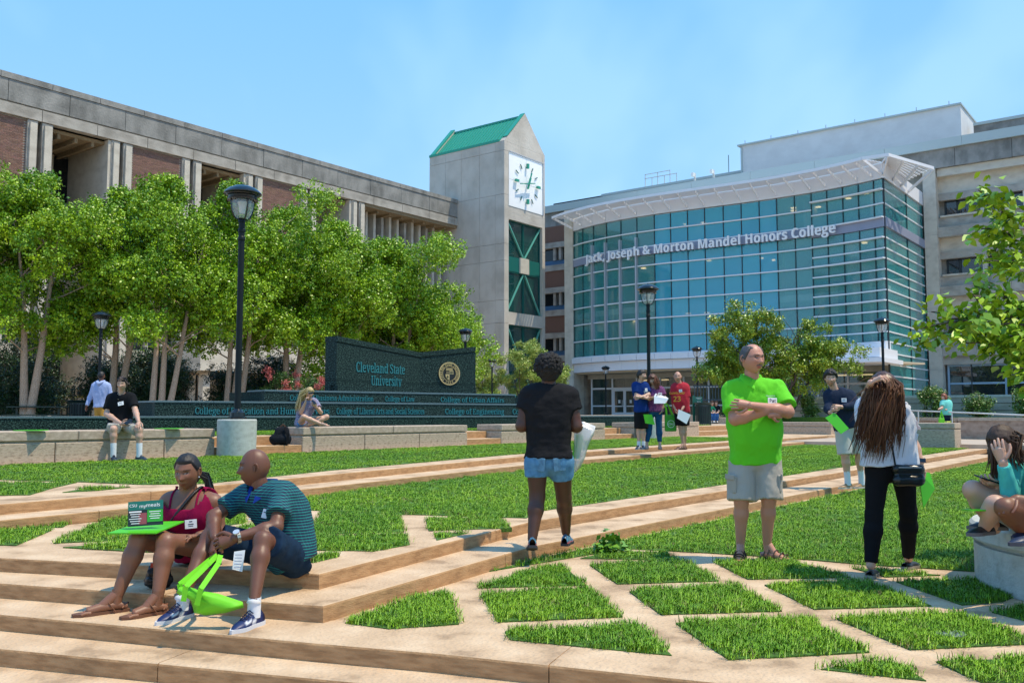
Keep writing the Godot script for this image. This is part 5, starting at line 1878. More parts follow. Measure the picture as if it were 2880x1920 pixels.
	for i in 7:
		var a := i * .9
		var e := Vector3(cos(a) * 2.0 + (-.8 if i % 2 else .6), rng.randf_range(3.2, 5.0), sin(a) * 1.6)
		limb(mp, "trunk", limb_path(Vector3(cos(a) * .25, -.1, sin(a) * .2), e, .1, 7), .085, .02, M.bark, 7)
		for b in 3:
			limb(mp, "branch", limb_path(e * rng.randf_range(.55, .8), e + Vector3(rng.randfn(), rng.randf_range(.2, .9), rng.randfn()) * .8, .06, 4), .03, .008, M.bark, 5)
	for lobe in [[Vector3(-2.1, 4.3, .3), 1.9, 1.7], [Vector3(2.0, 3.4, -.2), 2.4, 1.7], [Vector3(.2, 2.7, .2), 2.6, 1.6], [Vector3(-3.0, 2.6, 0), 1.5, 1.2]]:
		for i in 60:
			var d := Vector3(rng.randfn(), rng.randfn(), rng.randfn()).normalized() * pow(rng.randf(), .4)
			cl.append([lobe[0] + Vector3(d.x * lobe[1], d.y * lobe[2], d.z * 1.7), rng.randf_range(.28, .5), rng.randf_range(-.35, .35)])
	crown(mp, cl, 10.0, leaf_sets["maple"], Color(.13, .26, .014), Color(.36, .46, .03))
	# shrubs under the grey wall
	for q in [[2270, 48.5, 1.15, 1.3, "leafy shrub left of the young man with the folder"], [2618, 48.5, 1.35, 1.6, "leafy shrub beside the distant woman in the aqua shirt"], [2752, 48.5, 1.3, 1.25, "leafy shrub in the middle of the grey retaining wall"], [2882, 48.5, 1.2, 1.3, "leafy shrub cut by the right edge of the picture"]]:
		var k: float = (q[0] - 1440.0) / 2553.0
		var d: float = q[1] / (SU * k + CU)
		shrub("leafy_shrub", q[4], "shrub", Vector3(k * d, 1.2, -d), q[2], q[3], Color(.08, .17, .025), Color(.22, .32, .06), "birch", "shrubs along the grey retaining wall", 16.0)
	shrub("leafy_shrub", "low bushy hedge behind the picket fence near the maple", "shrub", site(53.5, 2.2, -20.5), 3.2, 1.6, Color(.09, .18, .02), Color(.24, .34, .05), "birch", "", 12.0)
	var ivy := shrub("ground_ivy", "low green ivy spilling over the round planter", "plant", Vector3(11.3, 1.15, -46.8), 2.6, .5, Color(.03, .09, .015), Color(.08, .18, .03), "fine", "", 14.0)
	# overhanging tree at the right edge, rooted in the round seat planter
	var ot := thing("overhanging_tree", "tree at the right edge whose leafy branches hang into the picture", "tree", Vector3(4.62, .55, -6.45))
	limb(ot, "trunk", limb_path(Vector3(0, -.15, 0), Vector3(.05, 1.9, .1), .02, 6), .1, .075, M.bark, 10)
	var sprays := []
	var forks := [[Vector3(.05, 1.45, .1), Vector3(-1.0, 1.62, .05)], [Vector3(.05, 1.75, .1), Vector3(-1.02, 2.35, -.1)], [Vector3(.05, 1.65, .1), Vector3(-.92, 1.34, .35)], [Vector3(.05, 1.8, .1), Vector3(.9, 3.2, .3)], [Vector3(.05, 1.8, .1), Vector3(1.0, 3.2, -.9)], [Vector3(.05, 1.7, .1), Vector3(.8, 2.6, .9)], [Vector3(.05, 1.85, .1), Vector3(1.1, 3.4, .9)], [Vector3(.05, 1.85, .1), Vector3(1.1, 2.6, -.8)]]
	for q in forks:
		var p := limb_path(q[0], q[1], .04, 6)
		limb(ot, "branch", p, .035, .012, M.bark, 6)
	# twigs that reach into the picture, each with its hanging leaves
	var twigs := []
	for e in [[0, -1.74, 1.47, .1], [0, -1.62, 1.60, .0], [0, -1.5, 1.36, .2], [0, -1.66, 1.42, -.12], [0, -1.42, 1.70, .2], [0, -1.35, 1.42, .3], [0, -1.22, 1.84, -.1], [0, -1.5, 1.5, .3], [0, -1.2, 1.5, -.2], [1, -1.30, 2.46, .1], [1, -1.24, 2.2, .0], [1, -1.28, 1.95, .1], [1, -1.05, 2.05, -.2], [2, -1.2, 1.18, .3], [2, -1.12, 1.06, .36], [2, -1.05, 1.28, .1]]:
		twigs.append([forks[e[0]][1] * (1.0 - .08 * (twigs.size() % 3)), Vector3(e[1], e[2], e[3])])
	for q in twigs:
		var p := limb_path(q[0], q[1], .025, 5)
		limb(ot, "twig", p, .012, .004, M.bark, 5)
		for i in p.size():
			sprays.append([p[i] + Vector3(0, -.02, 0), .085, rng.randf_range(-.2, .4)])
			sprays.append([p[i] + Vector3(rng.randfn(), rng.randfn() * .6, rng.randfn()) * .07, .07, rng.randf_range(-.2, .4)])
	for q in forks.slice(3):
		for i in 26:
			sprays.append([q[1] + Vector3(rng.randfn(), rng.randfn() * .7, rng.randfn()) * .32, .2, rng.randf_range(-.3, .3)])
	crown(ot, sprays, 46.0, leaf_sets["broad"], Color(.12, .28, .012), Color(.34, .52, .02), .8)
	# weeds by the steps
	for q in [[.88, .2, -8.12, .15, .15, "small green weed growing at the foot of the step behind the walking woman"], [-2.05, .2, -21.9, .25, .2, "tiny weed at the step between the seat walls"]]:
		var w := shrub("weed", q[5], "plant", Vector3(q[0], q[1], q[2]), q[3], q[4], Color(.10, .26, .02), Color(.22, .42, .03), "birch", "", 30.0, 3)
		w.scale = Vector3.ONE * .6


# ---------- people: limbs and clothes are meshed from a smooth field of tapered capsules
class Field:
	var o := Vector3.ZERO
	var c := .015
	var nx := 0
	var ny := 0
	var nz := 0
	var g := PackedFloat32Array()

	func setup(lo: Vector3, hi: Vector3, cell: float) -> void:
		c = cell
		o = lo - Vector3.ONE * cell * 2.5
		var s := (hi - lo) / cell
		nx = int(s.x) + 7
		ny = int(s.y) + 7
		nz = int(s.z) + 7
		g.resize(nx * ny * nz)
		g.fill(1.0)

	func capsule(a: Vector3, b: Vector3, ra: float, rb: float, k: float, flat_end := false, flat_start := false) -> void:
		var rm := maxf(ra, rb) + k * .6 + c * 2.2
		var lo := (Vector3(minf(a.x, b.x), minf(a.y, b.y), minf(a.z, b.z)) - Vector3.ONE * rm - o) / c
		var hi := (Vector3(maxf(a.x, b.x), maxf(a.y, b.y), maxf(a.z, b.z)) + Vector3.ONE * rm - o) / c
		var x0 := clampi(int(lo.x), 0, nx - 1)
		var x1 := clampi(int(hi.x) + 1, 0, nx - 1)
		var y0 := clampi(int(lo.y), 0, ny - 1)
		var y1 := clampi(int(hi.y) + 1, 0, ny - 1)
		var z0 := clampi(int(lo.z), 0, nz - 1)
		var z1 := clampi(int(hi.z) + 1, 0, nz - 1)
		var ab := b - a
		var len2 := maxf(ab.length_squared(), 1e-9)
		var ln := sqrt(len2)
		var dr := rb - ra
		for z in range(z0, z1 + 1):
			for y in range(y0, y1 + 1):
				var row := (z * ny + y) * nx
				var p := o + Vector3(x0, y, z) * c - a
				for x in range(x0, x1 + 1):
					var t := clampf(p.dot(ab) / len2, 0.0, 1.0)
					var d := (p - ab * t).length() - ra - dr * t
					if flat_end:
						d = maxf(d, (p.dot(ab) / len2 - 1.0) * ln)
					if flat_start:
						d = maxf(d, -p.dot(ab) / ln)
					var e := g[row + x]
					var h := k - absf(e - d)
					if h > 0.0:
						g[row + x] = minf(e, d) - h * h * .25 / k
					elif d < e:
						g[row + x] = d
					p.x += c

	func carve(a: Vector3, b: Vector3, ra: float, rb: float) -> void:
		var rm := maxf(ra, rb) + c * 2.0
		var lo := (Vector3(minf(a.x, b.x), minf(a.y, b.y), minf(a.z, b.z)) - Vector3.ONE * rm - o) / c
		var hi := (Vector3(maxf(a.x, b.x), maxf(a.y, b.y), maxf(a.z, b.z)) + Vector3.ONE * rm - o) / c
		var ab := b - a
		var len2 := maxf(ab.length_squared(), 1e-9)
		for z in range(clampi(int(lo.z), 0, nz - 1), clampi(int(hi.z) + 1, 0, nz - 1) + 1):
			for y in range(clampi(int(lo.y), 0, ny - 1), clampi(int(hi.y) + 1, 0, ny - 1) + 1):
				for x in range(clampi(int(lo.x), 0, nx - 1), clampi(int(hi.x) + 1, 0, nx - 1) + 1):
					var p := o + Vector3(x, y, z) * c - a
					var t := clampf(p.dot(ab) / len2, 0.0, 1.0)
					var d := (p - ab * t).length() - lerpf(ra, rb, t)
					var i := (z * ny + y) * nx + x
					g[i] = maxf(g[i], -d)

	func cut(at: Vector3, n: Vector3) -> void:
		# removes everything on the side n points to
		for z in nz:
			for y in ny:
				var row := (z * ny + y) * nx
				var p := o + Vector3(0, y, z) * c - at
				var d := p.dot(n)
				for x in nx:
					if d > g[row + x]:
						g[row + x] = d
					d += n.x * c

	func wrinkle(noise: FastNoiseLite, amp: float, stretch: Vector3) -> void:
		for z in nz:
			for y in ny:
				var row := (z * ny + y) * nx
				for x in nx:
					var e := g[row + x]
					if e < .05 and e > -.05:
						var p := (o + Vector3(x, y, z) * c) * stretch
						g[row + x] = e + amp * noise.get_noise_3d(p.x, p.y, p.z)

	func mesh_into(st: SurfaceTool, paint: Callable) -> void:
		var ids := PackedInt32Array()
		ids.resize(nx * ny * nz)
		ids.fill(-1)
		var verts := PackedVector3Array()
		var norms := PackedVector3Array()
		var sy := nx
		var sz := nx * ny
		var lim := c * 2.8
		var offs := [0, 1, sy, sy + 1, sz, sz + 1, sz + sy, sz + sy + 1]
		var v := PackedFloat32Array()
		v.resize(8)
		for z in nz - 1:
			for y in ny - 1:
				var row := z * sz + y * sy
				for x in nx - 1:
					var i := row + x
					var e := g[i]
					if e > lim or e < -lim:
						continue
					var inside := 0
					for q in 8:
						v[q] = g[i + offs[q]]
						if v[q] < 0.0:
							inside += 1
					if inside == 0 or inside == 8:
						continue
					var s := Vector3.ZERO
					var n := 0
					for q in 8:
						for ax in 3:
							var m: int = 1 << ax
							if q & m:
								continue
							var a := v[q]
							var b := v[q | m]
							if (a < 0.0) != (b < 0.0):
								var t := a / (a - b)
								var p := Vector3(q & 1, (q >> 1) & 1, q >> 2)
								p[ax] = t
								s += p
								n += 1
					ids[i] = verts.size()
					verts.append(o + (Vector3(x, y, z) + s / n) * c)
					var gr := Vector3(v[1] + v[3] + v[5] + v[7] - v[0] - v[2] - v[4] - v[6], v[2] + v[3] + v[6] + v[7] - v[0] - v[1] - v[4] - v[5], v[4] + v[5] + v[6] + v[7] - v[0] - v[1] - v[2] - v[3])
					norms.append(gr.normalized())
		var cols := PackedColorArray()
		for i in verts.size():
			cols.append(paint.call(verts[i], norms[i]))
		var steps3 := [1, sy, sz]
		for z in range(1, nz - 1):
			for y in range(1, ny - 1):
				var row := z * sz + y * sy
				for x in range(1, nx - 1):
					var i := row + x
					var e := g[i]
					if e > lim or e < -lim:
						continue
					for ax in 3:
						var f := g[i + steps3[ax]]
						if (e < 0.0) == (f < 0.0):
							continue
						var b: int = steps3[(ax + 1) % 3]
						var d: int = steps3[(ax + 2) % 3]
						var q0 := ids[i]
						var q1 := ids[i - b]
						var q2 := ids[i - b - d]
						var q3 := ids[i - d]
						if q0 < 0 or q1 < 0 or q2 < 0 or q3 < 0:
							continue
						var order := [q0, q1, q2, q0, q2, q3] if e > 0.0 else [q0, q2, q1, q0, q3, q2]
						for k in order:
							st.set_color(cols[k])
							st.set_normal(norms[k])
							st.add_vertex(verts[k])

const PEL := 0
const NECK := 1
const HEAD := 2
const SA := 3
const EA := 4
const WA := 5
const SB := 6
const EB := 7
const WB := 8
const HA := 9
const KA := 10
const AA := 11
const TA := 12
const HB := 13
const KB := 14
const AB := 15
const TB := 16

var cloth_noise := FastNoiseLite.new()
var skin_noise := FastNoiseLite.new()

func bounds(pts: Array, r: float) -> Array:
	var lo: Vector3 = pts[0]
	var hi: Vector3 = pts[0]
	for p in pts:
		lo = Vector3(minf(lo.x, p.x), minf(lo.y, p.y), minf(lo.z, p.z))
		hi = Vector3(maxf(hi.x, p.x), maxf(hi.y, p.y), maxf(hi.z, p.z))
	return [lo - Vector3.ONE * r, hi + Vector3.ONE * r]

func torso_into(f: Field, J: Array, q: Dictionary, extra: float, bottom := true) -> void:
	var g: float = q.get("girth", 1.0)
	var front: Vector3 = q.front
	var spine: Vector3 = J[NECK] - J[PEL]
	var lat_h: Vector3 = (J[HB] - J[HA]).normalized()
	var lat_s: Vector3 = (J[SB] - J[SA]).normalized()
	var sw: float = J[SA].distance_to(J[SB]) * .5
	var hw: float = J[HA].distance_to(J[HB]) * .5
	var k := .07
	if bottom:
		var low := .108 * g + extra + (.014 if extra > 0.0 else 0.0)
		f.capsule(J[HA].lerp(J[PEL], .25), J[HB].lerp(J[PEL], .25), low, low, k)
	var bend: Vector3 = q.get("slump", Vector3.ZERO)
	var levels := [[.20, .62, .098, .35], [.38, .58, .098, .6], [.56, .58, .104, .8], [.74, .62, .106, .9], [.88, .62, .088, 1.0]]
	for l in levels:
		var t: float = l[0]
		var lat := lat_h.lerp(lat_s, t).normalized()
		var w := lerpf(hw, sw, t) * float(l[1]) * lerpf(1.0, g, .5)
		var r: float = l[2] * g
		var belly: float = q.get("belly", 0.0) * exp(-pow((t - .33) / .24, 2.0))
		var c: Vector3 = J[PEL] + spine * t + bend * sin(t * PI) + front * belly * .55
		r += belly * .4
		f.capsule(c - lat * w, c + lat * w, r + extra, r + extra, k)
	var bust: float = q.get("bust", 0.0)
	if bust > 0.0:
		var c: Vector3 = J[PEL] + spine * .68 + bend * .8 + front * .062 * g
		for s in [-1.0, 1.0]:
			var p: Vector3 = c + lat_s * s * sw * .42
			f.capsule(p, p + front * .02 - spine.normalized() * .02, bust + extra * .6, bust * .95 + extra * .6, .05)
	var top: Vector3 = J[SA].lerp(J[SB], .5) * .35 + J[NECK] * .65 - spine.normalized() * .018
	f.capsule(J[SA].lerp(top, .12), top, .056 * sqrt(g) + extra, .066 * g + extra, .05)
	f.capsule(J[SB].lerp(top, .12), top, .056 * sqrt(g) + extra, .066 * g + extra, .05)

func limbs_into(f: Field, J: Array, q: Dictionary) -> void:
	var g: float = q.get("limb", q.get("girth", 1.0))
	var lg: float = q.get("leg", g)
	for s in [[SA, EA, WA], [SB, EB, WB]]:
		f.capsule(J[s[0]], J[s[1]], .052 * g, .043 * g, .04)
		var fore: Vector3 = J[s[1]].lerp(J[s[2]], .28)
		f.capsule(J[s[1]], fore, .042 * g, .044 * g, .03)
		f.capsule(fore, J[s[2]], .044 * g, .029 * sqrt(g), .03)
	for s in [[HA, KA, AA], [HB, KB, AB]]:
		f.capsule(J[s[0]], J[s[1]], .088 * lg, .058 * lg, .05)
		var calf: Vector3 = J[s[1]].lerp(J[s[2]], .3)
		var back: Vector3 = (J[s[1]] - J[s[0]]).normalized() * .0
		f.capsule(J[s[1]], calf + back, .056 * lg, .058 * lg, .03)
		f.capsule(calf + back, J[s[2]], .058 * lg, .036 * lg, .03)
	f.capsule(J[NECK] - Vector3.UP * .03, J[NECK].lerp(J[HEAD], .7), .058 * sqrt(g), .056 * sqrt(g), .03)

func foot_into(st: SurfaceTool, ankle: Vector3, toe: Vector3, floor_y: float, col: Color, toes: bool) -> void:
	# bare foot: heel, instep, ball and toes
	var d := Vector3(toe.x - ankle.x, 0, toe.z - ankle.z)
	var ln := clampf(d.length(), .15, .2)
	d = d.normalized()
	var side := Vector3(-d.z, 0, d.x)
	var b := Vector3(ankle.x, floor_y, ankle.z)
	tube_into(st, [b - d * .05 + Vector3.UP * .03, b + Vector3.UP * .045, b + d * ln * .5 + Vector3.UP * .038, b + d * ln * .85 + Vector3.UP * .024], [.028, .036, .036, .036], 12, col, .8, true, side)
	tube_into(st, [ankle + Vector3.UP * .03, b + Vector3.UP * .05 + d * .01], [.034, .036], 10, col)
	tube_into(st, [ankle + d * .01, b + d * ln * .5 + Vector3.UP * .035], [.034, .03], 10, col)
	for i in 5:
		var o := side * (-.034 + i * .017)
		var l: float = [.052, .05, .045, .038, .03][i]
		var r: float = [.013, .0095, .009, .0085, .008][i]
		var s := b + d * ln * .82 + o + Vector3.UP * .017
		tube_into(st, [s, s + d * l * .6 + Vector3.UP * .002, s + d * l - Vector3.UP * .004], [r, r, r * .85], 7, col)

func hand_into(st: SurfaceTool, wrist: Vector3, along: Vector3, palm: Vector3, thumb: float, curl: float, col: Color, size := 1.0) -> void:
	# palm and five fingers; palm points out of the palm, thumb is +1 or -1 along along x palm
	along = along.normalized()
	palm = (palm - along * palm.dot(along)).normalized()
	var side := along.cross(palm) * thumb
	var s := size
	tube_into(st, [wrist - along * .015, wrist + along * .03 * s, wrist + along * .085 * s], [.026 * s, .034 * s, .040 * s], 10, col, .42, true, side)
	var lens := [.070, .078, .072, .056]
	for i in 4:
		var k := wrist + along * (.085 - absf(i - 1.3) * .005) * s + side * (.030 - i * .0195) * s
		var d := (along + side * (.10 - i * .065)).normalized()
		var p := [k - along * .01]
		var l: float = lens[i] * s
		var a := 0.0
		var x := k
		for j in 3:
			a += curl * [.55, .9, .6][j]
			x += (d * cos(a) + palm * sin(a)) * l * [.46, .31, .23][j]
			p.append(x)
		var r := .0092 * s
		tube_into(st, p, [r * 1.05, r, r * .95, r * .8], 7, col)
	var t0 := wrist + along * .025 * s + side * .026 * s
	var td := (along * .75 + side * .75 + palm * .25).normalized()
	var t1 := t0 + td * .042 * s
	var t2 := t1 + (along * .8 + side * (.5 - curl * .5) + palm * (.2 + curl * .5)).normalized() * .032 * s
	var t3 := t2 + (along * .9 + side * (.2 - curl * .5) + palm * (.2 + curl * .5)).normalized() * .024 * s
	tube_into(st, [t0, t1, t2, t3], [.015 * s, .012 * s, .0105 * s, .0085 * s], 8, col)

# head surface: a direction grid, denser on the face; returns points, and a hair mask
func head_radius(d: Vector3, q: Dictionary) -> Vector3:
	var wide: float = q.get("head_wide", 1.0)
	var p := Vector3(d.x * .0755 * wide, d.y * .118, d.z * .096)
	# jaw narrows, back of the head is fuller above the nape
	var low := clampf(-p.y / .118, 0, 1)
	p.x *= 1.0 - .30 * low * low
	if p.z < 0.0:
		p.z *= 1.0 + .06 * clampf(p.y / .1, -1, 1) - .25 * low
		p.x *= 1.0 + .04 * clampf(p.y / .1, 0, 1)
	else:
		p.z *= .94 + .05 * low
		if p.z > .03:
			var x := p.x
			var y := p.y
			var ax := absf(x)
			var add := .0
			add += .006 * exp(-pow((y - .034) / .010, 2)) * exp(-pow(ax / .045, 2))
			add -= .0125 * exp(-pow((ax - .031) / .015, 2) - pow((y - .014) / .011, 2))
			add += .005 * exp(-pow((ax - .043) / .02, 2) - pow((y + .018) / .018, 2))
			var ny := clampf((.030 - y) / .058, 0, 1)
			if y < .03 and y > -.04:
				var tip := ny if y > -.028 else 1.0 - clampf((-.028 - y) / .012, 0, 1)
				add += (.008 + .020 * ny) * tip * exp(-pow(x / (.008 + .009 * ny), 2))
			add += .006 * exp(-pow(x / .026, 2) - pow((y + .057) / .007, 2))
			add += .007 * exp(-pow(x / .022, 2) - pow((y + .070) / .008, 2))
			add -= .004 * exp(-pow(x / .03, 2) - pow((y + .0632) / .003, 2))
			add += .007 * exp(-pow(x / .024, 2) - pow((y + .098) / .014, 2))
			p.z += add
	return p

func head_into(st: SurfaceTool, hair_st: SurfaceTool, xf: Transform3D, q: Dictionary, skin: Color) -> void:
	var big: float = q.get("head_size", 1.0) * 1.03
	var na: int = q.get("head_n", 72)
	var nl := int(na * .72)
	var hr: Dictionary = q.get("hair", {})
	var style: String = hr.get("style", "none")
	var hcol: Color = hr.get("color", Color(.02, .015, .012))
	var line: float = hr.get("line", .062)        # height of the hairline on the forehead
	var thick: float = hr.get("thick", .012)
	var lipc := skin.lerp(Color(skin.r * .8, skin.g * .38, skin.b * .40), .75)
	var P := []
	var C := []
	var HP := []
	var HM := []
	for j in nl + 1:
		var lat := PI * (j / float(nl) - .5)
		var rp := []
		var rc := []
		var hp := []
		var hm := []
		for i in na + 1:
			var s := 2.0 * i / na - 1.0
			var az := PI * signf(s) * pow(absf(s), 1.35)
			var d := Vector3(sin(az) * cos(lat), sin(lat), cos(az) * cos(lat))
			var p := head_radius(d, q)
			var c := skin
			var ax := absf(p.x)
			if p.z > .03:
				var e := Vector2((ax - .031) / .0125, (p.y - .013) / .0045)
				if e.length() < 1.0 and not q.get("squint", false):
					c = skin.lerp(Color(.5, .47, .44), .4)
					if Vector2(ax - .031, p.y - .013).length() < .0058:
						c = Color(.02, .014, .01)
				elif e.length() < 1.35:
					c = skin * .62
				var brow := (p.y - (.034 - (ax - .03) * (ax - .03) * 4.0)) / .0045
				if absf(brow) < 1.0 and ax > .012 and ax < .052:
					c = hcol.lerp(skin, .25)
				if Vector2(p.x / .023, (p.y + .0635) / .0095).length() < 1.0:
					c = lipc
				if absf(p.y + .0633) < .0018 and ax < .021:
					c = skin * .25
				if absf(p.y + .0375) < .004 and absf(ax - .007) < .004:
					c = skin * .35
				if q.get("moustache", false) and absf(p.y + .048) < .006 and ax < .03:
					c = hcol.lerp(skin, .3)
				if q.get("goatee", false) and ((absf(p.y + .048) < .006 and ax < .027) or (ax < .02 and p.y < -.078)):
					c = Color(.05, .03, .025).lerp(skin, .3)
				if q.get("stubble", false) and p.y < -.04 and Vector2(p.x / .024, (p.y + .0635) / .011).length() > 1.0:
					c = skin.lerp(hcol, .35)
				var ck := exp(-pow((ax - .042) / .018, 2) - pow((p.y + .025) / .02, 2))
				c = c.lerp(Color(c.r * 1.06, c.g * .86, c.b * .82), ck * .6)
			c.a = 1
			rp.append(xf * (p * big))
			rc.append(c)
			# hair mask
			var m := 0.0
			if style != "none":
				var az_deg := absf(rad_to_deg(az))
				var edge := line
				if az_deg > 55:
					edge = lerpf(line, float(hr.get("side", .0)), clampf((az_deg - 55) / 25.0, 0, 1))
				if az_deg > 95:
					edge = lerpf(float(hr.get("side", .0)), float(hr.get("nape", -.075)), clampf((az_deg - 95) / 35.0, 0, 1))
				m = clampf((p.y - edge) / .014, 0, 1)
				if style == "bald_top":
					m *= 1.0 - clampf((d.y - .78) / .1, 0, 1) * (.95 if d.z > -.55 else .4)
					if p.z > .02 and p.y > .05:
						m *= clampf((absf(d.x) - .35) / .2, 0, 1)
			var bump: float = hr.get("bump", .3)
			var nv := cloth_noise.get_noise_3d(p.x * 260, p.y * 260, p.z * 260) * bump + cloth_noise.get_noise_3d(p.x * 900, p.y * 900, p.z * 900) * bump * .5
			hm.append(m)
			hp.append(xf * ((p + d * (thick * m * (1.0 + nv) - .004 * (1.0 - m))) * big))
		P.append(rp)
		C.append(rc)
		HP.append(hp)
		HM.append(hm)
	grid_into(st, P, C, null, null)
	if style != "none":
		grid_into(hair_st, HP, null, HM, hcol)
	# ears
	for s in [-1.0, 1.0]:
		var c := Vector3(s * .074 * float(q.get("head_wide", 1.0)), .002, -.008)
		var pts := []
		var rr := []
		for k in 9:
			var a := lerpf(-2.2, 2.3, k / 8.0)
			pts.append(xf * ((c + Vector3(s * (.006 + .006 * sin(a + 1.0)), cos(a + .4) * .026, -sin(a + .4) * .014 - .002)) * big))
			rr.append(.0062)
		tube_into(st, pts, rr, 6, skin)
		tube_into(st, [xf * ((c + Vector3(s * .002, .012, .002)) * big), xf * ((c + Vector3(s * .004, -.02, .006)) * big)], [.011, .009], 6, skin * .8)

func grid_into(st: SurfaceTool, P: Array, C, mask, col) -> void:
	var nl := P.size() - 1
	var na: int = P[0].size() - 1
	var N := []
	for j in nl + 1:
		var r := []
		for i in na + 1:
			var i0 := i - 1 if i > 0 else na - 1
			var i1 := i + 1 if i < na else 1
			var a: Vector3 = P[j][i1] - P[j][i0]
			var b: Vector3 = P[min(j + 1, nl)][i] - P[max(j - 1, 0)][i]
			var n := a.cross(b)
			r.append(n.normalized() if n.length() > 1e-9 else (Vector3.UP if j > 0 else Vector3.DOWN))
		N.append(r)
	for j in nl:
		for i in na:
			if mask != null and mask[j][i] <= 0.0 and mask[j + 1][i] <= 0.0 and mask[j][i + 1] <= 0.0 and mask[j + 1][i + 1] <= 0.0:
				continue
			for e in [[j, i], [j + 1, i + 1], [j, i + 1], [j, i], [j + 1, i], [j + 1, i + 1]]:
				st.set_color(C[e[0]][e[1]] if C != null else col)
				st.set_normal(N[e[0]][e[1]])
				st.add_vertex(P[e[0]][e[1]])

func shoe(o: Node, ankle: Vector3, toe: Vector3, floor_y: float, upper: Color, sole: Color, style := "trainer", accent := Color(.7, .72, .75), pitch := 0.0) -> void:
	# local x runs from heel to toe
	var d := Vector3(toe.x - ankle.x, 0, toe.z - ankle.z)
	if d.length() < .02:
		d = Vector3(0, 0, 1)
	d = d.normalized()
	var side := Vector3(-d.z, 0, d.x)
	var bs := Basis(d, Vector3.UP, side)
	if pitch != 0.0:
		bs = bs * Basis(Vector3(0, 0, 1), -pitch)
	var L := .285 if style != "slip" else .25
	var base := Vector3(ankle.x, floor_y, ankle.z) - d * .075
	if pitch != 0.0:
		base.y += sin(pitch) * L * .8
	var hold := Node3D.new()
	hold.name = "shoe"
	o.add_child(hold, true)
	hold.transform = Transform3D(bs, base)
	var n := 14
	var P := []
	var wide := [.026, .033, .036, .036, .034, .032, .033, .037, .041, .043, .042, .037, .028, .014, .004]
	var high := [.072, .090, .098, .098, .094, .086, .076, .068, .062, .057, .052, .046, .038, .026, .014]
	if style == "slip":
		high = [.05, .056, .056, .05, .047, .05, .055, .055, .052, .049, .046, .04, .034, .026, .014]
	var rows := []
	for i in n + 1:
		var x := L * i / n
		var r := []
		var w: float = wide[i]
		var h: float = high[i]
		for k in 13:
			var a := PI * k / 12.0
			var ca := cos(a)
			var sa := sin(a)
			r.append(Vector3(x, .016 + (h - .016) * pow(sa, .75), ca * w * (1.0 - .28 * pow(sa, 3.0) * (1.0 if i < 8 else .4))))
		rows.append(r)
	var st := st_new()
	var N := rows.size()
	for i in N - 1:
		for k in 12:
			for e in [[i, k], [i + 1, k + 1], [i, k + 1], [i, k], [i + 1, k], [i + 1, k + 1]]:
				st.set_smooth_group(0)
				var v: Vector3 = rows[e[0]][e[1]]
				var cc := upper
				if style == "trainer":
					var t := v.x / L
					var y: float = v.y / high[e[0]]
					# pale flash sweeping from the sole to the heel
					var mid := lerpf(.72, .18, clampf((t - .18) / .5, 0, 1)) 
					if absf(v.z) > .018 and t > .06 and t < .66 and absf(y - (1.0 - mid)) < .0 + .17 * (t + .1):
						cc = accent
					if t < .14:
						cc = upper * .35
				elif style == "runner":
					cc = upper.lerp(accent, .5 + .5 * signf(sin(v.x * 140.0) * cos(v.y * 170.0 + v.z * 90.0))) if v.y > .03 else Color(.65, .06, .04)
				cc.a = 1
				st.set_color(cc)
				st.add_vertex(v)
	st.generate_normals()
	put(hold, "upper", st.commit(), M.shoe_tint)
	var out := PackedVector2Array()
	for i in n + 1:
		out.append(Vector2(L * i / n, wide[i] + .004))
	for i in range(n, -1, -1):
		out.append(Vector2(L * i / n, -wide[i] - .004))
	var ss := st_new()
	prism_into(ss, out, 0.0, .022, true)
	put(hold, "sole", ss.commit(), flat(sole, .7))
	if style == "trainer" or style == "runner":
		var sl := st_new()
		for k in 5:
			var x := L * (.40 + k * .062)
			var y := lerpf(.094, .060, k / 4.0)
			tube_into(sl, [Vector3(x, y - .012, -.024), Vector3(x + .004, y + .004, 0), Vector3(x, y - .012, .024)], [.003, .0035, .003], 5)
		put(hold, "laces", sl.commit(), flat(upper * .5 if style == "trainer" else accent, .8))

func sock(o: Node, ankle: Vector3, knee: Vector3, floor_y: float, h: float, m: Material, r := .043) -> void:
	var st := st_new()
	var up := (knee - ankle).normalized()
	var b := Vector3(ankle.x, floor_y + .05, ankle.z)
	tube_into(st, [b, ankle + up * .02, ankle + up * h * .6, ankle + up * h], [r, r, r * 1.04, r * 1.1], 14)
	put(o, "sock", st.commit(), m)

func cloth(c: Color, rough := .85) -> StandardMaterial3D:
	var m := flat(c, rough)
	if c.get_luminance() > .08:
		m.rim_enabled = true
		m.rim = .2
	else:
		m.metallic_specular = .25
	m.normal_enabled = true
	m.normal_texture = M.weave
	m.normal_scale = .35
	m.uv1_triplanar = true
	m.uv1_scale = Vector3.ONE * 9.0
	return m

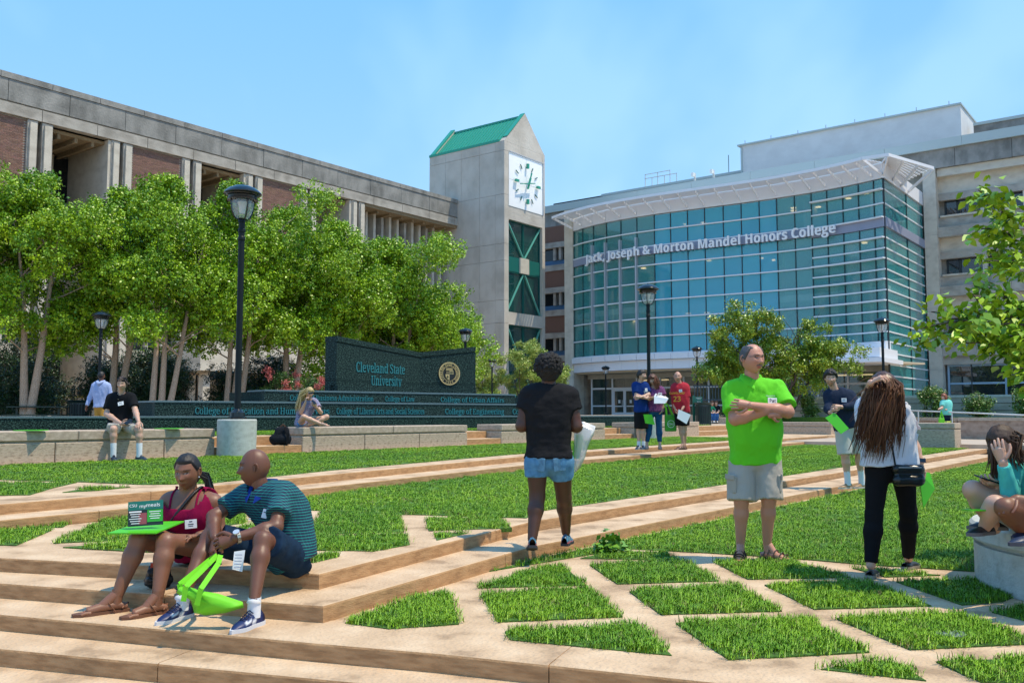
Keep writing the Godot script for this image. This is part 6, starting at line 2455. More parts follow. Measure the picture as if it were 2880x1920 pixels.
func person(label: String, flatJ: Array, at: Vector3, q: Dictionary) -> Node3D:
	var J := []
	for i in range(0, flatJ.size(), 3):
		J.append(Vector3(flatJ[i], flatJ[i + 1], flatJ[i + 2]))
	var o := thing("person", label, "person", at)
	var face := deg_to_rad(float(q.get("facing", 0.0)))
	q.front = Vector3(sin(face), 0, cos(face))
	if q.has("lean"):
		q.front = (q.front + Vector3.UP * float(q.lean)).normalized()
	var skin: Color = q.skin
	var cell: float = q.get("cell", .016)
	var floors: Array = q.get("floors", [0.0, 0.0])
	var paint := func(p: Vector3, _n: Vector3) -> Color:
		var k := 1.0 + skin_noise.get_noise_3d(p.x * 30, p.y * 30, p.z * 30) * .10
		return Color(skin.r * k, skin.g * k, skin.b * k)
	# body
	var st := st_new()
	var f := Field.new()
	var bb := bounds(J.slice(0, 17), .16)
	f.setup(bb[0], bb[1], cell)
	torso_into(f, J, q, -.012)
	limbs_into(f, J, q)
	f.mesh_into(st, paint)
	# head and hands in their own finer meshes
	var hs := st_new()
	var hx := Transform3D(Basis.from_euler(Vector3(deg_to_rad(-float(q.get("head_pitch", 0.0))), deg_to_rad(float(q.get("head_yaw", 0.0))), deg_to_rad(float(q.get("head_roll", 0.0))))), J[HEAD])
	head_into(st, hs, hx, q, skin)
	for h in q.get("hands", []):
		hand_into(st, h[0], h[1], h[2], h[3], h[4], skin, h[5] if h.size() > 5 else 1.0)
	if q.get("bare_feet", false):
		foot_into(st, J[AA], J[TA], floors[0], skin, true)
		foot_into(st, J[AB], J[TB], floors[1], skin, true)
	put(o, "body", st.commit(), M.skin)
	if q.has("hair") and q.hair.get("style", "none") != "none":
		var hm := flat(q.hair.color, q.hair.get("rough", .55))
		put(o, "hair", hs.commit(), hm)
	# top
	if q.has("top"):
		var t: Dictionary = q.top
		var infl: float = t.get("infl", .02)
		var fld := Field.new()
		var pts := [J[PEL], J[NECK], J[HA], J[HB], J[SA], J[SB]]
		var sl: float = t.get("sleeve", .55)
		for s in [[SA, EA, WA], [SB, EB, WB]]:
			pts.append(J[s[0]].lerp(J[s[1]], minf(sl, 1.0)))
			if sl > 1.0:
				pts.append(J[s[1]].lerp(J[s[2]], sl - 1.0))
		var b2 := bounds(pts, .2 + infl)
		fld.setup(b2[0], b2[1], t.get("cell", cell))
		torso_into(fld, J, q, infl, t.get("bottom", true))
		var g: float = q.get("limb", q.get("girth", 1.0))
		var wdt: float = t.get("wide", 1.0)
		if sl > 0.0:
			for s in [[SA, EA, WA], [SB, EB, WB]]:
				var a: Vector3 = J[s[0]]
				var e: Vector3 = J[s[1]]
				if sl <= 1.0:
					fld.capsule(a, a.lerp(e, sl), (.056 + infl * .7) * g, (.052 + infl * wdt) * g, .035, true)
				else:
					fld.capsule(a, e, (.056 + infl * .6) * g, (.044 + infl * .8) * g, .035)
					fld.capsule(e, e.lerp(J[s[2]], sl - 1.0), (.046 + infl * .7) * g, (.034 + infl * .55) * g, .03, true)
		var spine: Vector3 = (J[NECK] - J[PEL])
		var hem: Vector3 = J[PEL] + spine * float(t.get("hem", -.12))
		fld.cut(hem, -(spine.normalized() if not t.has("hem_normal") else t.hem_normal))
		var neck_r: float = t.get("neck", .068)
		fld.carve(J[NECK] + spine.normalized() * float(t.get("neck_up", .025)) + q.front * float(t.get("scoop", .01)), J[NECK] + (J[HEAD] - J[NECK]).normalized() * .12, neck_r, neck_r * 1.25)
		for cc in t.get("carve", []):
			fld.carve(cc[0], cc[1], cc[2], cc[3])
		fld.wrinkle(cloth_noise, t.get("wrinkle", .007), t.get("stretch", Vector3(120, 55, 120)))
		var ts := st_new()
		var tp: Callable = t.get("paint", func(_p: Vector3, _n: Vector3) -> Color: return Color.WHITE)
		fld.mesh_into(ts, tp)
		put(o, t.get("name", "shirt"), ts.commit(), t.mat)
	# bottom
	if q.has("pants"):
		var t: Dictionary = q.pants
		var infl: float = t.get("infl", .016)
		if q.has("top") and not t.has("waist"):
			t.waist = float(q.top.get("hem", -.12)) + .07
		var ln: float = t.get("len", .9)
		var lg: float = q.get("leg", q.get("limb", q.get("girth", 1.0)))
		var g2: float = q.get("girth", 1.0)
		var fld := Field.new()
		var pts := [J[PEL], J[HA], J[HB], J[PEL] + (J[NECK] - J[PEL]) * .18]
		for s in [[HA, KA, AA], [HB, KB, AB]]:
			pts.append(J[s[0]].lerp(J[s[1]], minf(ln, 1.0)))
			if ln > 1.0:
				pts.append(J[s[1]].lerp(J[s[2]], ln - 1.0))
		var b2 := bounds(pts, .17 + infl)
		fld.setup(b2[0], b2[1], t.get("cell", cell))
		fld.capsule(J[HA].lerp(J[PEL], .25), J[HB].lerp(J[PEL], .25), .108 * g2 + infl * .6, .108 * g2 + infl * .6, .05)
		var up: Vector3 = (J[NECK] - J[PEL]) * .16
		fld.capsule(J[HA].lerp(J[PEL], .3) + up, J[HB].lerp(J[PEL], .3) + up, .098 * g2 + infl * .4, .098 * g2 + infl * .4, .06)
		var loose: float = t.get("loose", 1.0)
		for s in [[HA, KA, AA], [HB, KB, AB]]:
			if ln <= 1.0:
				fld.capsule(J[s[0]], J[s[0]].lerp(J[s[1]], ln), .088 * lg + infl, lerpf(.088, .060, ln) * lg + infl * 1.3 * loose, .03, true)
			else:
				fld.capsule(J[s[0]], J[s[1]], .088 * lg + infl, .058 * lg + infl * loose, .03)
				var calf: Vector3 = J[s[1]].lerp(J[s[2]], .3)
				fld.capsule(J[s[1]], calf, .058 * lg + infl * loose, .062 * lg + infl * loose, .03)
				fld.capsule(calf, J[s[1]].lerp(J[s[2]], ln - 1.0), .062 * lg + infl * loose, .040 * lg + infl * loose, .03, true)
		fld.cut(J[PEL] + (J[NECK] - J[PEL]) * float(t.get("waist", .2)), t.get("waist_normal", (J[NECK] - J[PEL]).normalized()))
		fld.wrinkle(cloth_noise, t.get("wrinkle", .006), Vector3(90, 60, 90))
		var ps := st_new()
		fld.mesh_into(ps, t.get("paint", func(_p: Vector3, _n: Vector3) -> Color: return Color.WHITE))
		put(o, t.get("name", "shorts"), ps.commit(), t.mat)
	# socks and shoes
	if q.has("sock"):
		var k: Dictionary = q.sock
		sock(o, J[AA], J[KA], floors[0], k.h, k.mat, k.get("r", .043))
		sock(o, J[AB], J[KB], floors[1], k.h, k.mat, k.get("r", .043))
	if q.has("shoe"):
		var k: Dictionary = q.shoe
		var pt: Array = k.get("pitch", [0.0, 0.0])
		shoe(o, J[AA], J[TA], floors[0], k.upper, k.sole, k.get("style", "trainer"), k.get("accent", Color(.7, .72, .75)), pt[0])
		shoe(o, J[AB], J[TB], floors[1], k.upper, k.sole, k.get("style", "trainer"), k.get("accent", Color(.7, .72, .75)), pt[1])
	return o

func torso_band(o: Node, called: String, flatJ: Array, q: Dictionary, extra: float, at: Vector3, n: Vector3, w: float, cuts: Array, m: Material) -> void:
	# a strap that hugs the torso: a thin slice of it, slightly proud
	var J := []
	for i in range(0, flatJ.size(), 3):
		J.append(Vector3(flatJ[i], flatJ[i + 1], flatJ[i + 2]))
	var f := Field.new()
	var b := bounds([J[PEL], J[NECK], J[SA], J[SB]], .17)
	f.setup(b[0], b[1], .008)
	torso_into(f, J, q, extra, false)
	f.cut(at + n * w * .5, n)
	f.cut(at - n * w * .5, -n)
	for c in cuts:
		f.cut(c[0], c[1])
	var st := st_new()
	f.mesh_into(st, func(_p: Vector3, _n: Vector3) -> Color: return Color.WHITE)
	put(o, called, st.commit(), m)

func badge(o: Node, at: Vector3, n: Vector3, w: float, h: float, lines: Array, roll := 0.0) -> void:
	# paper name tag stuck on the chest
	var b := MeshInstance3D.new()
	b.mesh = bevel_box(Vector3(w, h, .003), .001)
	b.material_override = M.paper
	b.name = "name_tag"
	o.add_child(b, true)
	var z := n.normalized()
	var x := Vector3.UP.cross(z).normalized()
	b.transform = Transform3D(Basis(x, z.cross(x), z) * Basis(Vector3(0, 0, 1), roll), at + z * .022)
	for l in lines:
		if l[0] is String:
			var tm := TextMesh.new()
			tm.text = l[0]
			tm.font_size = 24
			tm.pixel_size = l[2] / 18.0
			tm.depth = .001
			put(b, "tag_text", tm, M.ink, Vector3(0, l[1], .0022))
		else:
			put(b, "tag_line", box(Vector3(l[0], l[2], .001)), M.ink, Vector3(0, l[1], .0022))

func lock(st: SurfaceTool, pts: Array, r: float, col: Color, squash := .5) -> void:
	var rr := []
	for i in pts.size():
		var t := i / float(pts.size() - 1)
		rr.append(r * (1.0 - .85 * t * t) * (.6 + .4 * minf(1.0, t * 4.0)))
	tube_into(st, pts, rr, 6, col, squash)


# ---------- the visitors
func jv(a: Array, i: int) -> Vector3:
	return Vector3(a[i * 3], a[i * 3 + 1], a[i * 3 + 2])

func stripes(c0: Color, c1: Color, period: float) -> StandardMaterial3D:
	var img := Image.create(8, 64, false, Image.FORMAT_RGB8)
	for y in 64:
		var k := 1.0 if (y % 32) < 8 else 0.0
		for x in 8:
			img.set_pixel(x, y, c0.lerp(c1, k).linear_to_srgb())
	var m := cloth(Color.WHITE)
	m.rim_enabled = false
	m.albedo_texture = ImageTexture.create_from_image(img)
	m.normal_enabled = false
	m.uv1_scale = Vector3.ONE / (period * 2.0)
	return m

func patterned(sd: int, cols: Array, pos: Array, tile: float, freq: float) -> StandardMaterial3D:
	var m := cloth(Color.WHITE)
	var n := FastNoiseLite.new()
	n.seed = sd
	n.frequency = freq
	n.noise_type = FastNoiseLite.TYPE_CELLULAR
	n.cellular_return_type = FastNoiseLite.RETURN_CELL_VALUE
	var t := NoiseTexture2D.new()
	t.width = 256
	t.height = 256
	t.seamless = true
	t.noise = n
	t.color_ramp = ramp(cols, pos)
	m.albedo_texture = t
	m.normal_enabled = false
	m.uv1_scale = Vector3.ONE / tile
	return m

func denim(c: Color) -> StandardMaterial3D:
	var m := cloth(Color.WHITE)
	m.rim_enabled = false
	m.metallic_specular = .25
	m.albedo_texture = noise_tex(77, .02, ramp([c * .8, c, c * 1.15], [.25, .5, .75]), 256)
	m.uv1_scale = Vector3.ONE * 3.0
	return m

func sheet(called: String, label: String, category: String, corners: Array, thick: float, m: Material) -> MeshInstance3D:
	# a thin stiff sheet through four corners (world), built round its own centre
	var c := Vector3.ZERO
	for p in corners:
		c += p / corners.size()
	var n: Vector3 = (corners[1] - corners[0]).cross(corners[2] - corners[0]).normalized() * thick * .5
	var st := st_new()
	var k := corners.size()
	for i in range(1, k - 1):
		tri(st, corners[0] - c + n, corners[i] - c + n, corners[i + 1] - c + n)
		tri(st, corners[0] - c - n, corners[i + 1] - c - n, corners[i] - c - n)
	for i in k:
		var a: Vector3 = corners[i] - c
		var b: Vector3 = corners[(i + 1) % k] - c
		quad(st, a - n, b - n, b + n, a + n)
	var o := put(self, called, st.commit(), m, c)
	tag(o, label, category)
	return o

func ribbon_into(st: SurfaceTool, pts: Array, w: float, thick: float, up: Vector3) -> void:
	for i in pts.size() - 1:
		var f: Vector3 = (pts[i + 1] - pts[i]).normalized()
		bar_into(st, pts[i] - f * .002, pts[i + 1] + f * .002, w, thick, up)

func strap(o: Node, called: String, pts: Array, w: float, m: Material, up := Vector3.BACK) -> void:
	var st := st_new()
	ribbon_into(st, pts, w, .004, up)
	put(o, called, st.commit(), m)

func build_people() -> void:
	cloth_noise.seed = 3
	cloth_noise.frequency = .1
	skin_noise.seed = 4
	skin_noise.frequency = .1
	M.weave = noise_normal(71, .25, 4.0, 256)
	M.skin = tinted()
	M.skin.roughness = .48
	M.skin.subsurf_scatter_enabled = true
	M.skin.subsurf_scatter_strength = .12
	M.shoe_tint = tinted()
	M.shoe_tint.roughness = .45
	M.hair_tint = tinted()
	M.hair_tint.roughness = .5
	M.hair_tint.metallic_specular = .35
	M.bag_green = flat(Color(.05, .33, .02), .6)
	M.gold_print = flat(Color(.65, .38, .02), .6)
	M.ink = flat(Color(.02, .025, .03), .8)
	M.white_cloth = cloth(Color(.70, .72, .76))
	M.lime = cloth(Color(.16, .62, .01), .6)
	M.lime_plastic = flat(Color(.08, .52, .01), .35)
	M.phone = flat(Color(.006, .006, .007), .15)
	var dark := Color(.085, .032, .018)
	var brown := Color(.22, .095, .052)
	var deep := Color(.15, .060, .032)
	var pale := Color(.55, .33, .235)
	var ruddy := Color(.52, .245, .165)
	print("people: near")
	green_man(ruddy)
	walking_woman(dark)
	long_haired_woman(pale)
	seated_woman(brown)
	seated_man(deep)
	print("people: middle")
	sweater_boy(pale)
	trio(pale, ruddy)
	print("people: far")
	wall_sitters(pale)
	planter_sitters(pale, deep)
	far_people(pale, deep)

func green_man(skin: Color) -> void:
	var J := J_GREEN_MAN
	var m := cloth(Color(.115, .60, .008))
	var wB := jv(J, WB)
	var wA := jv(J, WA)
	var o := person("man in a lime green polo and grey cargo shorts standing with folded arms", J, AT_GREEN_MAN, {
		skin = skin, girth = 1.0, limb = 1.18, leg = 1.0, belly = .07, facing = 10, head_yaw = 28, head_pitch = -2, cell = .0135, squint = true, moustache = true, goatee = false,
		hair = {style = "bald_top", color = Color(.07, .065, .065), line = .075, side = -.01, nape = -.06, thick = .012, bump = .5},
		head_wide = 1.15, head_size = 1.05,
		top = {mat = m, name = "polo_shirt", sleeve = .78, hem = -.10, infl = .02, wide = 1.5, neck = .066, scoop = .02, wrinkle = .016, stretch = Vector3(60, 40, 60), cell = .0115},
		pants = {mat = cloth(Color(.40, .37, .32)), name = "cargo_shorts", len = 1.0, infl = .03, loose = 1.5, wrinkle = .01},
		hands = [[wB, Vector3(-1, .12, -.05), Vector3(.1, -.1, -1), 1.0, .5, 1.08], [wA + Vector3(.05, -.02, .0), Vector3(.9, .1, -.3), Vector3(0, 0, -1), -1.0, .6, 1.0]],
		bare_feet = true, floors = [.0, .0]})
	# collar, placket, cargo pockets, spectacles, sandals
	var nk := jv(J, NECK)
	collar(o, nk + Vector3(0, .05, .0), deg_to_rad(12), .074, .125, .05, m)
	badge(o, nk + Vector3(.115, -.155, .178), Vector3(.35, .1, 1), .088, .056, [["Pat", 0.004, .03]], -.06)
	var logo := TextMesh.new()
	logo.text = "Cleveland State"
	logo.font_size = 20
	logo.pixel_size = .0006
	logo.depth = .001
	var lg := put(o, "chest_print", logo, M.paper, nk + Vector3(.115, -.108, .172))
	lg.rotation.y = .35
	var sh := cloth(Color(.38, .35, .30))
	for s in [-1.0, 1.0]:
		var k := jv(J, KA if s < 0 else KB) + Vector3(s * .085, .14, .03)
		var pk := put(o, "cargo_pocket", bevel_box(Vector3(.035, .15, .13), .012), sh, k)
		pk.rotation.y = s * -.3
		put(pk, "pocket_flap", bevel_box(Vector3(.012, .045, .135), .004), sh, Vector3(s * .02, .06, 0))
	var hd := jv(J, HEAD)
	var gl := Node3D.new()
	gl.name = "spectacles"
	o.add_child(gl)
	gl.transform = Transform3D(Basis.from_euler(Vector3(0, deg_to_rad(28), 0)), hd)
	for s in [-1.0, 1.0]:
		var ring := st_new()
		var pts := []
		var rr := []
		for i in 17:
			var a := TAU * i / 16.0
			pts.append(Vector3(s * .032 + cos(a) * .024, .012 + sin(a) * .016, .098 - absf(cos(a)) * .003))
			rr.append(.0016)
		tube_into(ring, pts, rr, 5, null, 1.0, false)
		put(gl, "lens_rim", ring.commit(), M.dark_frame)
		var arm := st_new()
		tube_into(arm, [Vector3(s * .057, .017, .094), Vector3(s * .079, .018, .05), Vector3(s * .081, .014, -.012)], [.0018, .002, .002], 5)
		put(gl, "temple_arm", arm.commit(), M.dark_frame)
	put(gl, "bridge", box(Vector3(.018, .003, .003)), M.dark_frame, Vector3(0, .016, .101))
	for s in [AA, AB]:
		sandal(o, jv(J, s), jv(J, s + 1), 0.0, Color(.07, .045, .035), true)

func pillow(st: SurfaceTool, outl: Array, thick: float, mid: Vector3) -> void:
	# a soft flat bag: an outline whose middle swells on both sides
	var n := outl.size() / 2
	for side in [1.0, -1.0]:
		for i in n:
			var ring := []
			for e in [i, (i + 1) % n]:
				var p := Vector3(outl[e * 2], outl[e * 2 + 1], 0)
				ring.append([p, mid.lerp(p, .62) + Vector3(0, 0, side * thick * (1.0 + .6 * sin(e * 2.3)))])
			var top := mid + Vector3(0, 0, side * thick)
			for t in [[ring[0][0], ring[1][0], ring[1][1]], [ring[0][0], ring[1][1], ring[0][1]], [ring[0][1], ring[1][1], top]]:
				for p in ([t[0], t[1], t[2]] if side > 0 else [t[0], t[2], t[1]]):
					st.add_vertex(p)
	st.generate_normals()

func collar(o: Node, c: Vector3, yaw: float, r0: float, r1: float, drop: float, m: Material) -> void:
	# a folded shirt collar, open at the front, its points hanging down
	var st := st_new()
	var n := 16
	var rows := []
	for i in n + 1:
		var t := i / float(n) * 2.0 - 1.0
		var a := yaw + PI + t * PI * .93
		var fr := pow(absf(t), 3.0)
		var d := Vector3(sin(a), 0, cos(a))
		var up := .03 - .05 * fr
		rows.append([c + d * r0 + Vector3.UP * (up - .02), c + d * (r0 + .012) + Vector3.UP * (up + .006), c + d * lerpf(r1 - .018, r1 + .012, fr) + Vector3.UP * (up - drop - .035 * fr)])
	for i in n:
		for k in 2:
			for q in [rows[i][k], rows[i + 1][k], rows[i + 1][k + 1], rows[i][k], rows[i + 1][k + 1], rows[i][k + 1]]:
				st.add_vertex(q)
	st.generate_normals()
	put(o, "collar", st.commit(), m)

func sandal(o: Node, ankle: Vector3, toe: Vector3, floor_y: float, c: Color, closed: bool) -> void:
	var d := Vector3(toe.x - ankle.x, 0, toe.z - ankle.z)
	var ln := clampf(d.length(), .15, .2) + .055
	d = d.normalized()
	var hold := Node3D.new()
	hold.name = "sandal"
	o.add_child(hold, true)
	hold.transform = Transform3D(Basis(d, Vector3.UP, Vector3(-d.z, 0, d.x)), Vector3(ankle.x, floor_y, ankle.z))
	var out := PackedVector2Array()
	var w := [.026, .036, .037, .034, .036, .044, .046, .040, .02]
	for i in 9:
		out.append(Vector2(-.07 + (ln + .075) * i / 8.0, w[i]))
	for i in range(8, -1, -1):
		out.append(Vector2(-.07 + (ln + .075) * i / 8.0, -w[i]))
	var st := st_new()
	prism_into(st, out, .0, .018, true)
	put(hold, "sole", st.commit(), flat(c * .7, .7))
	var sm := flat(c, .6)
	var bands := [[.02, .085, .05], [.07, .072, .05], [.12, .055, .05], [.155, .043, .045], [-.02, .07, .045]] if closed else [[.02, .075, .045]]
	for b in bands:
		var s2 := st_new()
		var pts := []
		for k in 9:
			var a := PI * k / 8.0
			pts.append(Vector3(b[0] + sin(a) * (.012 if closed else .05), .012 + sin(a) * b[1], cos(a) * b[2]))
		var rr := []
		for p in pts:
			rr.append(.009 if closed else .005)
		tube_into(s2, pts, rr, 5, null, .45)
		put(hold, "strap", s2.commit(), sm)
	var s3 := st_new()
	tube_into(s3, [Vector3(-.02, .03, .04), Vector3(-.062, .05, .0), Vector3(-.02, .03, -.04)], [.007, .008, .007], 5)
	put(hold, "heel_strap", s3.commit(), sm)
	if not closed:
		var s4 := st_new()
		tube_into(s4, [Vector3(.05, .078, 0), Vector3(.11, .055, .005), Vector3(.165, .02, .012)], [.006, .007, .004], 5)
		put(hold, "toe_post", s4.commit(), sm)

func walking_woman(skin: Color) -> void:
	var J := J_WALKING_WOMAN
	var o := person("woman seen from behind in a black shirt and blue denim shorts climbing the steps", J, AT_WALKING_WOMAN, {
		skin = skin, girth = .98, limb = 1.10, leg = 1.08, facing = 180, head_yaw = 184, head_pitch = 8, cell = .0135, head_size = .98,
		hair = {style = "short", color = Color(.012, .010, .010), line = .05, side = -.04, nape = -.085, thick = .022, bump = .4, rough = .8},
		top = {mat = cloth(Color(.014, .014, .016)), sleeve = .48, hem = -.02, infl = .014, wide = 1.6, neck = .064, wrinkle = .012, stretch = Vector3(60, 90, 60)},
		pants = {mat = denim(Color(.10, .25, .42)), name = "denim_shorts", len = .42, infl = .014},
		shoe = {style = "runner", upper = Color(.02, .05, .10), sole = Color(.03, .03, .035), accent = Color(.10, .30, .42), pitch = [.22, 0.0]},
		hands = [[jv(J, WA), Vector3(.3, .3, -1), Vector3(1, 0, 0), 1.0, .8], [jv(J, WB), Vector3(-.3, .1, -1), Vector3(-1, 0, 0), -1.0, .9]],
		floors = [.0, .0]})
	# rounded natural curls
	var st := st_new()
	var hd := jv(J, HEAD) + Vector3(0, .03, .0)
	rng.seed = 61
	for i in 420:
		var d := Vector3(rng.randfn(), rng.randfn(), rng.randfn()).normalized()
		if d.y < -.62 or (d.z < -.75 and d.y < .2):
			continue
		var p := hd + d * Vector3(.098, .10, .105) * rng.randf_range(.9, 1.06)
		var t := d.cross(Vector3(rng.randfn(), rng.randfn(), rng.randfn())).normalized()
		tube_into(st, [p - t * .02, p + d * .014, p + t * .02], [.011, .016, .010], 5)
	put(o, "curls", st.commit(), flat(Color(.010, .009, .009), .85))
	for s in [-1.0, 1.0]:
		var pk := put(o, "back_pocket", bevel_box(Vector3(.105, .11, .012), .004), denim(Color(.12, .26, .40)), jv(J, PEL) + Vector3(s * .085, -.055, .112))
		pk.rotation = Vector3(.1, s * .3, s * .1)
	# clear plastic bag with a green folder in it
	var b := thing("plastic_bag", "crumpled clear plastic bag hanging from the right hand of the walking woman", "bag", AT_WALKING_WOMAN + jv(J, WB) + Vector3(.08, -.04, .06))
	var clear := pane(Color(.80, .83, .85), .55, .2)
	var bs := st_new()
	pillow(bs, [-.03, .05, .04, .055, .145, .015, .13, -.05, .085, -.14, .05, -.26, .01, -.34, -.035, -.38, -.045, -.25, -.04, -.1], .022, Vector3(.03, -.1, 0))
	put(b, "film", bs.commit(), clear)
	var ins := put(b, "folder_inside", box(Vector3(.07, .2, .006)), M.lime_plastic, Vector3(-.01, -.16, 0))
	ins.rotation.z = -.2

func long_haired_woman(skin: Color) -> void:
	var J := J_LONG_HAIR
	var white := cloth(Color(.60, .62, .70))
	var o := person("woman with long brown hair in a loose white top and black trousers seen from behind", J, AT_LONG_HAIR, {
		skin = skin, girth = .94, limb = .92, leg = .98, facing = 170, head_yaw = 205, head_pitch = 4, cell = .0135, head_size = .97,
		hair = {style = "short", color = Color(.075, .032, .018), line = .055, side = -.06, nape = -.1, thick = .02, bump = .25, rough = .4},
		top = {mat = white, name = "loose_top", sleeve = .62, hem = .02, infl = .035, wide = 1.5, neck = .085, wrinkle = .012, stretch = Vector3(110, 25, 110), carve = [[jv(J, SB) + Vector3(.035, .03, .02), jv(J, SB) + Vector3(.065, -.11, .03), .078, .06]]},
		pants = {mat = cloth(Color(.009, .009, .011)), name = "trousers", len = 1.95, infl = .006, wrinkle = .004},
		shoe = {style = "slip", upper = Color(.012, .012, .015), sole = Color(.25, .23, .2)},
		hands = [[jv(J, WB), Vector3(.25, -1, .1), Vector3(-1, -.2, -.2), 1.0, .5], [jv(J, WA), Vector3(.5, .35, .5), Vector3(.3, -.9, -.3), 1.0, .9]],
		floors = [.0, .0]})
	# windblown locks sweeping down and to the left
	var st := st_new()
	rng.seed = 63
	var hd := jv(J, HEAD)
	for i in 900:
		var a := rng.randf_range(-1.0, 1.0)
		var lvl := rng.randf_range(-.08, .11)
		var d := Vector3(sin(a * 2.2), 0, cos(a * 2.2))
		var root := hd + Vector3(d.x * .085, lvl, d.z * .10) * (1.0 if lvl < .06 else .86)
		var fall := rng.randf_range(.24, .53)
		var drift := -.04 - .15 * rng.randf() * (1.0 - .45 * a) * fall / .5
		if a > .35:
			drift = rng.randf_range(-.05, .03)
		var end := Vector3(hd.x + a * .07 + drift, root.y - fall, maxf(root.z, hd.z + .02) + rng.randf_range(.03, .11))
		var mid := root.lerp(end, .45) + Vector3(a * .02 + drift * .12, .03, .07 + rng.randf() * .03)
		var m0 := root.lerp(mid, .5) + Vector3(d.x * .03, -.01, .03)
		var m1 := mid.lerp(end, .55) + Vector3(rng.randfn() * .015, 0, .015)
		var c := Color(.050, .020, .011).lerp(Color(.15, .065, .03), rng.randf())
		lock(st, [root, m0, mid, m1, end], rng.randf_range(.0032, .0075), c, .7)
	for i in 40:
		# flyaway strands
		var root := hd + Vector3(rng.randf_range(-.08, .06), rng.randf_range(-.12, .08), .09)
		var end := root + Vector3(rng.randf_range(-.32, -.05), rng.randf_range(-.3, -.05), .05)
		lock(st, [root, root.lerp(end, .5) + Vector3(-.03, .04, .03), end], .003, Color(.16, .075, .035), .7)
	var hair := tinted()
	hair.roughness = .5
	hair.metallic_specular = .3
	put(o, "long_hair", st.commit(), hair)
	strap(o, "watch_band", [jv(J, WB) + Vector3(-.035, .02, .03), jv(J, WB) + Vector3(.02, .015, .04), jv(J, WB) + Vector3(.04, .02, -.02)], .03, flat(Color(.01, .05, .10), .4))
	# cross-body purse and green folder
	var pu := thing("purse", "small black leather purse hanging at the back of the long-haired woman", "purse", AT_LONG_HAIR + jv(J, PEL) + Vector3(.075, -.04, .155))
	var leather := flat(Color(.008, .009, .011), .28)
	var f := Field.new()
	f.setup(Vector3(-.14, -.13, -.06), Vector3(.14, .1, .06), .012)
	f.capsule(Vector3(-.085, .03, 0), Vector3(.085, .03, 0), .034, .034, .03)
	f.capsule(Vector3(-.075, -.05, .006), Vector3(.075, -.05, .006), .045, .045, .03)
	f.wrinkle(cloth_noise, .008, Vector3(60, 60, 60))
	var bs := st_new()
	f.mesh_into(bs, func(_p: Vector3, _n: Vector3) -> Color: return Color.WHITE)
	put(pu, "pouch", bs.commit(), leather)
	put(pu, "zip", box(Vector3(.17, .006, .006)), M.grey_metal, Vector3(0, .045, .036))
	var so := AT_LONG_HAIR - pu.position
	strap(pu, "shoulder_strap", [Vector3(-.095, .05, .0), so + jv(J, PEL) + Vector3(-.04, .18, .15), so + jv(J, NECK) + Vector3(-.09, -.16, .14), so + jv(J, SA) + Vector3(.0, .06, .05)], .012, leather)
	var h := AT_LONG_HAIR + jv(J, WB) + Vector3(.025, -.1, .0)
	var fo := sheet("folder", "bright green plastic folder in the right hand of the long-haired woman", "folder", [h + Vector3(-.045, .035, .0), h + Vector3(-.03, -.24, .03), h + Vector3(.075, -.1, .0), h + Vector3(.055, .02, -.03)], .008, M.lime_plastic)

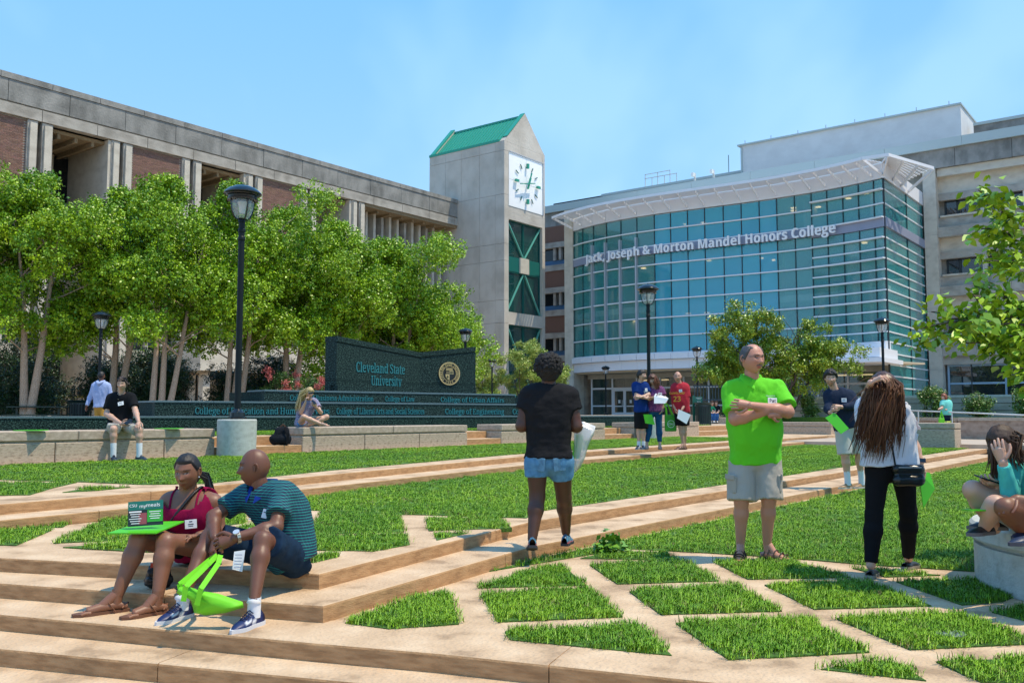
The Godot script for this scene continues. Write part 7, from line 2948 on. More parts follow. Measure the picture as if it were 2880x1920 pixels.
func seated_woman(skin: Color) -> void:
	var J := J_SEATED_WOMAN
	var maroon := cloth(Color(.24, .004, .045))
	var nk := jv(J, NECK)
	var o := person("seated young woman in a maroon strap top with papers on her lap", J, AT_SEATED_WOMAN, {
		skin = skin, girth = 1.04, limb = 1.02, leg = .98, bust = .068, facing = 8, head_yaw = -6, head_pitch = -10, cell = .0125, head_size = .98, slump = Vector3(0, 0, .02),
		hair = {style = "short", color = Color(.009, .008, .009), line = .066, side = .01, nape = -.09, thick = .012, bump = .3, rough = .6},
		top = {mat = maroon, name = "strap_top", sleeve = 0.0, hem = -.15, infl = .012, neck = .085, neck_up = -.02, scoop = .05, wrinkle = .006, bottom = true, cell = .0095,
			carve = [[jv(J, SA) + Vector3(-.02, .05, 0), jv(J, SA) + Vector3(-.015, -.10, .01), .085, .05], [jv(J, SB) + Vector3(.02, .05, 0), jv(J, SB) + Vector3(.015, -.10, .01), .085, .05], [nk + Vector3(-.05, -.01, .06), nk + Vector3(.05, -.01, .06), .095, .095], [nk + Vector3(0, .02, -.08), nk + Vector3(0, -.06, -.12), .11, .08]]},
		pants = {mat = cloth(Color(.012, .012, .014)), name = "shorts", len = .42, infl = .004, waist = .05, waist_normal = Vector3(.25, .9, -.35).normalized()},
		hands = [[jv(J, WA), Vector3(.4, .0, 1), Vector3(.3, -1, 0), 1.0, .4, .92], [jv(J, WB), Vector3(-.6, .0, .8), Vector3(0, -1, 0), -1.0, .5, .92]],
		bare_feet = true, floors = [.0, .0]})
	var shape := {girth = 1.04, bust = .068, slump = Vector3(0, 0, .02), front = Vector3(sin(.14), 0, cos(.14))}
	for s in [-1.0, 1.0]:
		torso_band(o, "top_strap", J, shape, -.004, nk + Vector3(s * .088, 0, 0), Vector3(1, 0, 0), .017, [[nk + Vector3(0, -.13, 0), Vector3.DOWN]], maroon)
	badge(o, nk + Vector3(.075, -.165, .150), Vector3(.2, .12, 1), .075, .058, [[.02, .017, .006], [.035, .0, .005], [.03, -.012, .004]], .08)
	torso_band(o, "cross_strap", J, shape, .016, nk + Vector3(-.02, -.085, 0), Vector3(.826, -.563, 0), .02, [[nk + Vector3(0, -.24, 0), Vector3.DOWN], [nk + Vector3(0, 0, -.03), Vector3.FORWARD]], flat(Color(.012, .011, .012), .5))
	# pony tail over the right shoulder and ear studs
	var st := st_new()
	rng.seed = 64
	var hd := jv(J, HEAD)
	for i in 60:
		var r := hd + Vector3(.045 + rng.randf() * .02, rng.randf_range(-.03, .01), -.075)
		var e := nk + Vector3(.13 + rng.randfn() * .015, -.03 + rng.randfn() * .04, -.06 + rng.randfn() * .015)
		lock(st, [r, r.lerp(e, .35) + Vector3(.02, .02, -.02), r.lerp(e, .7) + Vector3(.012, .012, -.01), e], .012, Color(.010, .009, .009), .6)
	var hm := tinted()
	hm.roughness = .35
	put(o, "pony_tail", st.commit(), hm)
	for s in [-1.0, 1.0]:
		put(o, "ear_stud", cyl(.006, .006, .006, 8), M.paper, hd + Vector3(s * .079, -.03, .0))
	for s in [AA, AB]:
		sandal(o, jv(J, s), jv(J, s + 1), 0.0, Color(.20, .085, .045), false)
	# green folder on her knees, printed flyer on top
	var b := AT_SEATED_WOMAN
	var kA := b + jv(J, KA)
	var fy := kA.y + .062
	var fo := sheet("folder", "lime green folder lying on the knees of the seated woman", "folder", [kA + Vector3(-.15, .055, .12), kA + Vector3(.16, .06, .14), kA + Vector3(.22, .095, -.18), kA + Vector3(-.06, .09, -.16)], .008, M.lime_plastic)
	var fl := thing("flyer", "printed meal plan flyer standing on the folder in front of the seated woman", "flyer", kA + Vector3(.045, .17, .02), .1)
	fl.rotation.x = -.15
	fl.rotation.z = .06
	var fm := flat(Color(.010, .022, .026), .5)
	put(fl, "card", box(Vector3(.215, .155, .003)), fm)
	put(fl, "header", box(Vector3(.215, .055, .002)), flat(Color(.004, .16, .12), .5), Vector3(0, .05, .0028))
	put(fl, "side_panel", box(Vector3(.095, .075, .002)), flat(Color(.03, .38, .03), .5), Vector3(.058, -.018, .0028))
	put(fl, "photo_print", box(Vector3(.05, .07, .002)), flat(Color(.32, .07, .08), .5), Vector3(-.018, -.032, .0028))
	var words := [["CSU", -.075, .052, .019], ["my", -.018, .046, .021], ["meals", .046, .05, .023]]
	for w in words:
		var tm := TextMesh.new()
		tm.text = w[0]
		tm.font_size = 24
		tm.pixel_size = w[3] / 18.0
		tm.depth = .001
		put(fl, "print", tm, M.paper, Vector3(w[1], w[2], .0048))
	for i in 6:
		put(fl, "print_line", box(Vector3(.075 - (i % 3) * .012, .005 if i else .009, .001)), M.paper, Vector3(-.062, .012 - i * .0145, .0048))
	for i in 4:
		put(fl, "print_line", box(Vector3(.07 - (i % 2) * .015, .005, .001)), M.paper, Vector3(.058, .008 - i * .014, .0048))

func seated_man(skin: Color) -> void:
	var J := J_SEATED_MAN
	var polo := stripes(Color(.004, .022, .055), Color(.008, .27, .24), .0175)
	var nk := jv(J, NECK)
	var o := person("bald man in a teal striped polo and dark denim shorts sitting on the step", J, AT_SEATED_MAN, {
		skin = skin, girth = .98, limb = .96, leg = .90, facing = -35, head_yaw = -78, head_pitch = -3, cell = .0125, belly = .02, slump = Vector3(.035, .03, -.05), lean = -.15, stubble = false,
		top = {mat = polo, name = "polo_shirt", sleeve = .66, hem = -.16, infl = .022, wide = 1.5, neck = .070, scoop = .015, wrinkle = .010, stretch = Vector3(60, 60, 60)},
		pants = {mat = denim(Color(.009, .026, .055)), name = "denim_shorts", len = .86, infl = .026, loose = 1.3, waist = .3, waist_normal = Vector3(.55, .42, -.72), wrinkle = .01},
		hands = [[jv(J, WB), Vector3(-.9, -.35, .2), Vector3(-.35, -.3, -.9), -1.0, .75, 1.05], [jv(J, WA), Vector3(.0, -.9, .5), Vector3(.5, .2, -.6), 1.0, .7, 1.05]],
		sock = {h = -.015, mat = M.white_cloth, r = .038},
		shoe = {style = "trainer", upper = Color(.008, .022, .095), sole = Color(.62, .63, .66), accent = Color(.70, .72, .76)},
		floors = [.0, .0]})
	# blue collar with a button placket
	var navy := cloth(Color(.006, .03, .20))
	collar(o, nk + Vector3(.012, .05, .0), deg_to_rad(-30), .072, .122, .055, navy)
	for i in 2:
		put(o, "button", cyl(.006, .006, .004, 8), M.paper, nk + Vector3(-.045 + i * .002, -.155 - i * .06, .128 + i * .006)).basis = Basis(Vector3.RIGHT, PI / 2)
	badge(o, nk + Vector3(.06, -.125, .128), Vector3(-.1, .25, 1), .036, .058, [[.02, .008, .005]], -.2)
	# wrist watch
	var w := thing("wrist_watch", "steel wrist watch on the seated man's left wrist", "watch", AT_SEATED_MAN + jv(J, WB).lerp(jv(J, EB), .06))
	var steel := flat(Color(.55, .5, .38), .25, .8)
	var ax := (jv(J, EB) - jv(J, WB)).normalized()
	for i in 14:
		var a := TAU * i / 14.0
		var l := put(w, "band_link", box(Vector3(.02, .015, .006)), steel, Vector3.ZERO)
		var n := (Vector3.UP - ax * ax.y).normalized()
		var r := n.rotated(ax, a)
		l.transform = Transform3D(Basis(ax, r.cross(ax), r) , r * .036)
	var face := put(w, "watch_face", cyl(.02, .02, .01, 20), flat(Color(.6, .62, .66), .25, .4), Vector3(-.005, .033, .022))
	face.rotation = Vector3(.6, 0, .1)
	# folded printed paper tucked by the thigh
	var pb := AT_SEATED_MAN + jv(J, WB) + Vector3(.0, -.12, .02)
	var pp := sheet("schedule_paper", "folded printed schedule tucked beside the seated man's thigh", "paper", [pb + Vector3(.0, .04, 0), pb + Vector3(.0, -.06, .03), pb + Vector3(.06, -.075, .03), pb + Vector3(.066, .05, 0)], .003, M.paper)
	for i in 5:
		var ln := put(pp, "print_line", box(Vector3(.045, .003, .001)), flat(Color(.12, .16, .35), .8), Vector3(0, .035 - i * .018, .004 + i * .004))
	# lime tote bag hanging from his hand
	var tb := thing("tote_bag", "lime green tote bag hanging from the seated man's hand between his feet", "bag", Vector3(-1.735, .345, -5.30))
	var bs := st_new()
	pillow(bs, [-.19, .055, -.175, .088, -.13, .096, -.055, .068, .05, .052, .19, .006, .20, -.026, .10, -.056, -.02, -.072, -.085, -.056, -.105, .012, -.145, .038], .028, Vector3(.02, -.005, 0))
	put(tb, "cloth_body", bs.commit(), M.lime)
	var hnd := AT_SEATED_MAN + jv(J, WB) + Vector3(-.1, -.1, .03) - tb.position
	strap(tb, "handle", [Vector3(-.13, .02, .05), Vector3(-.12, .10, .05), hnd.lerp(Vector3(-.12, .1, .05), .3), hnd], .03, M.lime, Vector3(.3, 0, 1))
	strap(tb, "handle", [Vector3(-.05, .0, .06), Vector3(-.03, .09, .06), hnd.lerp(Vector3(-.03, .09, .05), .25) + Vector3(.03, 0, 0), hnd + Vector3(.02, 0, 0)], .03, M.lime, Vector3(.3, 0, 1))
	strap(tb, "handle", [Vector3(-.17, .04, -.03), Vector3(-.18, .1, -.02), hnd + Vector3(-.05, -.03, -.02), hnd], .03, M.lime, Vector3(.3, 0, 1))
	# dark woven bag behind her calves
	var wb := thing("woven_bag", "small black woven bag standing behind the seated woman's legs", "bag", Vector3(-2.29, .3, -5.98), .3)
	var wf := Field.new()
	wf.setup(Vector3(-.09, -.02, -.06), Vector3(.09, .18, .06), .012)
	wf.capsule(Vector3(-.035, .05, 0), Vector3(.035, .05, 0), .05, .05, .03)
	wf.capsule(Vector3(-.03, .11, 0), Vector3(.03, .11, 0), .042, .042, .03)
	wf.wrinkle(cloth_noise, .02, Vector3(180, 220, 180))
	var ws := st_new()
	wf.mesh_into(ws, func(_p: Vector3, _n: Vector3) -> Color: return Color.WHITE)
	put(wb, "pouch", ws.commit(), flat(Color(.012, .012, .013), .45))
	put(wb, "red_tag", box(Vector3(.02, .03, .01)), flat(Color(.5, .05, .02), .5), Vector3(-.04, .15, .02))

func sweater_boy(skin: Color) -> void:
	var J := J_BOY_SWEATER
	var nk := jv(J, NECK)
	var o := person("young man in a navy sweatshirt and pale shorts standing on the far step", J, AT_BOY_SWEATER, {
		skin = skin, girth = 1.0, limb = 1.02, leg = 1.05, facing = -25, head_yaw = -14, head_pitch = -4, cell = .019,
		hair = {style = "short", color = Color(.014, .011, .010), line = .045, side = .0, nape = -.06, thick = .03, bump = .5, rough = .6}, stubble = true,
		top = {mat = cloth(Color(.016, .026, .052)), name = "sweatshirt", sleeve = 1.92, hem = -.05, infl = .024, neck = .066, wrinkle = .012},
		pants = {mat = cloth(Color(.46, .47, .43)), len = .98, infl = .03, loose = 1.3},
		hands = [[jv(J, WB), Vector3(-1, .0, .2), Vector3(0, 0, -1), 1.0, .7], [jv(J, WA), Vector3(.2, .4, .5), Vector3(1, 0, 0), -1.0, .7]],
		sock = {h = .19, mat = M.white_cloth, r = .046},
		shoe = {style = "moc", upper = Color(.30, .17, .075), sole = Color(.5, .45, .38)}, floors = [.0, .0]})
	badge(o, nk + Vector3(.07, -.145, .15), Vector3(-.1, .05, 1), .075, .06, [[.04, .012, .006], [.045, -.004, .005]], 0.0)
	var c := AT_BOY_SWEATER + Vector3(-.30, 1.0, .36)
	var f := sheet("folder", "bright green folder held by the young man in the navy sweatshirt", "folder", [c + Vector3(-.17, .07, 0), c + Vector3(.04, -.17, .05), c + Vector3(.17, -.09, .02), c + Vector3(-.02, .15, -.03)], .01, M.lime_plastic)

func trio(pale: Color, ruddy: Color) -> void:
	var J := J_NAVY_MAN
	var o := person("young man with folded arms in a navy shirt and black shorts", J, AT_NAVY_MAN, {
		skin = pale, girth = .92, limb = .95, leg = .95, facing = 40, head_yaw = 60, cell = .022, head_n = 48,
		hair = {style = "short", color = Color(.016, .012, .010), line = .05, side = .0, nape = -.06, thick = .022, bump = .4}, stubble = true,
		top = {mat = cloth(Color(.008, .035, .17)), sleeve = .75, hem = -.1, infl = .024, wide = 1.4, wrinkle = .012},
		pants = {mat = cloth(Color(.012, .012, .014)), len = 1.0, infl = .03, loose = 1.3},
		hands = [[jv(J, WB), Vector3(-1, .1, .1), Vector3(0, 0, -1), 1.0, .6], [jv(J, WA), Vector3(.6, .3, -.5), Vector3(0, 0, -1), -1.0, .6]],
		sock = {h = .05, mat = M.white_cloth}, shoe = {style = "trainer", upper = Color(.015, .03, .06), sole = Color(.3, .32, .35)}})
	badge(o, jv(J, NECK) + Vector3(.11, -.16, .15), Vector3(.6, .05, 1), .07, .075, [[.04, .0, .006]], .1)
	var g := AT_NAVY_MAN + Vector3(.13, .68, .30)
	sheet("folder", "green folder tucked under the folded arms of the man in navy", "folder", [g + Vector3(-.12, .12, 0), g + Vector3(-.08, -.08, .0), g + Vector3(.14, -.12, .0), g + Vector3(.07, .12, 0)], .012, M.lime_plastic)
	var pr := TextMesh.new()
	pr.text = "DO\nIT"
	pr.font_size = 24
	pr.pixel_size = .0035
	pr.depth = .002
	var pm := put(o, "chest_print", pr, M.paper, jv(J, NECK) + Vector3(.115, -.26, .155))
	pm.rotation.y = .55
	J = J_PURPLE_WOMAN
	var pur := patterned(81, [Color(.03, .008, .05), Color(.22, .03, .16), Color(.10, .02, .12), Color(.42, .16, .34)], [.25, .45, .6, .85], .22, .09)
	o = person("woman with curly auburn hair in a purple patterned blouse and jeans reading papers", J, AT_PURPLE_WOMAN, {
		skin = pale, girth = 1.02, limb = .95, leg = .95, bust = .06, facing = -5, head_yaw = -40, head_pitch = -12, cell = .022, head_n = 48, head_size = .97,
		hair = {style = "short", color = Color(.09, .032, .018), line = .04, side = -.06, nape = -.1, thick = .03, bump = .5},
		top = {mat = pur, name = "blouse", sleeve = .5, hem = -.08, infl = .026, wide = 1.3, neck = .08, neck_up = -.02, scoop = .035, wrinkle = .010},
		pants = {mat = denim(Color(.018, .085, .20)), name = "jeans", len = 1.9, infl = .012, wrinkle = .006},
		hands = [[jv(J, WA), Vector3(.8, .2, .3), Vector3(0, 1, -.2), 1.0, .5], [jv(J, WB), Vector3(-.3, -.8, .2), Vector3(-1, 0, 0), 1.0, .5]],
		bare_feet = true})
	var st := st_new()
	rng.seed = 66
	var hd := jv(J, HEAD)
	for i in 130:
		var a := rng.randf_range(-2.4, 2.4) + .5
		var r := hd + Vector3(sin(a) * .085, rng.randf_range(-.04, .10), -cos(a) * .085)
		var e := r + Vector3(sin(a) * .05 + .015, -.16 - rng.randf() * .08, -cos(a) * .03)
		lock(st, [r, r.lerp(e, .4) + Vector3(rng.randfn(), 0, rng.randfn()) * .02, r.lerp(e, .75) + Vector3(rng.randfn(), 0, rng.randfn()) * .022, e], .016, Color(.10, .035, .02).lerp(Color(.20, .08, .04), rng.randf()), .8)
	put(o, "curly_hair", st.commit(), M.hair_tint)
	badge(o, jv(J, NECK) + Vector3(.10, -.15, .15), Vector3(.1, .1, 1), .09, .055, [[.05, .0, .008]])
	for s in [AA, AB]:
		sandal(o, jv(J, s), jv(J, s + 1), 0.0, Color(.2, .2, .2), false)
	var c := AT_PURPLE_WOMAN + jv(J, WA) + Vector3(.13, -.02, .08)
	sheet("paper_sheets", "white paper sheets the woman in purple is reading", "paper", [c + Vector3(-.16, .03, .0), c + Vector3(-.17, -.13, .05), c + Vector3(.08, -.13, .08), c + Vector3(.16, -.02, .06), c + Vector3(.12, .02, 0), c + Vector3(-.12, .1, -.04)], .006, M.paper)
	# green shopping bag on her forearm
	var bag := thing("shopping_bag", "green shopping bag with a white emblem hanging from the forearm of the woman in purple", "bag", AT_PURPLE_WOMAN + jv(J, WB) + Vector3(.17, -.52, .05))
	put(bag, "bag_body", bevel_box(Vector3(.26, .38, .12), .02), M.bag_green, Vector3(0, .19, 0))
	for s in [-1.0, 1.0]:
		strap(bag, "handle", [Vector3(-.09, .37, s * .05), Vector3(-.10, .52, s * .03), Vector3(-.14, .66, .0), Vector3(-.05, .6, s * .03), Vector3(.05, .37, s * .05)], .03, M.lime)
	var em := put(bag, "emblem_ring", lathe([Vector2(.075, 0), Vector2(.085, 0), Vector2(.085, .003), Vector2(.075, .003), Vector2(.075, 0)], 24), M.paper, Vector3(0, .17, .062))
	em.basis = Basis(Vector3.RIGHT, PI / 2)
	var et := TextMesh.new()
	et.text = "CSU"
	et.font_size = 24
	et.pixel_size = .0028
	et.depth = .002
	put(bag, "emblem_text", et, M.paper, Vector3(0, .17, .063))
	J = J_RED_MAN
	o = person("bald man in a red shirt with gold lettering and black shorts", J, AT_RED_MAN, {
		skin = ruddy.lerp(pale, .4), girth = 1.05, limb = 1.0, leg = .98, belly = .05, facing = -35, head_yaw = -12, cell = .022, head_n = 48, head_wide = 1.04,
		top = {mat = cloth(Color(.40, .006, .022)), sleeve = .72, hem = -.13, infl = .028, wide = 1.5, wrinkle = .012},
		pants = {mat = cloth(Color(.010, .010, .012)), len = .85, infl = .035, loose = 1.4},
		hands = [[jv(J, WB), Vector3(-.6, -.7, .3), Vector3(-.6, .5, -.3), 1.0, .6], [jv(J, WA), Vector3(.2, -1, .3), Vector3(1, 0, 0), 1.0, .5]],
		bare_feet = true})
	for s in [AA, AB]:
		sandal(o, jv(J, s), jv(J, s + 1), 0.0, Color(.10, .04, .025), true)
	for w in [["CLEVELAND", -.20, .0028], ["23", -.33, .007]]:
		var tm := TextMesh.new()
		tm.text = w[0]
		tm.font_size = 24
		tm.pixel_size = w[2]
		tm.depth = .003
		var t := put(o, "shirt_print", tm, M.gold_print, jv(J, NECK) + Vector3(-.10, w[1], .175))
		t.rotation.y = deg_to_rad(-35)
	badge(o, jv(J, NECK) + Vector3(-.01, -.15, .165), Vector3(-.3, .05, 1), .075, .06, [[.04, 0, .008]], .1)
	c = AT_RED_MAN + jv(J, WB) + Vector3(.0, -.15, .1)
	sheet("paper_sheet", "white paper hanging from the hand of the man in red", "paper", [c + Vector3(-.09, .16, 0), c + Vector3(-.13, -.04, .02), c + Vector3(.08, -.17, .02), c + Vector3(.18, .04, .0)], .006, M.paper)

func wall_sitters(pale: Color) -> void:
	var J := J_CAP_MAN
	var o := person("young man in a backward black cap and black shirt sitting on the seat wall", J, AT_CAP_MAN, {
		skin = pale, girth = 1.1, limb = 1.12, leg = 1.02, facing = 0, head_yaw = 6, head_pitch = -10, cell = .019, lean = -.2, slump = Vector3(0, .0, -.03),
		hair = {style = "short", color = Color(.05, .03, .02), line = .06, side = -.02, nape = -.11, thick = .018, bump = .6},
		top = {mat = cloth(Color(.008, .009, .011)), sleeve = .72, hem = -.12, infl = .020, wide = 1.3, neck = .075, scoop = .02, wrinkle = .010},
		pants = {mat = cloth(Color(.40, .38, .33)), len = .86, infl = .03, loose = 1.4, wrinkle = .010, waist = .05},
		hands = [[jv(J, WA), Vector3(.9, .1, .5), Vector3(.1, .2, -1), 1.0, .7, 1.1], [jv(J, WB), Vector3(.2, -.5, .8), Vector3(0, -1, -.4), 1.0, .35, 1.1]],
		sock = {h = .15, mat = M.white_cloth, r = .05},
		shoe = {style = "trainer", upper = Color(.012, .03, .055), sole = Color(.1, .12, .15), accent = Color(.03, .07, .10)}, floors = [.0, .0]})
	# backward cap
	var hd := jv(J, HEAD)
	var cap := put(o, "cap", lathe([Vector2(.092, .045), Vector2(.094, .06), Vector2(.088, .09), Vector2(.07, .115), Vector2(.035, .132), Vector2(0, .136)], 24), cloth(Color(.009, .010, .012)), hd + Vector3(0, 0, -.006))
	cap.scale = Vector3(.95, 1, 1.12)
	put(cap, "strap_gap", box(Vector3(.06, .016, .02)), flat(Color(.45, .27, .19), .5), Vector3(0, .062, .083))
	badge(o, jv(J, NECK) + Vector3(.07, -.16, .155), Vector3(.05, .3, 1), .1, .07, [[.05, .015, .008], [.055, -.008, .006]], .25)
	var ph := thing("phone", "black phone in the hand of the young man in the cap", "phone", AT_CAP_MAN + jv(J, WA) + Vector3(.14, .04, .06))
	var pm := put(ph, "phone_body", bevel_box(Vector3(.075, .14, .009), .003), M.phone)
	ph.rotation = Vector3(-.7, .2, -.7)
	put(pm, "screen", box(Vector3(.066, .12, .001)), M.dark_glass, Vector3(0, 0, .0052))
	var st := st_new()
	tube_into(st, [jv(J, NECK) + Vector3(-.06, .03, .03), jv(J, NECK) + Vector3(-.03, -.05, .10), jv(J, NECK) + Vector3(.0, -.085, .125), jv(J, NECK) + Vector3(.03, -.05, .10), jv(J, NECK) + Vector3(.06, .03, .03)], [.003, .003, .004, .003, .003], 5)
	put(o, "necklace", st.commit(), flat(Color(.5, .42, .25), .3, .8))
	# green folders lying on the wall
	for q in [[-8.05, -15.2, "thin green folder lying on the seat wall at the far left edge"], [-6.5, -17.2, "thin green folder lying on the seat wall beside the cap wearer"]]:
		var p := Vector3(q[0], 1.152, q[1])
		sheet("folder", q[2], "folder", [p + Vector3(-.22, 0, .1), p + Vector3(.2, 0, .08), p + Vector3(.24, .006, -.16), p + Vector3(-.16, .004, -.14)], .012, M.lime_plastic)
	J = J_BLOND
	var flo := patterned(84, [Color(.02, .03, .10), Color(.55, .52, .58), Color(.10, .12, .28), Color(.45, .20, .26)], [.25, .45, .65, .85], .3, .07)
	o = person("blond woman in a floral shirt sitting cross-legged on the seat wall with a phone", J, AT_BLOND, {
		skin = pale * 1.05, girth = .92, limb = .92, leg = .98, facing = 30, head_yaw = 38, head_pitch = -18, cell = .021, head_n = 48, head_size = .96,
		hair = {style = "short", color = Color(.50, .36, .16), line = .05, side = -.07, nape = -.1, thick = .022, bump = .35},
		top = {mat = flo, name = "floral_shirt", sleeve = .55, hem = -.14, infl = .028, wide = 1.4, neck = .075, wrinkle = .012},
		pants = {mat = denim(Color(.12, .28, .48)), name = "denim_shorts", len = .3, infl = .014, waist = .05},
		hands = [[jv(J, WA), Vector3(.2, 1, .1), Vector3(.8, 0, -.3), 1.0, 1.2], [jv(J, WB), Vector3(-.4, .4, .6), Vector3(-.3, .6, -.6), -1.0, .8]],
		bare_feet = true, floors = [.02, .02]})
	st = st_new()
	rng.seed = 67
	hd = jv(J, HEAD)
	for i in 170:
		var a := rng.randf_range(-2.3, .6)
		var r := hd + Vector3(sin(a) * .08, rng.randf_range(-.02, .11), -cos(a) * .075 + .02)
		var e := r + Vector3(-.13 - rng.randf() * .12, -.30 - rng.randf() * .16, -.02 + rng.randfn() * .03)
		lock(st, [r, r.lerp(e, .35) + Vector3(-.05, .05, .02), r.lerp(e, .7) + Vector3(-.02, .0, .01), e], .016, Color(.42, .29, .11).lerp(Color(.72, .56, .30), rng.randf()), .6)
	put(o, "long_hair", st.commit(), M.hair_tint)
	var gl := put(o, "sunglasses", bevel_box(Vector3(.13, .035, .02), .008), M.dark_glass, hd + Vector3(.055, -.005, .075))
	gl.rotation = Vector3(.3, .65, .1)
	ph = thing("phone", "dark phone in the hand of the blond woman", "phone", AT_BLOND + jv(J, WB) + Vector3(-.03, .1, .08))
	put(ph, "phone_body", bevel_box(Vector3(.07, .14, .009), .003), M.phone)
	ph.rotation = Vector3(-.9, .7, .3)
	# backpack leaning on the steps
	var bp := thing("backpack", "black backpack leaning against the seat wall end below the blond woman", "bag", Vector3(-4.95, .77, -19.45), .2)
	var f := Field.new()
	f.setup(Vector3(-.26, -.02, -.2), Vector3(.26, .46, .2), .018)
	f.capsule(Vector3(-.1, .12, 0), Vector3(.12, .12, 0), .12, .12, .08)
	f.capsule(Vector3(-.02, .28, -.02), Vector3(.1, .30, -.02), .1, .09, .08)
	f.wrinkle(cloth_noise, .02, Vector3(50, 50, 50))
	var bs := st_new()
	f.mesh_into(bs, func(_p: Vector3, _n: Vector3) -> Color: return Color.WHITE)
	put(bp, "pack_body", bs.commit(), cloth(Color(.010, .013, .018)))
	strap(bp, "carry_loop", [Vector3(.0, .38, .0), Vector3(.06, .44, .02), Vector3(.12, .38, .0)], .03, cloth(Color(.2, .08, .05)))
	strap(bp, "shoulder_strap", [Vector3(.1, .38, .08), Vector3(.17, .25, .14), Vector3(.16, .03, .13)], .05, cloth(Color(.014, .014, .016)))

func planter_sitters(pale: Color, deep: Color) -> void:
	var J := J_PHONE_GIRL
	var mint := cloth(Color(.06, .52, .46))
	var o := person("seated girl in a mint shirt hiding her face behind her hand at the right edge", J, AT_PHONE_GIRL, {
		skin = pale, girth = .95, limb = .95, leg = 1.05, facing = -60, head_yaw = -62, head_pitch = -22, cell = .0135,
		hair = {style = "short", color = Color(.05, .026, .016), line = .05, side = -.03, nape = -.1, thick = .016, bump = .3, rough = .65},
		top = {mat = mint, name = "long_sleeved_shirt", sleeve = 1.92, hem = -.1, infl = .016, neck = .08, neck_up = -.01, scoop = .03, wrinkle = .010},
		pants = {mat = cloth(Color(.30, .31, .32)), name = "shorts", len = .55, infl = .016, waist = .3, waist_normal = Vector3(.85, .5, .1)},
		hands = [[jv(J, WA), Vector3(-.25, 1, -.1), Vector3(.5, .1, -.7), -1.0, .35], [jv(J, WB), Vector3(-.9, .15, .3), Vector3(.0, .8, -.5), 1.0, .8]],
		shoe = {style = "slip", upper = Color(.012, .013, .018), sole = Color(.12, .12, .13)}, floors = [.01, .0]})
	var st := st_new()
	rng.seed = 68
	var hd := jv(J, HEAD)
	for i in 150:
		var a := rng.randf_range(-1.0, 1.0)
		var r := hd + Vector3(rng.randf_range(-.03, .06), rng.randf_range(.0, .10), a * .075)
		var e := hd + Vector3(-.09 + rng.randfn() * .02, -.21 + rng.randf_range(-.05, .05), .02 + a * .05)
		if a < -.2:
			e = hd + Vector3(.08 + rng.randfn() * .02, -.14 + rng.randf_range(-.05, .05), -.09 + rng.randfn() * .02)
		if a > .35:
			e = hd + Vector3(.07 + rng.randfn() * .03, -.12 + rng.randf_range(-.05, .05), .10 + rng.randfn() * .015)
		lock(st, [r, r.lerp(e, .3) + Vector3((-.05 if a <= .35 else .02), .03, a * .035), r.lerp(e, .7) + Vector3(-.012, 0, a * .012), e], .012, Color(.035, .018, .011).lerp(Color(.12, .062, .032), rng.randf()), .5)
	put(o, "hair_strands", st.commit(), M.hair_tint)
	var ph := thing("phone", "black phone in the hand of the seated girl in mint", "phone", AT_PHONE_GIRL + jv(J, WB) + Vector3(-.10, .035, .03), 0.0)
	put(ph, "phone_body", bevel_box(Vector3(.15, .01, .075), .003), M.phone)
	ph.rotation = Vector3(.2, .2, -.28)
	var kn := AT_PHONE_GIRL + jv(J, KB)
	sheet("folder", "green folder under the crossed legs of the seated girl in mint", "folder", [kn + Vector3(-.16, -.035, .0), kn + Vector3(.06, -.03, .02), kn + Vector3(.08, -.045, -.2), kn + Vector3(-.12, -.05, -.2)], .008, M.lime_plastic)
	J = J_EDGE_PERSON
	o = person("person mostly beyond the right edge with one brown arm and leg in view", J, AT_EDGE_PERSON, {
		skin = deep * 1.35, girth = 1.0, limb = .95, leg = 1.0, facing = -60, head_yaw = -60, cell = .0145, head_n = 48,
		hair = {style = "short", color = Color(.010, .009, .009), line = .05, side = -.04, nape = -.09, thick = .014, bump = .3},
		top = {mat = cloth(Color(.3, .3, .32)), sleeve = .6, hem = -.1, infl = .018},
		pants = {mat = cloth(Color(.03, .03, .04)), len = .5, infl = .016, waist = .3, waist_normal = Vector3(.85, .5, .1)},
		hands = [[jv(J, WA), Vector3(-.9, -.4, .1), Vector3(.0, -1, -.1), 1.0, .35], [jv(J, WB), Vector3(-1, 0, .2), Vector3(0, -1, 0), -1.0, .5]],
		shoe = {style = "slip", upper = Color(.015, .03, .07), sole = Color(.06, .06, .08)}, floors = [.0, .0]})

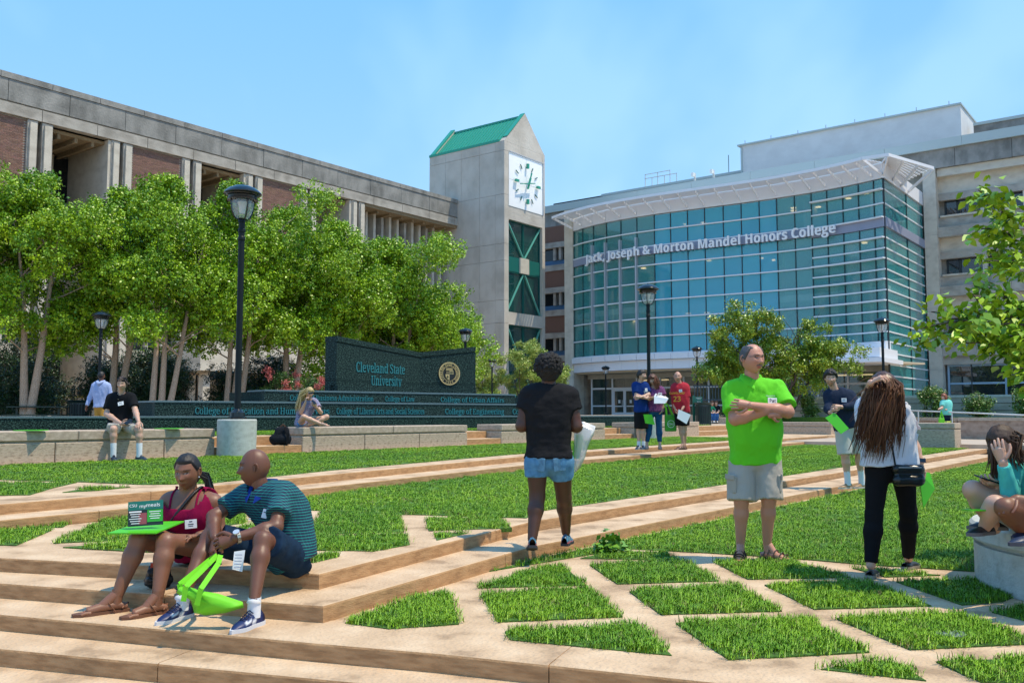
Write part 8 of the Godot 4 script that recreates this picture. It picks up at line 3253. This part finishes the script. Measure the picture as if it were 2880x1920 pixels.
func far_people(pale: Color, deep: Color) -> void:
	var J := J_HOODIE
	var o := person("man in a pale blue hooded sweatshirt and mustard trousers walking away", J, AT_HOODIE, {
		skin = deep, girth = 1.05, limb = 1.05, facing = 180, head_yaw = 140, cell = .024, head_n = 40,
		hair = {style = "short", color = Color(.012, .010, .010), line = .05, side = -.02, nape = -.07, thick = .012, bump = .6},
		top = {mat = cloth(Color(.34, .42, .66)), name = "hooded_sweatshirt", sleeve = 1.92, hem = -.04, infl = .03, neck = .06, wrinkle = .016},
		pants = {mat = cloth(Color(.42, .22, .03)), name = "trousers", len = 1.9, infl = .02},
		hands = [[jv(J, WA), Vector3(-.2, -1, .1), Vector3(1, 0, 0), -1.0, .4], [jv(J, WB), Vector3(0, -1, .1), Vector3(-1, 0, 0), 1.0, .4]],
		shoe = {style = "moc", upper = Color(.03, .03, .03), sole = Color(.3, .3, .3)}})
	var st := st_new()
	tube_into(st, [jv(J, NECK) + Vector3(-.09, .05, -.02), jv(J, NECK) + Vector3(-.07, .01, .10), jv(J, NECK) + Vector3(0, -.04, .14), jv(J, NECK) + Vector3(.07, .01, .10), jv(J, NECK) + Vector3(.09, .05, -.02)], [.035, .05, .06, .05, .035], 10)
	put(o, "hood", st.commit(), cloth(Color(.34, .42, .66)))
	J = J_AQUA_WOMAN
	o = person("distant red-haired woman in an aqua shirt walking past the shrubs", J, AT_AQUA_WOMAN, {
		skin = pale, girth = 1.1, limb = 1.05, facing = -60, head_yaw = -70, cell = .028, head_n = 36, bust = .07,
		hair = {style = "short", color = Color(.22, .06, .025), line = .04, side = -.08, nape = -.13, thick = .03, bump = .5},
		top = {mat = cloth(Color(.16, .60, .52)), sleeve = .6, hem = -.12, infl = .03},
		pants = {mat = cloth(Color(.012, .02, .05)), name = "trousers", len = 1.5, infl = .02},
		shoe = {style = "moc", upper = Color(.03, .03, .03), sole = Color(.2, .2, .2)}})
	var bag := thing("shopping_bag", "lime shopping bag carried by the distant woman in aqua", "bag", AT_AQUA_WOMAN + Vector3(-.16, .42, .15))
	put(bag, "bag_body", bevel_box(Vector3(.2, .34, .1), .02), M.lime, Vector3(-.05, .17, 0))
	put(bag, "yellow_pouch", bevel_box(Vector3(.3, .22, .1), .03), flat(Color(.55, .6, .12), .7), Vector3(.18, .12, .05))
	for s in [-1.0, 1.0]:
		strap(bag, "handle", [Vector3(-.1, .33, s * .04), Vector3(-.04, .6, 0), Vector3(.02, .33, s * .04)], .03, M.lime)
	var looks := [["distant person in a green shirt sitting on the round planter", Color(.03, .35, .14), -20.0], ["distant person in a black shirt sitting on the round planter", Color(.012, .012, .014), 10.0]]
	var js := [J_FAR_A, J_FAR_B]
	var ats := [AT_FAR_A, AT_FAR_B]
	for i in 2:
		person(looks[i][0], js[i], ats[i], {
			skin = pale, girth = 1.0, facing = looks[i][2], head_yaw = looks[i][2], cell = .03, head_n = 32,
			hair = {style = "short", color = Color(.10, .04, .02), line = .04, side = -.08, nape = -.12, thick = .03, bump = .4},
			top = {mat = cloth(looks[i][1]), sleeve = .6, hem = -.1, infl = .025},
			pants = {mat = denim(Color(.03, .10, .25)), name = "jeans", len = 1.9, infl = .016, waist = .1}, floors = [-.25, -.25],
			shoe = {style = "moc", upper = Color(.5, .5, .5), sole = Color(.4, .4, .4)}})
